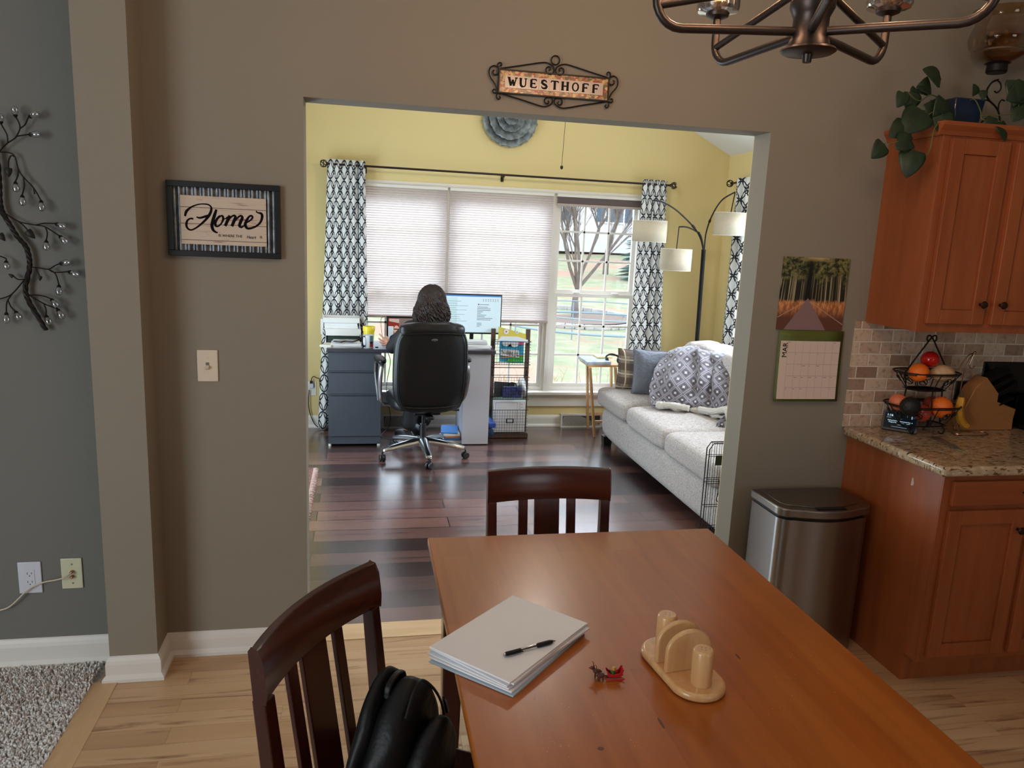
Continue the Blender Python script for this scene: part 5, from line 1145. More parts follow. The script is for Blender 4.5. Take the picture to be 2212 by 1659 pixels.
# monitor
t = thing('monitor', (.865, 6.16, DT), 'wide computer monitor showing an email page on the desk', 'monitor')
MX0, MX1, MZ0, MZ1, MY = .600, 1.128, .855, 1.180, 6.15
B().box(MX0, MX1, MY, MY+.03, MZ0, MZ1).build('bezel', black, t, bev=.003)
sc_ = B().box(MX0+.008, MX1-.008, MY-.0008, MY, MZ0+.013, MZ1-.008).build('screen', mat('screen_pale_blue', (196, 216, 226), .3, emit=.30), t, smooth=False)
b = B(); yy = MY-.0012
def srect(b, x0, x1, z0, z1, y): b.add([(x0, y, z0), (x1, y, z0), (x1, y, z1), (x0, y, z1)], [(0, 1, 2, 3)])
rnd = random.Random(12)
for k in range(9): srect(b, .925, .925+rnd.uniform(.03, .15), 1.075-k*.013, 1.079-k*.013, yy)
for k in range(4): srect(b, .925, .925+rnd.uniform(.02, .05), .945-k*.009, .948-k*.009, yy)
for k in range(7):
    for j in range(2): srect(b, .97+k*.02, .978+k*.02, 1.137-j*.012, 1.142-j*.012, yy)
for k in range(12): srect(b, .66, .66+rnd.uniform(.08, .2), 1.12-k*.018, 1.122-k*.018, yy)
srect(b, .93, .94, 1.092, 1.104, yy); srect(b, .945, 1.02, 1.095, 1.099, yy)
b.build('screen_text', mat('screen_text_grey', (92, 104, 118), .5, emit=.15), sc_, smooth=False)
b = B(); srect(b, .62, 1.119, 1.160, 1.172, yy); b.build('screen_title_bar', mat('screen_blue_bar', (60, 110, 170), .5, emit=.5), sc_, smooth=False)
b = B(); srect(b, .62, .76, .875, 1.152, yy+.0002); srect(b, .62, 1.119, .868, .876, yy+.0001); b.build('screen_side_pane', mat('screen_pane', (176, 200, 206), .5, emit=.38), sc_, smooth=False)
B().box(.875, .905, MY+.03, MY+.05, DT+.01, 1.0).build('stand_neck', black, t); B().box(.80, .98, MY-.05, MY+.10, DT, DT+.012).build('stand_foot', black, t, bev=.004)
# laptop
t = thing('laptop', (.37, 6.0, DT), 'open black laptop showing a video call with a man in a blue shirt', 'laptop')
LX0, LX1 = .195, .535
B().box(LX0, LX1, 5.94, 6.12, DT+.0, DT+.016).build('keyboard_base', mat('laptop_grey', (60, 62, 66), .4), t, bev=.003)
tiltL = Vector((0, .10, 1)).normalized(); L0_ = Vector((LX0, 6.115, DT+.016)); lp = lambda u, v, o=0: L0_+Vector((u, 0, 0))+tiltL*v+Vector((0, -1, .1))*o
b = B(); b.prism([(0, 0), (LX1-LX0, 0), (LX1-LX0, .205), (0, .205)], lambda u, v, w: lp(u, v, w), -.008, 0); b.build('lid', black, t, bev=.002, smooth=False)
def lq(nm, pts, m, o): 
    b = B(); b.add([lp(u, v, o) for u, v in pts], [tuple(range(len(pts)))]); return b.build(nm, m, t, smooth=False)
lq('screen', [(.014, .018), (.326, .018), (.326, .190), (.014, .190)], mat('call_background', (120, 100, 96), .3, emit=.25), .001)
lq('call_wall', [(.014, .120), (.10, .120), (.10, .190), (.014, .190)], mat('call_red_wall', (130, 40, 34), .3, emit=.25), .0016)
lq('call_ceiling', [(.02, .165), (.10, .150), (.10, .185), (.02, .185)], mat('call_ceiling', (180, 160, 150), .3, emit=.25), .0020)
lq('call_window', [(.014, .018), (.055, .018), (.055, .125), (.014, .125)], mat('call_window', (190, 200, 206), .3, emit=.3), .0020)
lq('call_shirt', [(.02, .018), (.12, .018), (.115, .055), (.085, .070), (.06, .066), (.03, .045)], mat('call_blue_shirt', (24, 40, 84), .3, emit=.25), .0024)
lq('call_face', [(.079+.022*math.cos(a), .098+.034*math.sin(a)) for a in [2*pi*k/16 for k in range(16)]], mat('call_skin', (206, 160, 140), .3, emit=.3), .0026)
lq('call_glasses', [(.058, .098), (.100, .098), (.100, .106), (.058, .106)], mat('call_dark', (30, 26, 26), .3, emit=.1), .0030)
lq('taskbar', [(.014, .010), (.326, .010), (.326, .018), (.014, .018)], mat('call_bar', (150, 170, 180), .3, emit=.3), .0016)
b = B(); b.tube(spline([lp(.01, .195), Vector((.165, 6.1, .985)), Vector((.15, 6.1, .95)), Vector((.158, 6.08, .86)), Vector((.168, 6.05, .79)), Vector((.17, 6.2, .772))], 6), .0018, 6)
tag(b.build('charging_cable', black), 'thin dark cord looping beside the laptop in front of the window', 'cord')
# papers and trays on the left of the desk
pw = mat('off_white_card', (216, 214, 212), .7)
def tray(label, z, x0, x1, y0, y1, h):
    t = thing('letter_tray', ((x0+x1)/2, (y0+y1)/2, z), label, 'letter tray', 'letter trays on the desk')
    B().box(x0, x1, y0, y1, z, z+.003).box(x0, x0+.004, y0, y1, z+.003, z+h).box(x1-.004, x1, y0, y1, z+.003, z+h).box(x0, x1, y1-.004, y1, z+.003, z+h).build('tray_body', pw, t, smooth=False)
    b = B(); b.beam(((x0+x1)/2, y0-.002, z+h*.80), ((x0+x1)/2, y0+.001, z+h*.80), x1-x0, h*.45, (0, 0, 1)); b.build('front_lip', pw, t, bev=.002); return t
def sheets(label, x0, x1, y0, y1, z, h, m, rz=0, name='paper_pile', cat='papers', jit=.006, n=4, grp=None):
    b = B(); rnd = random.Random(int(x0*1000+z*999)); c = Vector(((x0+x1)/2, (y0+y1)/2, 0))
    for i in range(n): b.obox(c+Vector((rnd.uniform(-jit, jit), rnd.uniform(-jit, jit), z+h*(i+.5)/n)), (x1-x0, y1-y0, h/n*.86), Rz(rz+rnd.uniform(-.05, .05)))
    o = b.build(name, m, smooth=False); return tag(o, label, cat, grp)
sheets('low stack of envelopes and papers under the two phones on the desk', -.228, .0, 5.86, 6.06, DT, .032, pw, 0, n=5)
sheets('folded white card lying on top of the desk paper stack', -.205, -.01, 5.88, 6.04, DT+.032, .010, pw, .08, n=2, name='card_pile')
sheets('flat papers spilling over the left end of the desk', -.29, -.20, 5.86, 6.0, DT+.0, .02, mat('cream_paper', (208, 202, 190), .8), -.3, n=3, name='loose_papers')
sheets('red-edged booklet inside the low stack of papers on the desk', -.205, -.03, 5.855, 6.0, DT+.042, .004, mat('red_booklet', (170, 50, 46), .6), .02, n=1, name='booklet', cat='booklet') if False else None
tray('lower white letter tray with dark folders in it on the desk', DT+.0, -.275, -.005, 6.06, 6.275, .115)
sheets('dark green and black folders in the lower letter tray', -.262, -.018, 6.065, 6.265, DT+.004, .085, mat('dark_green_folder', (28, 48, 40), .6), 0, n=5, name='folder', cat='folders', jit=.001)
tray('upper white letter tray stacked above the dark folders', DT+.118, -.295, -.015, 6.06, 6.275, .085)
sheets('white papers and a black binder edge in the upper letter tray', -.285, -.03, 6.065, 6.265, DT+.122, .05, white, 0, n=5, name='tray_papers', jit=.001)
b = B(); b.box(-.235, -.045, 6.07, 6.079, DT+.165, DT+.172); tag(b.build('black_binder', black, smooth=False), 'black binder edge sticking out between the two letter trays', 'binder')
sheets('white envelope hanging off the side of the upper letter tray', -.312, -.296, 6.09, 6.2, DT+.06, .14, pw, 0, n=1, name='envelope', cat='envelope')
for k, (x, y, a, lb) in enumerate(((-.150, 5.91, -.5, 'black phone lying flat on the card, left of the other device'), (-.075, 5.925, -.35, 'black handheld device lying beside the phone on the card'))):
    t = thing('phone', (x, y, DT+.0425), lb, 'phone', 'two black devices on the paper stack')
    b = B(); b.obox((x, y, DT+.0475), (.07, .125, .009), Rz(a)); o = b.build('case', black, t, bev=.003)
    B().obox((x, y, DT+.0523), (.06, .112, .0006), Rz(a)).build('screen', mat('phone_glass', (14, 15, 18), .08), t)
# mug with yellow cup
MG = Vector((.050, 5.885, DT)); t = thing('mug', MG, 'white mug with a dark handle and colour picture beside the paper stack', 'mug')
B().lathe([(0, 0), (.036, 0), (.039, .004), (.040, .10), (.037, .10), (.036, .008), (0, .006)], MG, 28).build('body', mat('mug_glaze', (214, 216, 220), .2), t)
B().tube(spline([MG+Vector((-.028, -.028, .09)), MG+Vector((-.040, -.045, .092)), MG+Vector((-.044, -.052, .055)), MG+Vector((-.036, -.046, .018)), MG+Vector((-.026, -.030, .02))], 6), .006, 8).build('handle', mat('navy_glaze', (18, 22, 40), .2), t)
def mugpic(a0, a1, z0_, z1_, nm, c):
    b = B(); b.grid(lambda u, v: MG+Vector((.0406*math.cos(a0+(a1-a0)*u), .0406*math.sin(a0+(a1-a0)*u), z0_+(z1_-z0_)*v)), 6, 1); b.build('printed_picture', mat(nm, c, .3), t)
mugpic(-1.25, -.35, .055, .098, 'teal_print', (84, 134, 142)); mugpic(-1.25, -.35, .036, .054, 'dark_print', (34, 26, 44)); mugpic(-1.25, -.35, .012, .036, 'red_print', (150, 52, 60))
t = thing('yellow_cup', (.052, 5.99, DT), 'bright yellow cup standing right behind the white mug', 'cup')
B().lathe([(0, 0), (.034, 0), (.046, .155), (.043, .155), (.032, .006), (0, .005)], (.056, 5.975, DT), 28).build('body', mat('yellow_plastic', (222, 200, 46), .35), t)
B().lathe([(.0465, .12), (.0475, .125), (.0475, .152), (.046, .155)], (.056, 5.975, DT), 28).build('rim_band', mat('yellow_plastic'), t)
t = thing('pen_pot', (-.0, 6.02, DT), 'small black pot between the paper stack and the white mug', 'pot'); B().lathe([(0, 0), (.026, 0), (.028, .06), (.025, .06), (.024, .004), (0, .004)], (-.005, 6.0, DT), 20).build('body', black, t)
B().tube([(-.005, 6.0, DT+.01), (-.012, 6.0, DT+.085)], .003, 6).build('pen', black, t)
tag(B().box(.105, .128, 5.90, 5.915, DT, DT+.006).build('usb_stick', black, bev=.002), 'tiny black memory stick on the desk right of the mug', 'memory stick')
# papers on the right of the desk
sheets('stack of white papers and notebooks under the monitor at the right of the desk', .76, 1.00, 5.87, 6.06, DT, .028, white, .03, n=4)
sheets('thin pile of grey-lined letters on the right-hand paper stack', .79, .985, 5.93, 6.08, DT+.028, .022, mat('lined_paper', (206, 208, 214), .8), -.1, n=4, name='letter_pile')
sheets('white note sheet on top of the right-hand paper stack', .80, .95, 5.95, 6.07, DT+.051, .004, white, .15, n=1, name='note_sheet', cat='paper')
# books at the foot of the end panel
for k, (x0_, x1_, z, h, c, lb, rz) in enumerate(((.70, .86, .004, .028, (206, 206, 204), 'white crumpled papers at the bottom of the book pile beside the end panel', .1), (.71, .87, .032, .022, (60, 110, 160), 'blue book second from the bottom beside the white end panel', -.05), (.705, .86, .054, .014, (196, 120, 80), 'thin orange-edged book in the pile beside the end panel', .06),
        (.70, .86, .068, .020, (216, 216, 214), 'white book below the bright blue folder beside the end panel', 0), (.69, .855, .088, .010, (36, 120, 200), 'bright blue folder on top of the pile beside the white end panel', -.12))):
    o = B().obox(((x0_+x1_)/2-.068, 5.98, z+h/2), (x1_-x0_-.03, .24, h), Rz(rz)).build('book', mat('book_cover_%d' % k, c, .5), smooth=False, bev=.002); tag(o, lb, 'book', 'books stacked beside the end panel')
tag(B().obox((1.035, 6.0, .15), (.055, .25, .035), Rz(.05)).build('blue_folder', mat('blue_folder', (30, 70, 150), .5), bev=.002), 'dark blue folder wedged between the end panel and the organizer', 'folder')
tag(B().grid(lambda u, v: Vector((1.005+.06*u, 5.93+.12*v, .05+.04*math.sin(3*u+4*v)+.09*u*(1-v)*.4)), 8, 8).build('plastic_bag', mat('blue_print_bag', (110, 140, 190), .4, mott=.5, mscale=30), solid=.002), 'crumpled blue and white bag on the floor beside the organizer', 'bag')
# ---- wire basket organizer
OX0, OX1, OY = 1.045, 1.372, 6.06
t = thing('wire_organizer', ((OX0+OX1)/2, OY+.05, 0), 'brown wooden rack with three black wire baskets beside the desk', 'organizer')
for x in (OX0, OX1-.036): B().box(x, x+.036, OY+.06, OY+.082, 0, .905).build('upright', walnut, t, smooth=False, bev=.001)
B().box(OX0, OX1, OY-.03, OY+.09, .004, .040).build('bottom_board', walnut, t, smooth=False, bev=.002)
B().tube([(OX0+.005, OY+.05, .585), (OX1-.005, OY+.05, .585)], .0035, 8).build('cross_bar', blackm, t)
def wbasket(z0_, z1_, front):
    b = B(); x0, x1 = OX0+.012, OX1-.012; y0, y1 = OY-.045, OY+.055
    for z in (z0_, z1_): b.tube([(x0, y0, z), (x1, y0, z), (x1, y1, z), (x0, y1, z)], .0028, 6, closed=True)
    n = 14
    for i in range(1, n): x = x0+(x1-x0)*i/n; b.tube([(x, y0, z1_), (x, y0, z0_), (x, y1, z0_)], .0011, 4)
    for j in range(1, 8): z = z0_+(z1_-z0_)*j/8; b.tube([(x0, y1, z), (x0, y0, z), (x1, y0, z), (x1, y1, z)], .0011, 4)
    o = b.build('wire_basket', blackm, t)
    b = B(); xm = (x0+x1)/2; zm = (z0_+z1_)/2+.01
    if front: b.box(xm-.032, xm+.032, y0-.006, y0-.003, zm+.013, zm+.019).box(xm-.032, xm+.032, y0-.006, y0-.003, zm-.019, zm-.013).box(xm-.032, xm-.024, y0-.006, y0-.003, zm-.013, zm+.013).box(xm+.024, xm+.032, y0-.006, y0-.003, zm-.013, zm+.013); b.build('label_holder', black, o, smooth=False)
wbasket(.625, .815, 0); wbasket(.335, .52, 0); wbasket(.045, .245, 1)
for z in (.79, .545, .21):
    for x in (OX0+.018, OX1-.018): B().tube([(x, OY+.05, z+.02), (x, OY+.052, z-.02)], .004, 6).build('hook', blackm, t)
def sheet_thing(name, label, cat, pts, Y, m, lean=.02, th=.003):
    b = B(); b.prism(pts, lambda u, v, w: Vector((u, Y+w+lean*(v-pts[0][1]), v)), 0, th); return tag(b.build(name, m, smooth=False), label, cat)
yel = sheet_thing('yellow_card', 'yellow card with white daisies at the top of the wire organizer', 'card', [(1.10, .80), (1.335, .80), (1.33, .868), (1.10, .925)], OY+.045, mat('yellow_card', (216, 198, 84), .7))
def daisy(par, x, z, r, y):
    b = B(); pts = []
    for k in range(24): a = 2*pi*k/24; q = r*(1+.25*math.cos(a*8)); pts.append((x+q*math.cos(a), z+q*math.sin(a)))
    b.prism(pts, lambda u, v, w: Vector((u, y+w, v)), -.0012, -.0006); b.build('daisy', white, par, smooth=False)
    B().prism([(x+r*.3*math.cos(2*pi*k/10), z+r*.3*math.sin(2*pi*k/10)) for k in range(10)], lambda u, v, w: Vector((u, y+w, v)), -.002, -.0012).build('daisy_centre', mat('daisy_red', (200, 70, 50), .6), par, smooth=False)
daisy(yel, 1.165, .885, .022, OY+.045); daisy(yel, 1.255, .882, .014, OY+.045)
sheet_thing('white_sheets', 'loose white sheets leaning out of the top wire basket', 'papers', [(1.07, .78), (1.35, .80), (1.345, .822), (1.26, .848), (1.12, .850)], OY+.02, white, .05)
art = sheet_thing('child_drawing', 'turquoise child drawing with a white cloud in the top wire basket', 'drawing', [(1.105, .645), (1.305, .640), (1.30, .815), (1.105, .818)], OY-.03, mat('turquoise_paint', (40, 150, 190), .7, mott=.3, mscale=30), .02)
AY = OY-.032
def patch(nm, pts, m, par, d=.0015, lab=None): 
    b = B(); b.prism(pts, lambda u, v, w: Vector((u, AY-d+w, v)), 0, .0006); o = b.build(nm, m, par, smooth=False); return o
patch('cloud', [(1.12+.0, .815)]+[(1.155+.036*math.cos(a), .80+.024*math.sin(a)) for a in [pi+pi*k/10 for k in range(11)]]+[(1.222+.036*math.cos(a), .795+.026*math.sin(a)) for a in [pi+pi*k/10 for k in range(11)]]+[(1.258, .815)], white, art)
patch('pink_patch', [(1.26, .79), (1.30, .785), (1.30, .815), (1.26, .815)], mat('pink_paint', (226, 90, 150), .7), art)
patch('green_patch', [(1.15, .645), (1.30, .65), (1.30, .69), (1.25, .70), (1.18, .67)], mat('green_paint', (70, 180, 80), .7, mott=.3, mscale=40), art, .0018)
patch('orange_patch', [(1.11, .675), (1.30, .695), (1.30, .705), (1.11, .685)], mat('orange_paint', (206, 140, 60), .7), art, .0016)
patch('word_strip', [(1.11, .70), (1.265, .683), (1.262, .745), (1.11, .752)], white, art, .0024)
for ch, x, z, s in (('K', 1.115, .725, .03), ('S', 1.128, .712, .03), ('@', 1.15, .712, .034), ('B', 1.175, .700, .045), ('L', 1.200, .700, .045), ('J', 1.225, .698, .05), ('L', 1.24, .695, .05)):
    textm(ch, s, ink, art, (x, AY-.0032, z), (1, 0, .1), (0, 0, 1), 'painted_letter', .0003)
sheet_thing('dark_magazine', 'dark magazine standing in the middle wire basket', 'magazine', [(1.075, .345), (1.25, .345), (1.25, .465), (1.075, .475)], OY+.01, mat('dark_magazine', (52, 54, 60), .5, mott=.3, mscale=25), .03)
b = B(); b.box(1.14, 1.30, OY-.035, OY+.0, .345, .44)
o = b.build('marker_case', mat('blue_marker_case', (54, 62, 110), .35, mott=.7, mscale=45), bev=.006); tag(o, 'blue and black marker case with a handle in the middle wire basket', 'case')
B().tube(spline([(1.19, OY-.018, .44), (1.195, OY-.018, .465), (1.225, OY-.018, .470), (1.25, OY-.018, .462), (1.255, OY-.018, .44)], 5), .006, 8).build('handle', black, o)
b = B(); b.grid(lambda u, v: Vector((1.265+.075*u, OY+.0+.02*math.sin(5*v+3*u), .345+.175*v*(1-.5*abs(u*1.6-.8)**2)+.006*math.sin(9*u))), 10, 12)
tag(b.build('printed_bag', mat('white_bag_print', (216, 220, 230), .6, mott=.35, mscale=26), solid=.003), 'white printed bag sticking up at the right of the middle basket', 'bag')
for k, (x0_, x1_, zt_, yy, m, lb) in enumerate(((1.075, 1.345, .325, OY+.03, mat('green_sheet', (70, 160, 120), .7), 'green-edged sheet behind the white pages in the bottom basket'), (1.07, 1.35, .318, OY+.015, white, 'white form page at the back of the bottom wire basket'), (1.075, 1.345, .312, OY-.01, white, 'ruled white page at the front of the bottom wire basket'))):
    o = sheet_thing('file_page', lb, 'paper', [(x0_, .05), (x1_, .05), (x1_, zt_), (x0_, zt_)], yy, m, .0)
    if k == 2:
        b = B(); gy = yy-.0008
        srect(b, 1.09, 1.093, .06, .30, gy); srect(b, 1.272, 1.275, .06, .30, gy); srect(b, 1.09, 1.275, .298, .301, gy)
        for i in range(9): srect(b, 1.10, 1.265, .285-i*.008, .2858-i*.008, gy)
        for i in range(6): srect(b, 1.285, 1.285+.03*(i % 2+1)*.6, .295-i*.012, .298-i*.012, gy)
        b.build('ruled_lines', mat('screen_text_grey'), o, smooth=False)
tag(B().grid(lambda u, v: Vector((1.01+.05*u, OY-.05+.05*v, .335+.035*math.sin(4*u)*math.cos(5*v)+.02*v)), 8, 8).build('crumpled_paper', mat('pinkish_paper', (214, 200, 206), .8), solid=.002), 'crumpled pale paper poking out left of the middle wire basket', 'paper') if False else None
# ---- office chair (local frame, seat looks along +y)
CH = Vector((.455, 5.55, 0)); ca_ = math.radians(8)
t = thing('office_chair', CH, 'black leather executive office chair with silver arms and five-star base', 'office chair', None, ca_)
def L(*a): return Vector(a)
# base
b = B(); b.cyl((0, 0, .085), (0, 0, .135), .036, .03, 24); hubp = b.build('base_hub', chrome, t, local=True)
for k in range(5):
    a = math.radians(-86)-ca_+2*pi*k/5; d = Vector((math.cos(a), math.sin(a), 0)); s = Vector((-d.y, d.x, 0))
    b = B(); prof = [(0, .122, .048, .034), (.12, .112, .038, .029), (.25, .092, .030, .024), (.335, .078, .028, .020)]
    vs = []
    for r, z, wh, th in prof:
        for i in range(10): q = 2*pi*i/10; vs.append(d*r+s*(wh*math.cos(q))+zz*(z+th*math.sin(q)))
    fs = [(j*10+i, j*10+(i+1) % 10, (j+1)*10+(i+1) % 10, (j+1)*10+i) for j in range(3) for i in range(10)]+[tuple(range(30, 40))]
    b.add(vs, fs); arm = b.build('base_arm', chrome, t, local=True, sub=1)
    c = d*.325; tw = Rz(a+.9+k*1.3); R_ = tw @ Ry(pi/2)
    cs = B(); cs.tube([c+zz*.07, c+zz*.045], .006, 8)
    for sg in (-1, 1):
        cs.lathe([(0, -.009), (.022, -.009), (.026, -.005), (.026, .005), (.022, .009), (0, .009)], c+zz*.0262+tw @ Vector((sg*.013, 0, 0)), 20, R_)
    cs.lathe([(.029, -.006), (.030, .0), (.029, .006)], c+zz*.0275, 14, R_, 0.0, pi)
    ca2 = cs.build('caster', mat('caster_black', (20, 20, 22), .4), arm, local=True)
b = B(); b.cyl((0, 0, .12), (0, 0, .25), .024, .023, 20).cyl((0, 0, .25), (0, 0, .36), .013, .013, 16); b.build('gas_lift', mat('lift_black', (24, 24, 27), .35), t, local=True)
B().box(-.10, .10, -.14, .12, .345, .375).box(-.03, .03, -.24, -.10, .335, .36).build('seat_mechanism', black, t, local=True, bev=.01)
B().tube([(.10, -.02, .36), (.24, -.02, .35), (.27, -.02, .352)], [.005, .005, .008], 8).build('tilt_lever', black, t, local=True)
# seat and back as padded shapes
def pad(fn, nm, m=leather, n=28, s=1): b = B(); b.ell((0, 0, 0), (1, 1, 1), n, None, fn); return b.build(nm, m, t, local=True, sub=s)
se = lambda a, e: math.copysign(abs(a)**e, a)
pad(lambda q, d: Vector((.265*se(d.x, .5), .02+.255*se(d.y, .5), .435+.062*se(d.z, .6))), 'seat')
def backf(q, d):
    z = se(d.z, .45); x = se(d.x, .5); y = se(d.y, .7)
    wx = .272+.0*z-.035*max(0, z)**3-.022*max(0, -z)**3
    zc = .715+.335*z; return Vector((wx*x, -.235+(.055*y)-.03*z+.045*abs(x)**2*.7+(-.012 if z > .75 else 0), zc))
pad(backf, 'backrest', n=36)
def by(x, z):      # outer (rear) face of the back
    zn = (z-.715)/.335; return -.235-.03*zn+.045*(abs(x)/.27)**2*.7-.0545
# stitched rear panel: raised piping lines
def pipe(pts, r=.004, nm='piping'): B().tube(spline([L(x, by(x, z)+.004, z) for x, z in pts], 6), r, 6).build(nm, leather, t, local=True)
pipe([(-.225, .955), (-.12, .968), (0, .972), (.12, .968), (.225, .955)]); pipe([(-.215, .955), (-.238, .90), (-.250, .75), (-.248, .6), (-.238, .5), (-.215, .44)]); pipe([(.215, .955), (.238, .90), (.250, .75), (.248, .6), (.238, .5), (.215, .44)]); pipe([(-.215, .44), (-.1, .432), (0, .43), (.1, .432), (.215, .44)])
b = B(); b.ell((0, 0, 0), (1, 1, 1), 20, None, lambda q, d: L(.022*d.x-.0, by(0, .925)-.001+.004*d.y, .925+.010*d.z)); b.build('badge', mat('grey_badge', (90, 90, 94), .35, .6), t, local=True)
pad(lambda q, d: L(.235*se(d.x, .5), -.235+.070*se(d.y, .7), .985+.055*se(d.z, .6)), 'head_pad', n=28)
for s in (-1, 1):
    x = s*.318
    pts = spline([L(s*.20, .06, .385), L(s*.285, .06, .40), L(x, .02, .44), L(x+s*.012, -.02, .55), L(x+s*.01, -.045, .66), L(x, -.02, .705), L(x, .10, .715), L(x+s*.006, .16, .69), L(x+s*.01, .14, .60), L(x+s*.005, .09, .50), L(x, .05, .43)], 6)
    arm = B().tube(pts, .021, 10, flat=.6).build('armrest', mat('silver_arm', (150, 152, 156), .28, .9), t, local=True)
    b = B(); b.ell((0, 0, 0), (1, 1, 1), 20, None, lambda q, d: L(x+.038*se(d.x, .7), .055+.135*se(d.y, .7), .735+.022*se(d.z, .7))); b.build('arm_pad', leather, arm, local=True, sub=1)

# ---- person
PO = Vector((.485, 5.56, 0))
t = thing('person', PO, 'person with dark curly hair and black jacket seated at the desk, left hand raised', 'person')
skin = mat('skin', (206, 150, 128), .55); cloth = mat('black_jacket', (17, 17, 20), .75, bump=.2, bscale=60); pants = mat('black_trousers', (20, 20, 23), .8); hairm = mat('dark_brown_hair', (40, 22, 16), .62, mott=.3, mscale=40)
def skinmesh(name, verts, edges, rad, m, par, sub=2, root=0):
    me = bpy.data.meshes.new(name); off = org(par); me.from_pydata([tuple(Vector(v)-off) for v in verts], edges, []); o = bpy.data.objects.new(name, me); COL.objects.link(o); o.parent = par; me.materials.append(m)
    import bmesh; bm = bmesh.new(); bm.from_mesh(me); bm.verts.layers.skin.verify(); bm.to_mesh(me); bm.free()
    sv = me.skin_vertices[0].data
    for i, r in enumerate(rad):
        sv[i].radius = (r, r) if not isinstance(r, tuple) else r; sv[i].use_root = (i == root)
    md = o.modifiers.new('skin', 'SKIN'); md.use_smooth_shade = True; md.branch_smoothing = .4
    s = o.modifiers.new('sub', 'SUBSURF'); s.levels = sub; s.render_levels = sub; return o
hx = .500
wr = P(846, 752, 5.82); kn = P(838, 738, 5.835)
V_ = [(.485, 5.56, .50), (.485, 5.57, .70), (.487, 5.57, .90), (.49, 5.575, 1.00), (.495, 5.58, 1.07), (hx, 5.59, 1.13), (hx, 5.605, 1.19), (hx, 5.60, 1.235),
      (.345, 5.585, .965), (.225, 5.69, .80), tuple(wr), tuple(wr.lerp(kn, .75)),
      (.63, 5.585, .965), (.70, 5.70, .79), (.64, 5.90, .80), (.63, 5.97, .80),
      (.39, 5.62, .50), (.37, 5.95, .505), (.36, 5.93, .09), (.58, 5.62, .50), (.58, 5.96, .50), (.50, 6.03, .10)]
E_ = [(0, 1), (1, 2), (2, 3), (3, 4), (4, 5), (5, 6), (6, 7), (3, 8), (8, 9), (9, 10), (10, 11), (3, 12), (12, 13), (13, 14), (14, 15), (0, 16), (16, 17), (17, 18), (0, 19), (19, 20), (20, 21)]
R_ = [(.14, .11), (.12, .10), (.13, .10), (.10, .08), (.05, .05), (.062, .075), (.076, .092), (.06, .075), .05, .038, (.026, .020), (.036, .016), .05, .038, .026, .03, .08, .062, .036, .08, .062, .036]
n0 = len(V_)
# left hand: fingers spread, palm open towards the screen; right hand rests on the desk
pl = wr.lerp(kn, .75); fd = (kn-wr).normalized()
def chain(p0, pts, r0, par_i, rr):
    i = par_i
    for k, p in enumerate(pts): V_.append(tuple(p)); R_.append(rr[k]); E_.append((i, len(V_)-1)); i = len(V_)-1
hp_ = lambda px, py, Y: P(px, py, Y)
chain(None, [hp_(831, 732, 5.835), hp_(825, 727, 5.84), hp_(818.5, 720.5, 5.845)], 0, 11, [.0085, .0078, .0062])     # index, up and out
chain(None, [hp_(830, 736, 5.825), hp_(823, 735, 5.82), hp_(817, 730, 5.815)], 0, 11, [.0085, .0076, .006])
chain(None, [hp_(830.5, 740, 5.815), hp_(824, 741, 5.805), hp_(819, 737, 5.80)], 0, 11, [.0085, .0074, .006])
chain(None, [hp_(833, 744, 5.81), hp_(828, 746, 5.795), hp_(823, 744, 5.79)], 0, 11, [.0075, .0068, .0055])
chain(None, [hp_(839, 735, 5.86), hp_(836, 729, 5.875), hp_(832, 725, 5.88)], 0, 10, [.0105, .009, .007])              # thumb
rp = Vector((.63, 5.97, .80))
for k in range(4): a = -.35+.22*k; chain(None, [rp+Vector((-.03+.02*k, .035, .0)), rp+Vector((-.038+.024*k, .062, -.004)), rp+Vector((-.042+.026*k, .082, -.016))], 0, 15, [.0085, .0078, .006])
chain(None, [rp+Vector((-.04, .0, 0)), rp+Vector((-.055, .02, -.005))], 0, 15, [.010, .0075])
skinmesh('body', V_, E_, R_, skin, t)
# face, looking at the screens
fc = Vector((hx, 5.60, 1.185)); 
for s in (-1, 1):
    B().ell(fc+Vector((s*.030, .083, .008)), (.013, .008, .009), 12).build('eye', white, t); B().ell(fc+Vector((s*.080, .0, -.004)), (.010, .020, .030), 12).build('ear', skin, t)
B().ell(fc+Vector((0, .098, -.018)), (.012, .016, .022), 12).build('nose', skin, t); B().ell(fc+Vector((0, .085, -.052)), (.024, .008, .007), 12).build('mouth', mat('lips', (170, 90, 84), .5), t)
# jacket with collar
V2 = [(.485, 5.555, .50), (.485, 5.565, .70), (.487, 5.565, .88), (.49, 5.57, .985), (.495, 5.575, 1.045), (.345, 5.58, .97), (.222, 5.69, .800), tuple(wr.lerp(Vector((.225, 5.69, .80)), .55)), tuple(wr.lerp(Vector((.225, 5.69, .80)), .12)), (.635, 5.58, .97), (.705, 5.70, .79), (.645, 5.88, .80)]
skinmesh('jacket', V2, [(0, 1), (1, 2), (2, 3), (3, 4), (3, 5), (5, 6), (6, 7), (7, 8), (3, 9), (9, 10), (10, 11)], [(.165, .13), (.145, .12), (.155, .12), (.125, .10), (.085, .075), .068, .056, .046, .036, .068, .056, .036], cloth, t)
b = B(); b.lathe([(.085, .0), (.098, .02), (.092, .052), (.080, .058), (.074, .03)], (.497, 5.585, 1.02), 28, Matrix.Diagonal((1.15, .9, 1)).to_3x3()); b.build('collar', cloth, t)
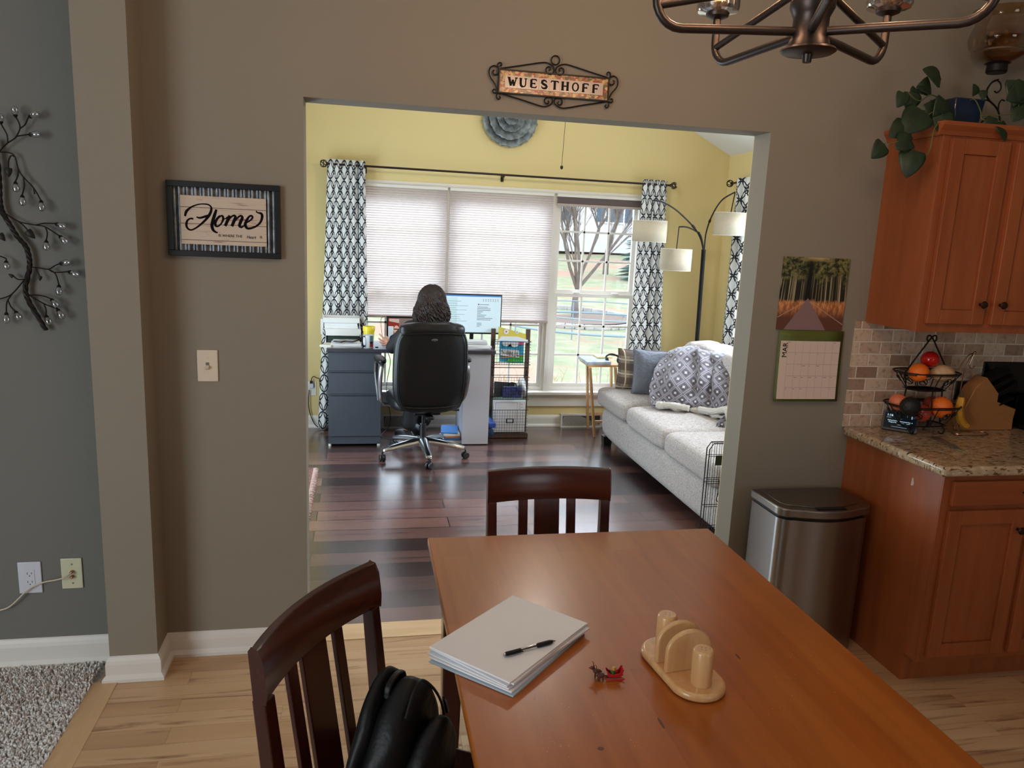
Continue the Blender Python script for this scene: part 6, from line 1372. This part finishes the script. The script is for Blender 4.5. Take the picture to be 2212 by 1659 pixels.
skinmesh('trousers', [(.485, 5.56, .50), (.385, 5.64, .515), (.37, 5.95, .51), (.385, 5.93, .28), (.365, 5.915, .10), (.585, 5.64, .515), (.58, 5.96, .505), (.52, 6.02, .28), (.49, 6.04, .10)], [(0, 1), (1, 2), (2, 3), (3, 4), (0, 5), (5, 6), (6, 7), (7, 8)], [(.15, .11), .092, .076, .062, .062, .092, .076, .062, .062], pants, t)
for c, a in (((.352, 5.90, 0), .45), ((.47, 6.05, 0), .2)):
    c = Vector(c); R = Rz(a); b = B(); b.ell((0, 0, 0), (1, 1, 1), 20, None, lambda q, d: c+R @ Vector((.045*se(d.x, .7), .04+.115*se(d.y, .8), .060+.048*se(d.z, .7)*(1-.35*max(0, d.y))))); sh_ = b.build('shoe', mat('dark_shoe', (34, 34, 38), .6), t)
    b = B(); b.ell((0, 0, 0), (1, 1, 1), 20, None, lambda q, d: c+R @ Vector((.048*se(d.x, .6), .04+.120*se(d.y, .7), .014+.013*se(d.z, .5)))); b.build('sole', mat('pale_sole', (168, 172, 180), .6), sh_)
# hair: cap plus curls
HCn = Vector((hx+.004, 5.590, 1.172)); b = B()
b.ell(HCn+Vector((0, -.004, .006)), (.092, .106, .104), 24, None, lambda q, d: q*(1+.04*noise.noise(q*40)))
rnd = random.Random(21)
for k in range(340):
    th = rnd.uniform(-pi*1.15, pi*.15); el = rnd.uniform(.1, 1.45); ph_ = rnd.uniform(0, 6.28); pts = []; n_ = 18; zend = 1.035+rnd.uniform(-.02, .03); low_ = rnd.uniform(.120, .132)
    for i in range(n_+1):
        f = i/n_
        if f < .42:
            e_ = el*(1-f/.42); r_, z_ = .097*math.cos(e_), .112*math.sin(e_)
        else:
            g_ = (f-.42)/.58; r_, z_ = .097+(low_-.097)*math.sin(g_*pi/2), -(HCn.z-zend)*g_
        wv_ = .002+.0085*f; pts.append(HCn+Vector((math.cos(th)*r_+wv_*math.cos(ph_+f*24), math.sin(th)*r_*1.06+wv_*math.sin(ph_+f*24), z_)))
    b.tube(pts, [.0058]*(n_-2)+[.0052, .004, .002], 5)
b.build('hair', hairm, t)

# ---- sofa
sf = N('oatmeal_chenille', .92, .2); v = sf.coord('Object'); f1 = sf.noise(v, 170, 4); f2 = sf.noise(sf.coord('Object', (1, 1, 3)), 60, 3)
sf.base(sf.mix(sf.rng(sf.math('ADD', sf.math('MULTIPLY', f1, .6), sf.math('MULTIPLY', f2, .4)), .40, .60), c4((160, 150, 145)), c4((200, 194, 191)))); sf.bump(f1, .5, .003)
sofam = sf.m
SX0, SX1, SY0, SY1 = 1.925, 2.93, 3.45, 5.92
t = thing('sofa', ((SX0+SX1)/2, 4.66, 0), 'oatmeal beige fabric sofa with three seat cushions along the right side of the office', 'sofa')
def soft(x0, x1, y0, y1, z0, z1, nm, par=None, e=.28, puff=.0, wr_=0, seed=0, sub=1, n=40, fn=None, m=None):
    c = Vector(((x0+x1)/2, (y0+y1)/2, (z0+z1)/2)); h = Vector(((x1-x0)/2, (y1-y0)/2, (z1-z0)/2))
    def f(q, d):
        x, y, z = se(d.x, e), se(d.y, e), se(d.z, .45); p = Vector((x*h.x, y*h.y, z*h.z)); p.z += puff*(1-x*x)*(1-y*y)*(1 if z > 0 else 0)
        if wr_: w_ = c+p; p += d*wr_*noise.noise(Vector((w_.x*4+seed, w_.y*14, w_.z*5+seed)))
        if fn: p = fn(p, d)
        return p
    b = B(); b.ell(c, (1, 1, 1), n, None, f); return b.build(nm, m or sofam, par or t, sub=sub)
soft(SX0+.005, SX1, SY0, SY1-.03, .075, .33, 'frame', e=.12, wr_=.006, n=32)
ends = [(5.235, 5.94), (4.49, 5.24), (3.72, 4.495)]
for k, (a, c_) in enumerate(ends): soft(SX0-.018, 2.62, a, c_, .315, .470+.0*k, 'seat_cushion', e=.20, puff=.022, wr_=.010, seed=k*7, n=52)
soft(2.60, SX1, SY0, SY1-.03, .30, .82, 'back_frame', e=.15, n=32)
for k, (a, c_) in enumerate(((5.22, 5.90), (4.46, 5.22), (3.72, 4.46))): soft(2.56, 2.86, a, c_, .46, .885, 'back_cushion', e=.35, wr_=.022, seed=k*5+2, n=48, fn=lambda p, d: Vector((p.x+p.z*.18, p.y, p.z)))
soft(SX0+.0, SX1, 3.45, 3.73, .08, .60, 'armrest', e=.25, n=32)
for x, y in ((1.985, 5.80), (2.86, 5.80), (1.985, 3.55), (2.86, 3.55)): B().obox((x, y, .0395), (.075, .075, .079), None, .82).build('leg', mat('black_wood_foot', (24, 22, 22), .5), t, smooth=False)
# ---- cushions
def pillow(name, label, c, ax_, up_, wd, ht, th, m, grp=None, wr_=.004):
    ax_, up_ = Vector(ax_).normalized(), Vector(up_); up_ = (up_-ax_*up_.dot(ax_)).normalized(); nn = ax_.cross(up_); c = Vector(c)
    t = thing(name, c-zz*ht*.5, label, 'cushion', grp); b = B()
    for s in (-1, 1):
        b.grid(lambda u, v, s=s: (lambda x, y: c+ax_*(x*wd/2*(1-.05*(1-abs(y))**.7*abs(x)**3*0+.0))*(1-.07*(1-y*y))+up_*(y*ht/2*(1-.07*(1-x*x)))+nn*(s*th/2*((1-x**4)*(1-y**4))**.55+(wr_*noise.noise(Vector((x*3, y*3, s*2+wd*9))))*(1-x**8)))(u*2-1, v*2-1), 26, 26)
    b.build('cover', m, t, sub=0); ring = []
    for i in range(48):
        q = i/12; k = int(q); f = q-k; x, y = [(-1+2*f, -1), (1, -1+2*f), (1-2*f, 1), (-1, 1-2*f)][k]; ring.append(c+ax_*(x*wd/2*(1-.07*(1-y*y)))+up_*(y*ht/2*(1-.07*(1-x*x))))
    B().tube(ring, .004, 6, closed=True).build('seam', m, t); return t
w = N('plaid_fabric', .9, .2); v = w.coord('Object'); sep = w.n('SeparateXYZ'); w.l(v, sep.inputs[0])
zf = w.math('FRACT', w.math('MULTIPLY', sep.outputs[2], 9.)); xf = w.math('FRACT', w.math('ADD', w.math('MULTIPLY', sep.outputs[0], 9.), .3))
c = w.mix(w.math('GREATER_THAN', zf, .5), c4((150, 136, 120)), c4((108, 92, 78))); c = w.mix(w.math('MULTIPLY', w.math('GREATER_THAN', xf, .5), .5), c, c4((80, 82, 92))); c = w.mix(w.math('LESS_THAN', w.math('ABSOLUTE', w.math('SUBTRACT', zf, .25)), .04), c, c4((206, 196, 180))); c = w.mix(w.math('LESS_THAN', w.math('ABSOLUTE', w.math('SUBTRACT', xf, .25)), .04), c, c4((206, 196, 180))); w.base(c); plaid = w.m
greyf = mat('grey_plush', (104, 108, 120), .95, bump=.9, bscale=45, sheen=.3)
pillow('plaid_cushion', 'brown plaid cushion standing at the far end of the sofa', (2.19, 5.74, .64), (.93, -.36, 0), (.0, .16, 1), .34, .33, .15, plaid)
pillow('grey_cushion', 'plush grey cushion leaning between the plaid cushion and the blanket', (2.27, 5.56, .650), (.96, -.27, 0), (.04, .26, 1), .37, .365, .16, greyf, wr_=.010)
# ---- blanket
w = N('star_lattice_fleece', .85, .2); w.p.inputs['Sheen Weight'].default_value = .4; uvn = w.n('TexCoord'); sep = w.n('SeparateXYZ'); w.l(uvn.outputs['UV'], sep.inputs[0]); U, Vv = sep.outputs[0], sep.outputs[1]
a = w.math('ADD', U, Vv); c_ = w.math('SUBTRACT', U, Vv); fa = w.math('ABSOLUTE', w.math('SUBTRACT', w.math('FRACT', a), .5)); fc_ = w.math('ABSOLUTE', w.math('SUBTRACT', w.math('FRACT', c_), .5))
ln = w.math('MAXIMUM', w.math('GREATER_THAN', fa, .465), w.math('GREATER_THAN', fc_, .465)); ln0 = w.math('MAXIMUM', w.math('GREATER_THAN', fa, .43), w.math('GREATER_THAN', fc_, .43)); ctr_ = w.math('SQRT', w.math('ADD', w.math('MULTIPLY', fa, fa), w.math('MULTIPLY', fc_, fc_)))
col = w.mix(w.rng(w.math('MAXIMUM', fa, fc_), .26, .42), c4((66, 60, 66)), c4((122, 116, 126))); ang = w.math('MULTIPLY', w.math('MINIMUM', fa, fc_), 1)
star = w.math('MULTIPLY', w.math('LESS_THAN', ctr_, .17), w.math('LESS_THAN', ang, .022)); star = w.math('MAXIMUM', star, w.math('MULTIPLY', w.math('LESS_THAN', ctr_, .14), w.math('LESS_THAN', w.math('ABSOLUTE', w.math('SUBTRACT', fa, fc_)), .025)))
col = w.mix(ln0, col, c4((168, 162, 170))); col = w.mix(ln, col, c4((58, 52, 58))); col = w.mix(star, col, c4((204, 200, 206))); w.base(col); flm = w.m
sherpa = mat('cream_sherpa', (208, 202, 194), .95, bump=1.0, bscale=140)
rows = [[(1410, 876, 5.03), (1450, 884, 4.98), (1490, 888, 4.90), (1530, 896, 4.80), (1562, 905, 4.70), (1595, 915, 4.62)],
        [(1400, 845, 5.18), (1440, 858, 5.05), (1488, 866, 4.93), (1530, 872, 4.83), (1568, 878, 4.73), (1605, 884, 4.62)],
        [(1410, 806, 5.34), (1446, 815, 5.18), (1490, 822, 5.04), (1532, 828, 4.96), (1574, 835, 4.85), (1612, 840, 4.74)],
        [(1422, 782, 5.50), (1455, 777, 5.38), (1492, 776, 5.26), (1530, 788, 5.14), (1578, 797, 5.02), (1618, 800, 4.90)],
        [(1434, 766, 5.60), (1462, 754, 5.55), (1497, 748, 5.46), (1520, 758, 5.32), (1578, 767, 5.18), (1620, 770, 5.05)],
        [(1446, 776, 5.72), (1472, 765, 5.67), (1500, 762, 5.60), (1530, 768, 5.50), (1585, 773, 5.38), (1625, 776, 5.20)]]
G = [[P(*q) for q in r] for r in rows]
def cr(p, f):
    n = len(p)-1; s = min(f*n, n-1e-6); k = int(s); tt = s-k; g = lambda i: p[max(0, min(n, i))]; a, b_, c_, d = g(k-1), g(k), g(k+1), g(k+2)
    return .5*((2*b_)+(c_-a)*tt+(2*a-5*b_+4*c_-d)*tt*tt+(3*b_-a-3*c_+d)*tt**3)
def bl(u, v):
    p = cr([cr(r, u) for r in G], v); fold = .024*math.sin(u*15+2.6*math.sin(v*3.1)+v*3)*math.sin(pi*min(1, v*1.15))+.050*noise.noise(Vector((u*4.5, v*3.2, 1.7)))+.022*noise.noise(Vector((u*11, v*8, 4.2)))+.05*math.exp(-((u-.50-.06*v)/.05)**2)*min(1, max(0, v-.15)*4)-.045*math.exp(-((u-.60-.04*v)/.04)**2)*min(1, max(0, v-.1)*4)
    return p+Vector((-.75, -.6, .15))*fold
t = thing('blanket', PZ(1480, 885, .49), 'grey and white star-lattice fleece blanket heaped on the sofa', 'blanket')
b = B(); b.grid(bl, 110, 80, uv=lambda u, v: (u*8.5, v*7.6)); b.build('fleece', flm, t, solid=.012)
hem = [bl(i/40, .0) for i in range(41)]; b = B(); b.tube([p+Vector((-.012, -.012, .016)) for p in hem[2:]], [.020+.010*math.sin(i*.8) for i in range(39)], 10)
b.tube(spline([bl(.12, .03)+Vector((-.02, -.02, .02)), bl(.2, .11)+Vector((-.04, -.03, .0)), bl(.32, .07)+Vector((-.05, -.03, .02)), bl(.42, .03)+Vector((-.03, -.03, .02))], 6), .022, 10)
b.tube(spline([bl(.5, .04)+Vector((-.02, -.02, .02)), bl(.7, .08)+Vector((-.03, -.03, .02)), bl(.85, .16)+Vector((-.03, -.03, .01)), bl(.93, .08)+Vector((-.04, -.03, 0))], 6), .024, 10)
for i, q in enumerate(b.v): b.v[i] = q+Vector((1, 1, 1))*.004*noise.noise(q*60)
b.build('sherpa_lining', sherpa, t)['label'] = 'cream fluffy underside rolled out along the hem'
b = B(); b.grid(lambda u, v: bl(.86+.10*u, -.0)+Vector((-.03-.10*v-.0*u, -.03-.06*v, .035-.045*v+.012*math.sin(u*7+v*4))), 14, 12, uv=lambda u, v: (u*1.6, v*1.6)); b.build('corner_flap', flm, t, solid=.010)
# ---- folding tray table
TT = .655; t = thing('tray_table', (2.0, 6.08, 0), 'small folding wooden tray table between the window and the sofa', 'tray table')
tc_ = [PZ(1252, 775, TT), PZ(1272, 789, TT), PZ(1338, 795, TT), PZ(1322, 778, TT)]
tc_[2] = tc_[1]+Vector((.27, .02, 0)); tc_[3] = tc_[0]+(tc_[2]-tc_[1])
top = B(); top.add([q+zz*s for s in (-.016, 0) for q in tc_], [(3, 2, 1, 0), (4, 5, 6, 7), (0, 1, 5, 4), (1, 2, 6, 5), (2, 3, 7, 6), (3, 0, 4, 7)]); top.build('tray_top', beech, t, smooth=False)
fa_, fb_ = PZ(1284, 943, 0), PZ(1266, 925, 0); ta, tb = tc_[1]+Vector((.01, .0, -.016)), tc_[0]+Vector((.06, .0, -.016)); sh = (tc_[2]-tc_[1])*.82
for o_s in (Vector((0, 0, 0)), sh):
    B().beam(ta+o_s, fa_+o_s, .018, .030, (0, 1, 0)).build('leg', beech, t, smooth=False); B().beam(tb+o_s+Vector((.015, .02, 0)), fb_+o_s+Vector((.015, 0, 0)), .018, .030, (0, 1, 0)).build('leg', beech, t, smooth=False)
B().beam(fa_.lerp(ta, .22), fa_.lerp(ta, .22)+sh, .016, .022).build('stretcher', beech, t, smooth=False); B().beam(fb_.lerp(tb, .22)+Vector((.015, .01, 0)), fb_.lerp(tb, .22)+sh+Vector((.015, .01, 0)), .016, .022).build('stretcher', beech, t, smooth=False)
def ontray(name, label, cat, u0, u1, v0, v1, h0, h1, m, skew=0):
    e1_, e2_ = tc_[2]-tc_[1], tc_[0]-tc_[1]; q = [tc_[1]+e1_*u+e2_*(v_+skew*u) for u, v_ in ((u0, v0), (u1, v0), (u1, v1), (u0, v1))]
    b = B(); b.add([p+zz*s for s in (h0, h1) for p in q], [(3, 2, 1, 0), (4, 5, 6, 7), (0, 1, 5, 4), (1, 2, 6, 5), (2, 3, 7, 6), (3, 0, 4, 7)]); return tag(b.build(name, m, smooth=False, bev=.002), label, cat)
ontray('magazine_pile', 'pile of glossy blue-white magazines on the tray table', 'magazines', -.05, .72, .02, .98, .0005, .026, mat('glossy_magazine', (176, 190, 206), .25, mott=.25, mscale=14))
ontray('yellow_magazine', 'yellow booklet at the back of the tray table', 'booklet', .45, .95, .55, 1.0, .027, .040, mat('yellow_booklet', (214, 196, 130), .4))
hpC = tc_[1].lerp(tc_[2], .86)+(tc_[0]-tc_[1])*.35+zz*.02
t = thing('headphones', hpC-zz*.02, 'black headphones lying on the tray table beside the plaid cushion', 'headphones')
B().tube(spline([hpC+Vector((-.05, -.02, .0)), hpC+Vector((-.05, .0, .035)), hpC+Vector((0, .02, .05)), hpC+Vector((.05, .0, .035)), hpC+Vector((.05, -.02, 0))], 6), .008, 8).build('headband', black, t)
for s in (-1, 1): B().ell(hpC+Vector((s*.05, -.02, .006)), (.014, .026, .026), 14).build('ear_cup', black, t)
# ---- arc floor lamp with three drum shades
LY = 5.98; lb_ = P(1509, 735, LY); lb_.z = 0
t = thing('floor_lamp', lb_, 'black arc floor lamp with three white drum shades in the corner behind the sofa', 'floor lamp')
B().lathe([(0, 0), (.14, 0), (.14, .018), (.02, .03), (0, .03)], lb_, 32).build('base', black, t)
topp = P(1520, 540, LY); B().tube([lb_+zz*.02, topp], .0175, 14).build('pole', mat('matt_black_pole', (8, 8, 9), .6, spec=.2), t)
B().cyl(topp-zz*.004, topp+zz*.004, .019).build('collar', black, t)
shadem = shade_mat('linen_drum', (236, 226, 206), .35)
def armlamp(arc, sx, sy_top, r, h, Ys):
    pts = spline([P(px, py, Y) for px, py, Y in arc], 7); a = B().tube(pts, .006, 8).build('arc_arm', black, t)
    m_ = pts[len(pts)*2//5]; B().tube([m_-(pts[len(pts)*2//5+1]-m_)*.6, m_+(pts[len(pts)*2//5+1]-m_)*.6], .010, 8).build('joint', black, a)
    e = pts[-1]; c = P(sx, sy_top, Ys); c.x = e.x-.02*(1 if sx > 1500 else .3); B().tube([e, Vector((c.x, c.y, c.z+.0))], .0045, 8).build('drop_rod', black, a)
    s_ = B(); s_.lathe([(r, 0), (r, -h)], c, 40); o = s_.build('drum_shade', shadem, a, solid=.002)
    b = B(); 
    for z in (0, -h): b.tube([c+Vector((r*math.cos(q), r*math.sin(q), z)) for q in [2*pi*i/40 for i in range(40)]], .002, 5, closed=True)
    for k in range(3): q = 2*pi*k/3; b.tube([c+Vector((0, 0, -.01)), c+Vector((r*math.cos(q), r*math.sin(q), 0))], .002, 5)
    b.build('shade_ring', whitep, o); B().cyl(c, c-zz*.07, .016).build('socket', black, o); B().ell(c-zz*.10, (.026, .026, .035), 14).build('bulb', mat('unlit_bulb', (232, 230, 224), .3), o)
armlamp([(1519, 540, LY), (1513, 515, LY), (1498, 490, LY-.05), (1462, 455, LY-.12), (1432, 437, LY-.18), (1410, 433, LY-.20)], 1402, 477, .132, .162, LY-.20)
armlamp([(1520, 540, LY), (1514, 510, LY-.02), (1504, 500, LY-.05), (1485, 491, LY-.08), (1467, 490, LY-.10)], 1463, 538, .125, .170, LY-.10)
armlamp([(1521, 540, LY), (1526, 500, LY-.03), (1540, 462, LY-.06), (1560, 432, LY-.10), (1588, 415, LY-.12)], 1578, 460, .128, .178, LY-.12)
# ---- wire crate panel by the right jamb
t = thing('wire_crate', (2.0, 3.35, 0), 'folded black wire dog crate standing inside the office beside the right jamb', 'crate')
wy = 3.34; x0_, x1_ = 1.675, 2.35; zt_ = .705
b = B()
for dy in (0, .03):
    b.tube([(x0_, wy+dy, 0.005), (x0_, wy+dy, zt_-.03), (x0_+.02, wy+dy, zt_), (x1_, wy+dy, zt_), (x1_, wy+dy, .005)], .003, 6, closed=True)
    for i in range(1, 27): x = x0_+.026*i; b.tube([(x, wy+dy, .005), (x, wy+dy, zt_)], .0014, 5) if x < x1_ else None
    for z in (.05, .16, .27, .38, .50, .52, .64): b.tube([(x0_, wy+dy, z), (x1_, wy+dy, z)], .0018, 5)
b.build('wire_panel', blackm, t)
B().box(x0_+.035, x0_+.14, wy-.006, wy-.003, .595, .645).build('name_plate', black, t, smooth=False)
B().tube(spline([(x0_+.06, wy-.01, .52), (x0_+.065, wy-.012, .47), (x0_+.055, wy-.012, .42), (x0_+.08, wy-.012, .405), (x0_+.10, wy-.01, .43)], 5), .0025, 6).build('latch', blackm, t)
# ---- fringed rug at the left of the office floor
t = thing('rug', (-.70, 4.8, 0), 'edge of a reddish fringed rug just inside the office on the left', 'rug')
B().box(-1.15, -.325, 4.15, 5.27, .0005, .010).build('pile', mat('reddish_rug', (120, 78, 70), .95, mott=.4, mscale=60, bump=.6, bscale=150), t)
b = B(); rnd = random.Random(9)
for i in range(150): y = 4.15+1.12*i/150; b.tube([(-.325, y, .007), (-.305, y+rnd.uniform(-.006, .006), .010), (-.288+rnd.uniform(-.004, .004), y+rnd.uniform(-.010, .010), .003)], [.0022, .0018, .001], 4)
b.build('fringe', mat('rug_fringe', (190, 160, 150), .95), t)['kind'] = 'stuff'
# desk cables
b = B(); b.tube(spline([(.19, 5.95, .74), (.22, 5.9, .66), (.20, 6.1, .40), (.24, 6.2, .10), (.16, 6.1, .006), (.30, 5.98, .006), (.36, 6.1, .006), (.28, 6.2, .006)], 7), .0028, 6)
tag(b.build('desk_cable', black), 'thin black cable hanging behind the chair under the desk and coiling on the floor', 'cable')
# ---- metal branch wall art on the living room wall
YA = YW-.012-.022
def wa(x, y, dy=0): q = P(x*.3376, 200+y*.3376, YA-dy); return q
t = thing('branch_wall_art', (-1.17, YW-.012, 1.25), 'dark twisted metal branch wall art with leaves and clear glass buds', 'wall art')
twig = mat('dark_twig_metal', (30, 24, 22), .5, .5)
trunk = spline([wa(*p) for p in ((-30, 300), (-12, 480), (-4, 600), (0, 700), (18, 770), (60, 840), (110, 920), (165, 985), (187, 1060), (188, 1130), (163, 1250), (182, 1330), (240, 1430), (292, 1518))], 8)
b = B()
for k in range(3):
    b.tube([p+Vector((math.cos(i*.55+k*2.1)*.0045, math.sin(i*.55+k*2.1)*.0035, 0)) for i, p in enumerate(trunk)], .0048, 7)
b.build('twisted_stem', twig, t)
for pts in ([(-10, 385), (20, 350), (50, 322), (85, 300), (105, 280), (128, 230), (120, 190), (103, 160)], [(128, 230), (160, 205), (180, 160)], [(105, 280), (140, 274), (178, 268)], [(50, 322), (45, 270), (15, 215), (5, 195)],
            [(-8, 380), (60, 385), (95, 410), (118, 490), (150, 540), (215, 610), (262, 690)], [(118, 490), (115, 530), (98, 570)], [(150, 540), (155, 600), (142, 655)], [(95, 410), (70, 405), (55, 440), (55, 485)], [(215, 610), (222, 650)],
            [(22, 765), (120, 825), (230, 848), (290, 860), (378, 915)], [(230, 848), (285, 836), (350, 838)], [(290, 860), (303, 900), (296, 945)], [(120, 825), (150, 850), (182, 885)],
            [(190, 1115), (250, 1122), (310, 1130), (350, 1108), (380, 1095)], [(310, 1130), (340, 1148), (385, 1150), (435, 1145)], [(310, 1130), (355, 1160), (377, 1230)], [(230, 1122), (255, 1178)],
            [(165, 1295), (260, 1298), (325, 1318)], [(190, 1298), (280, 1350), (365, 1382)], [(280, 1350), (295, 1390), (294, 1425)], [(158, 1195), (75, 1290), (0, 1320), (-40, 1330)], [(80, 1285), (45, 1340), (41, 1405)], [(52, 1330), (70, 1370), (98, 1398)], [(158, 1195), (115, 1195), (85, 1172)]):
    B().tube(spline([wa(*p) for p in pts], 5), .0022, 6).build('twig', twig, t)
B().tube(spline([wa(*p) for p in [(-20, 1040), (35, 1060), (40, 1075)]], 5), .0022, 6).build('twig', twig, t)
for (x, y, x2, y2) in ((100, 158, 93, 92), (182, 158, 240, 130), (182, 268, 250, 268), (8, 200, -2, 140), (262, 688, 268, 752), (98, 570, 106, 630), (142, 655, 146, 718), (352, 838, 415, 862), (378, 915, 428, 962), (296, 945, 298, 1004), (380, 1096, 445, 1084), (435, 1145, 500, 1168), (377, 1230, 378, 1290), (325, 1318, 366, 1368), (365, 1382, 402, 1442), (294, 1425, 318, 1478), (41, 1405, 42, 1472), (98, 1398, 128, 1448), (38, 1075, 46, 1125)):
    a_, e_ = wa(x, y, .006), wa(x2, y2, .010); d = (e_-a_); Ln = d.length; z_ = d.normalized(); x_ = z_.cross(Vector((0, 1, 0))).normalized(); R = Matrix((x_, z_.cross(x_), z_)).transposed()
    o = B().lathe([(0, 0), (.004, .001), (.0100, Ln*.35), (.0118, Ln*.62), (.0095, Ln*.88), (.004, Ln*1.0), (0, Ln*1.02)], a_+z_*Ln*.12, 12, R).build('glass_bud', crystal, t)
    B().lathe([(0, -.002), (.0035, 0), (.0075, Ln*.2), (.0062, Ln*.30), (0, Ln*.12)], a_, 8, R).build('bud_cap', twig, o)
for (x, y, dx_, dy_, s) in ((55, 478, 0, 1, .032), (170, 880, .8, .8, .036), (258, 1172, -.1, 1, .018), (86, 1180, -1, -.6, .018), (-5, 900, .6, .8, .03)):
    c = wa(x, y, .004); d = (wa(x+dx_*20, y+dy_*20, .004)-c).normalized(); leaf(c, d, s, Vector((.2, -1, 0)), t, twig, .75)
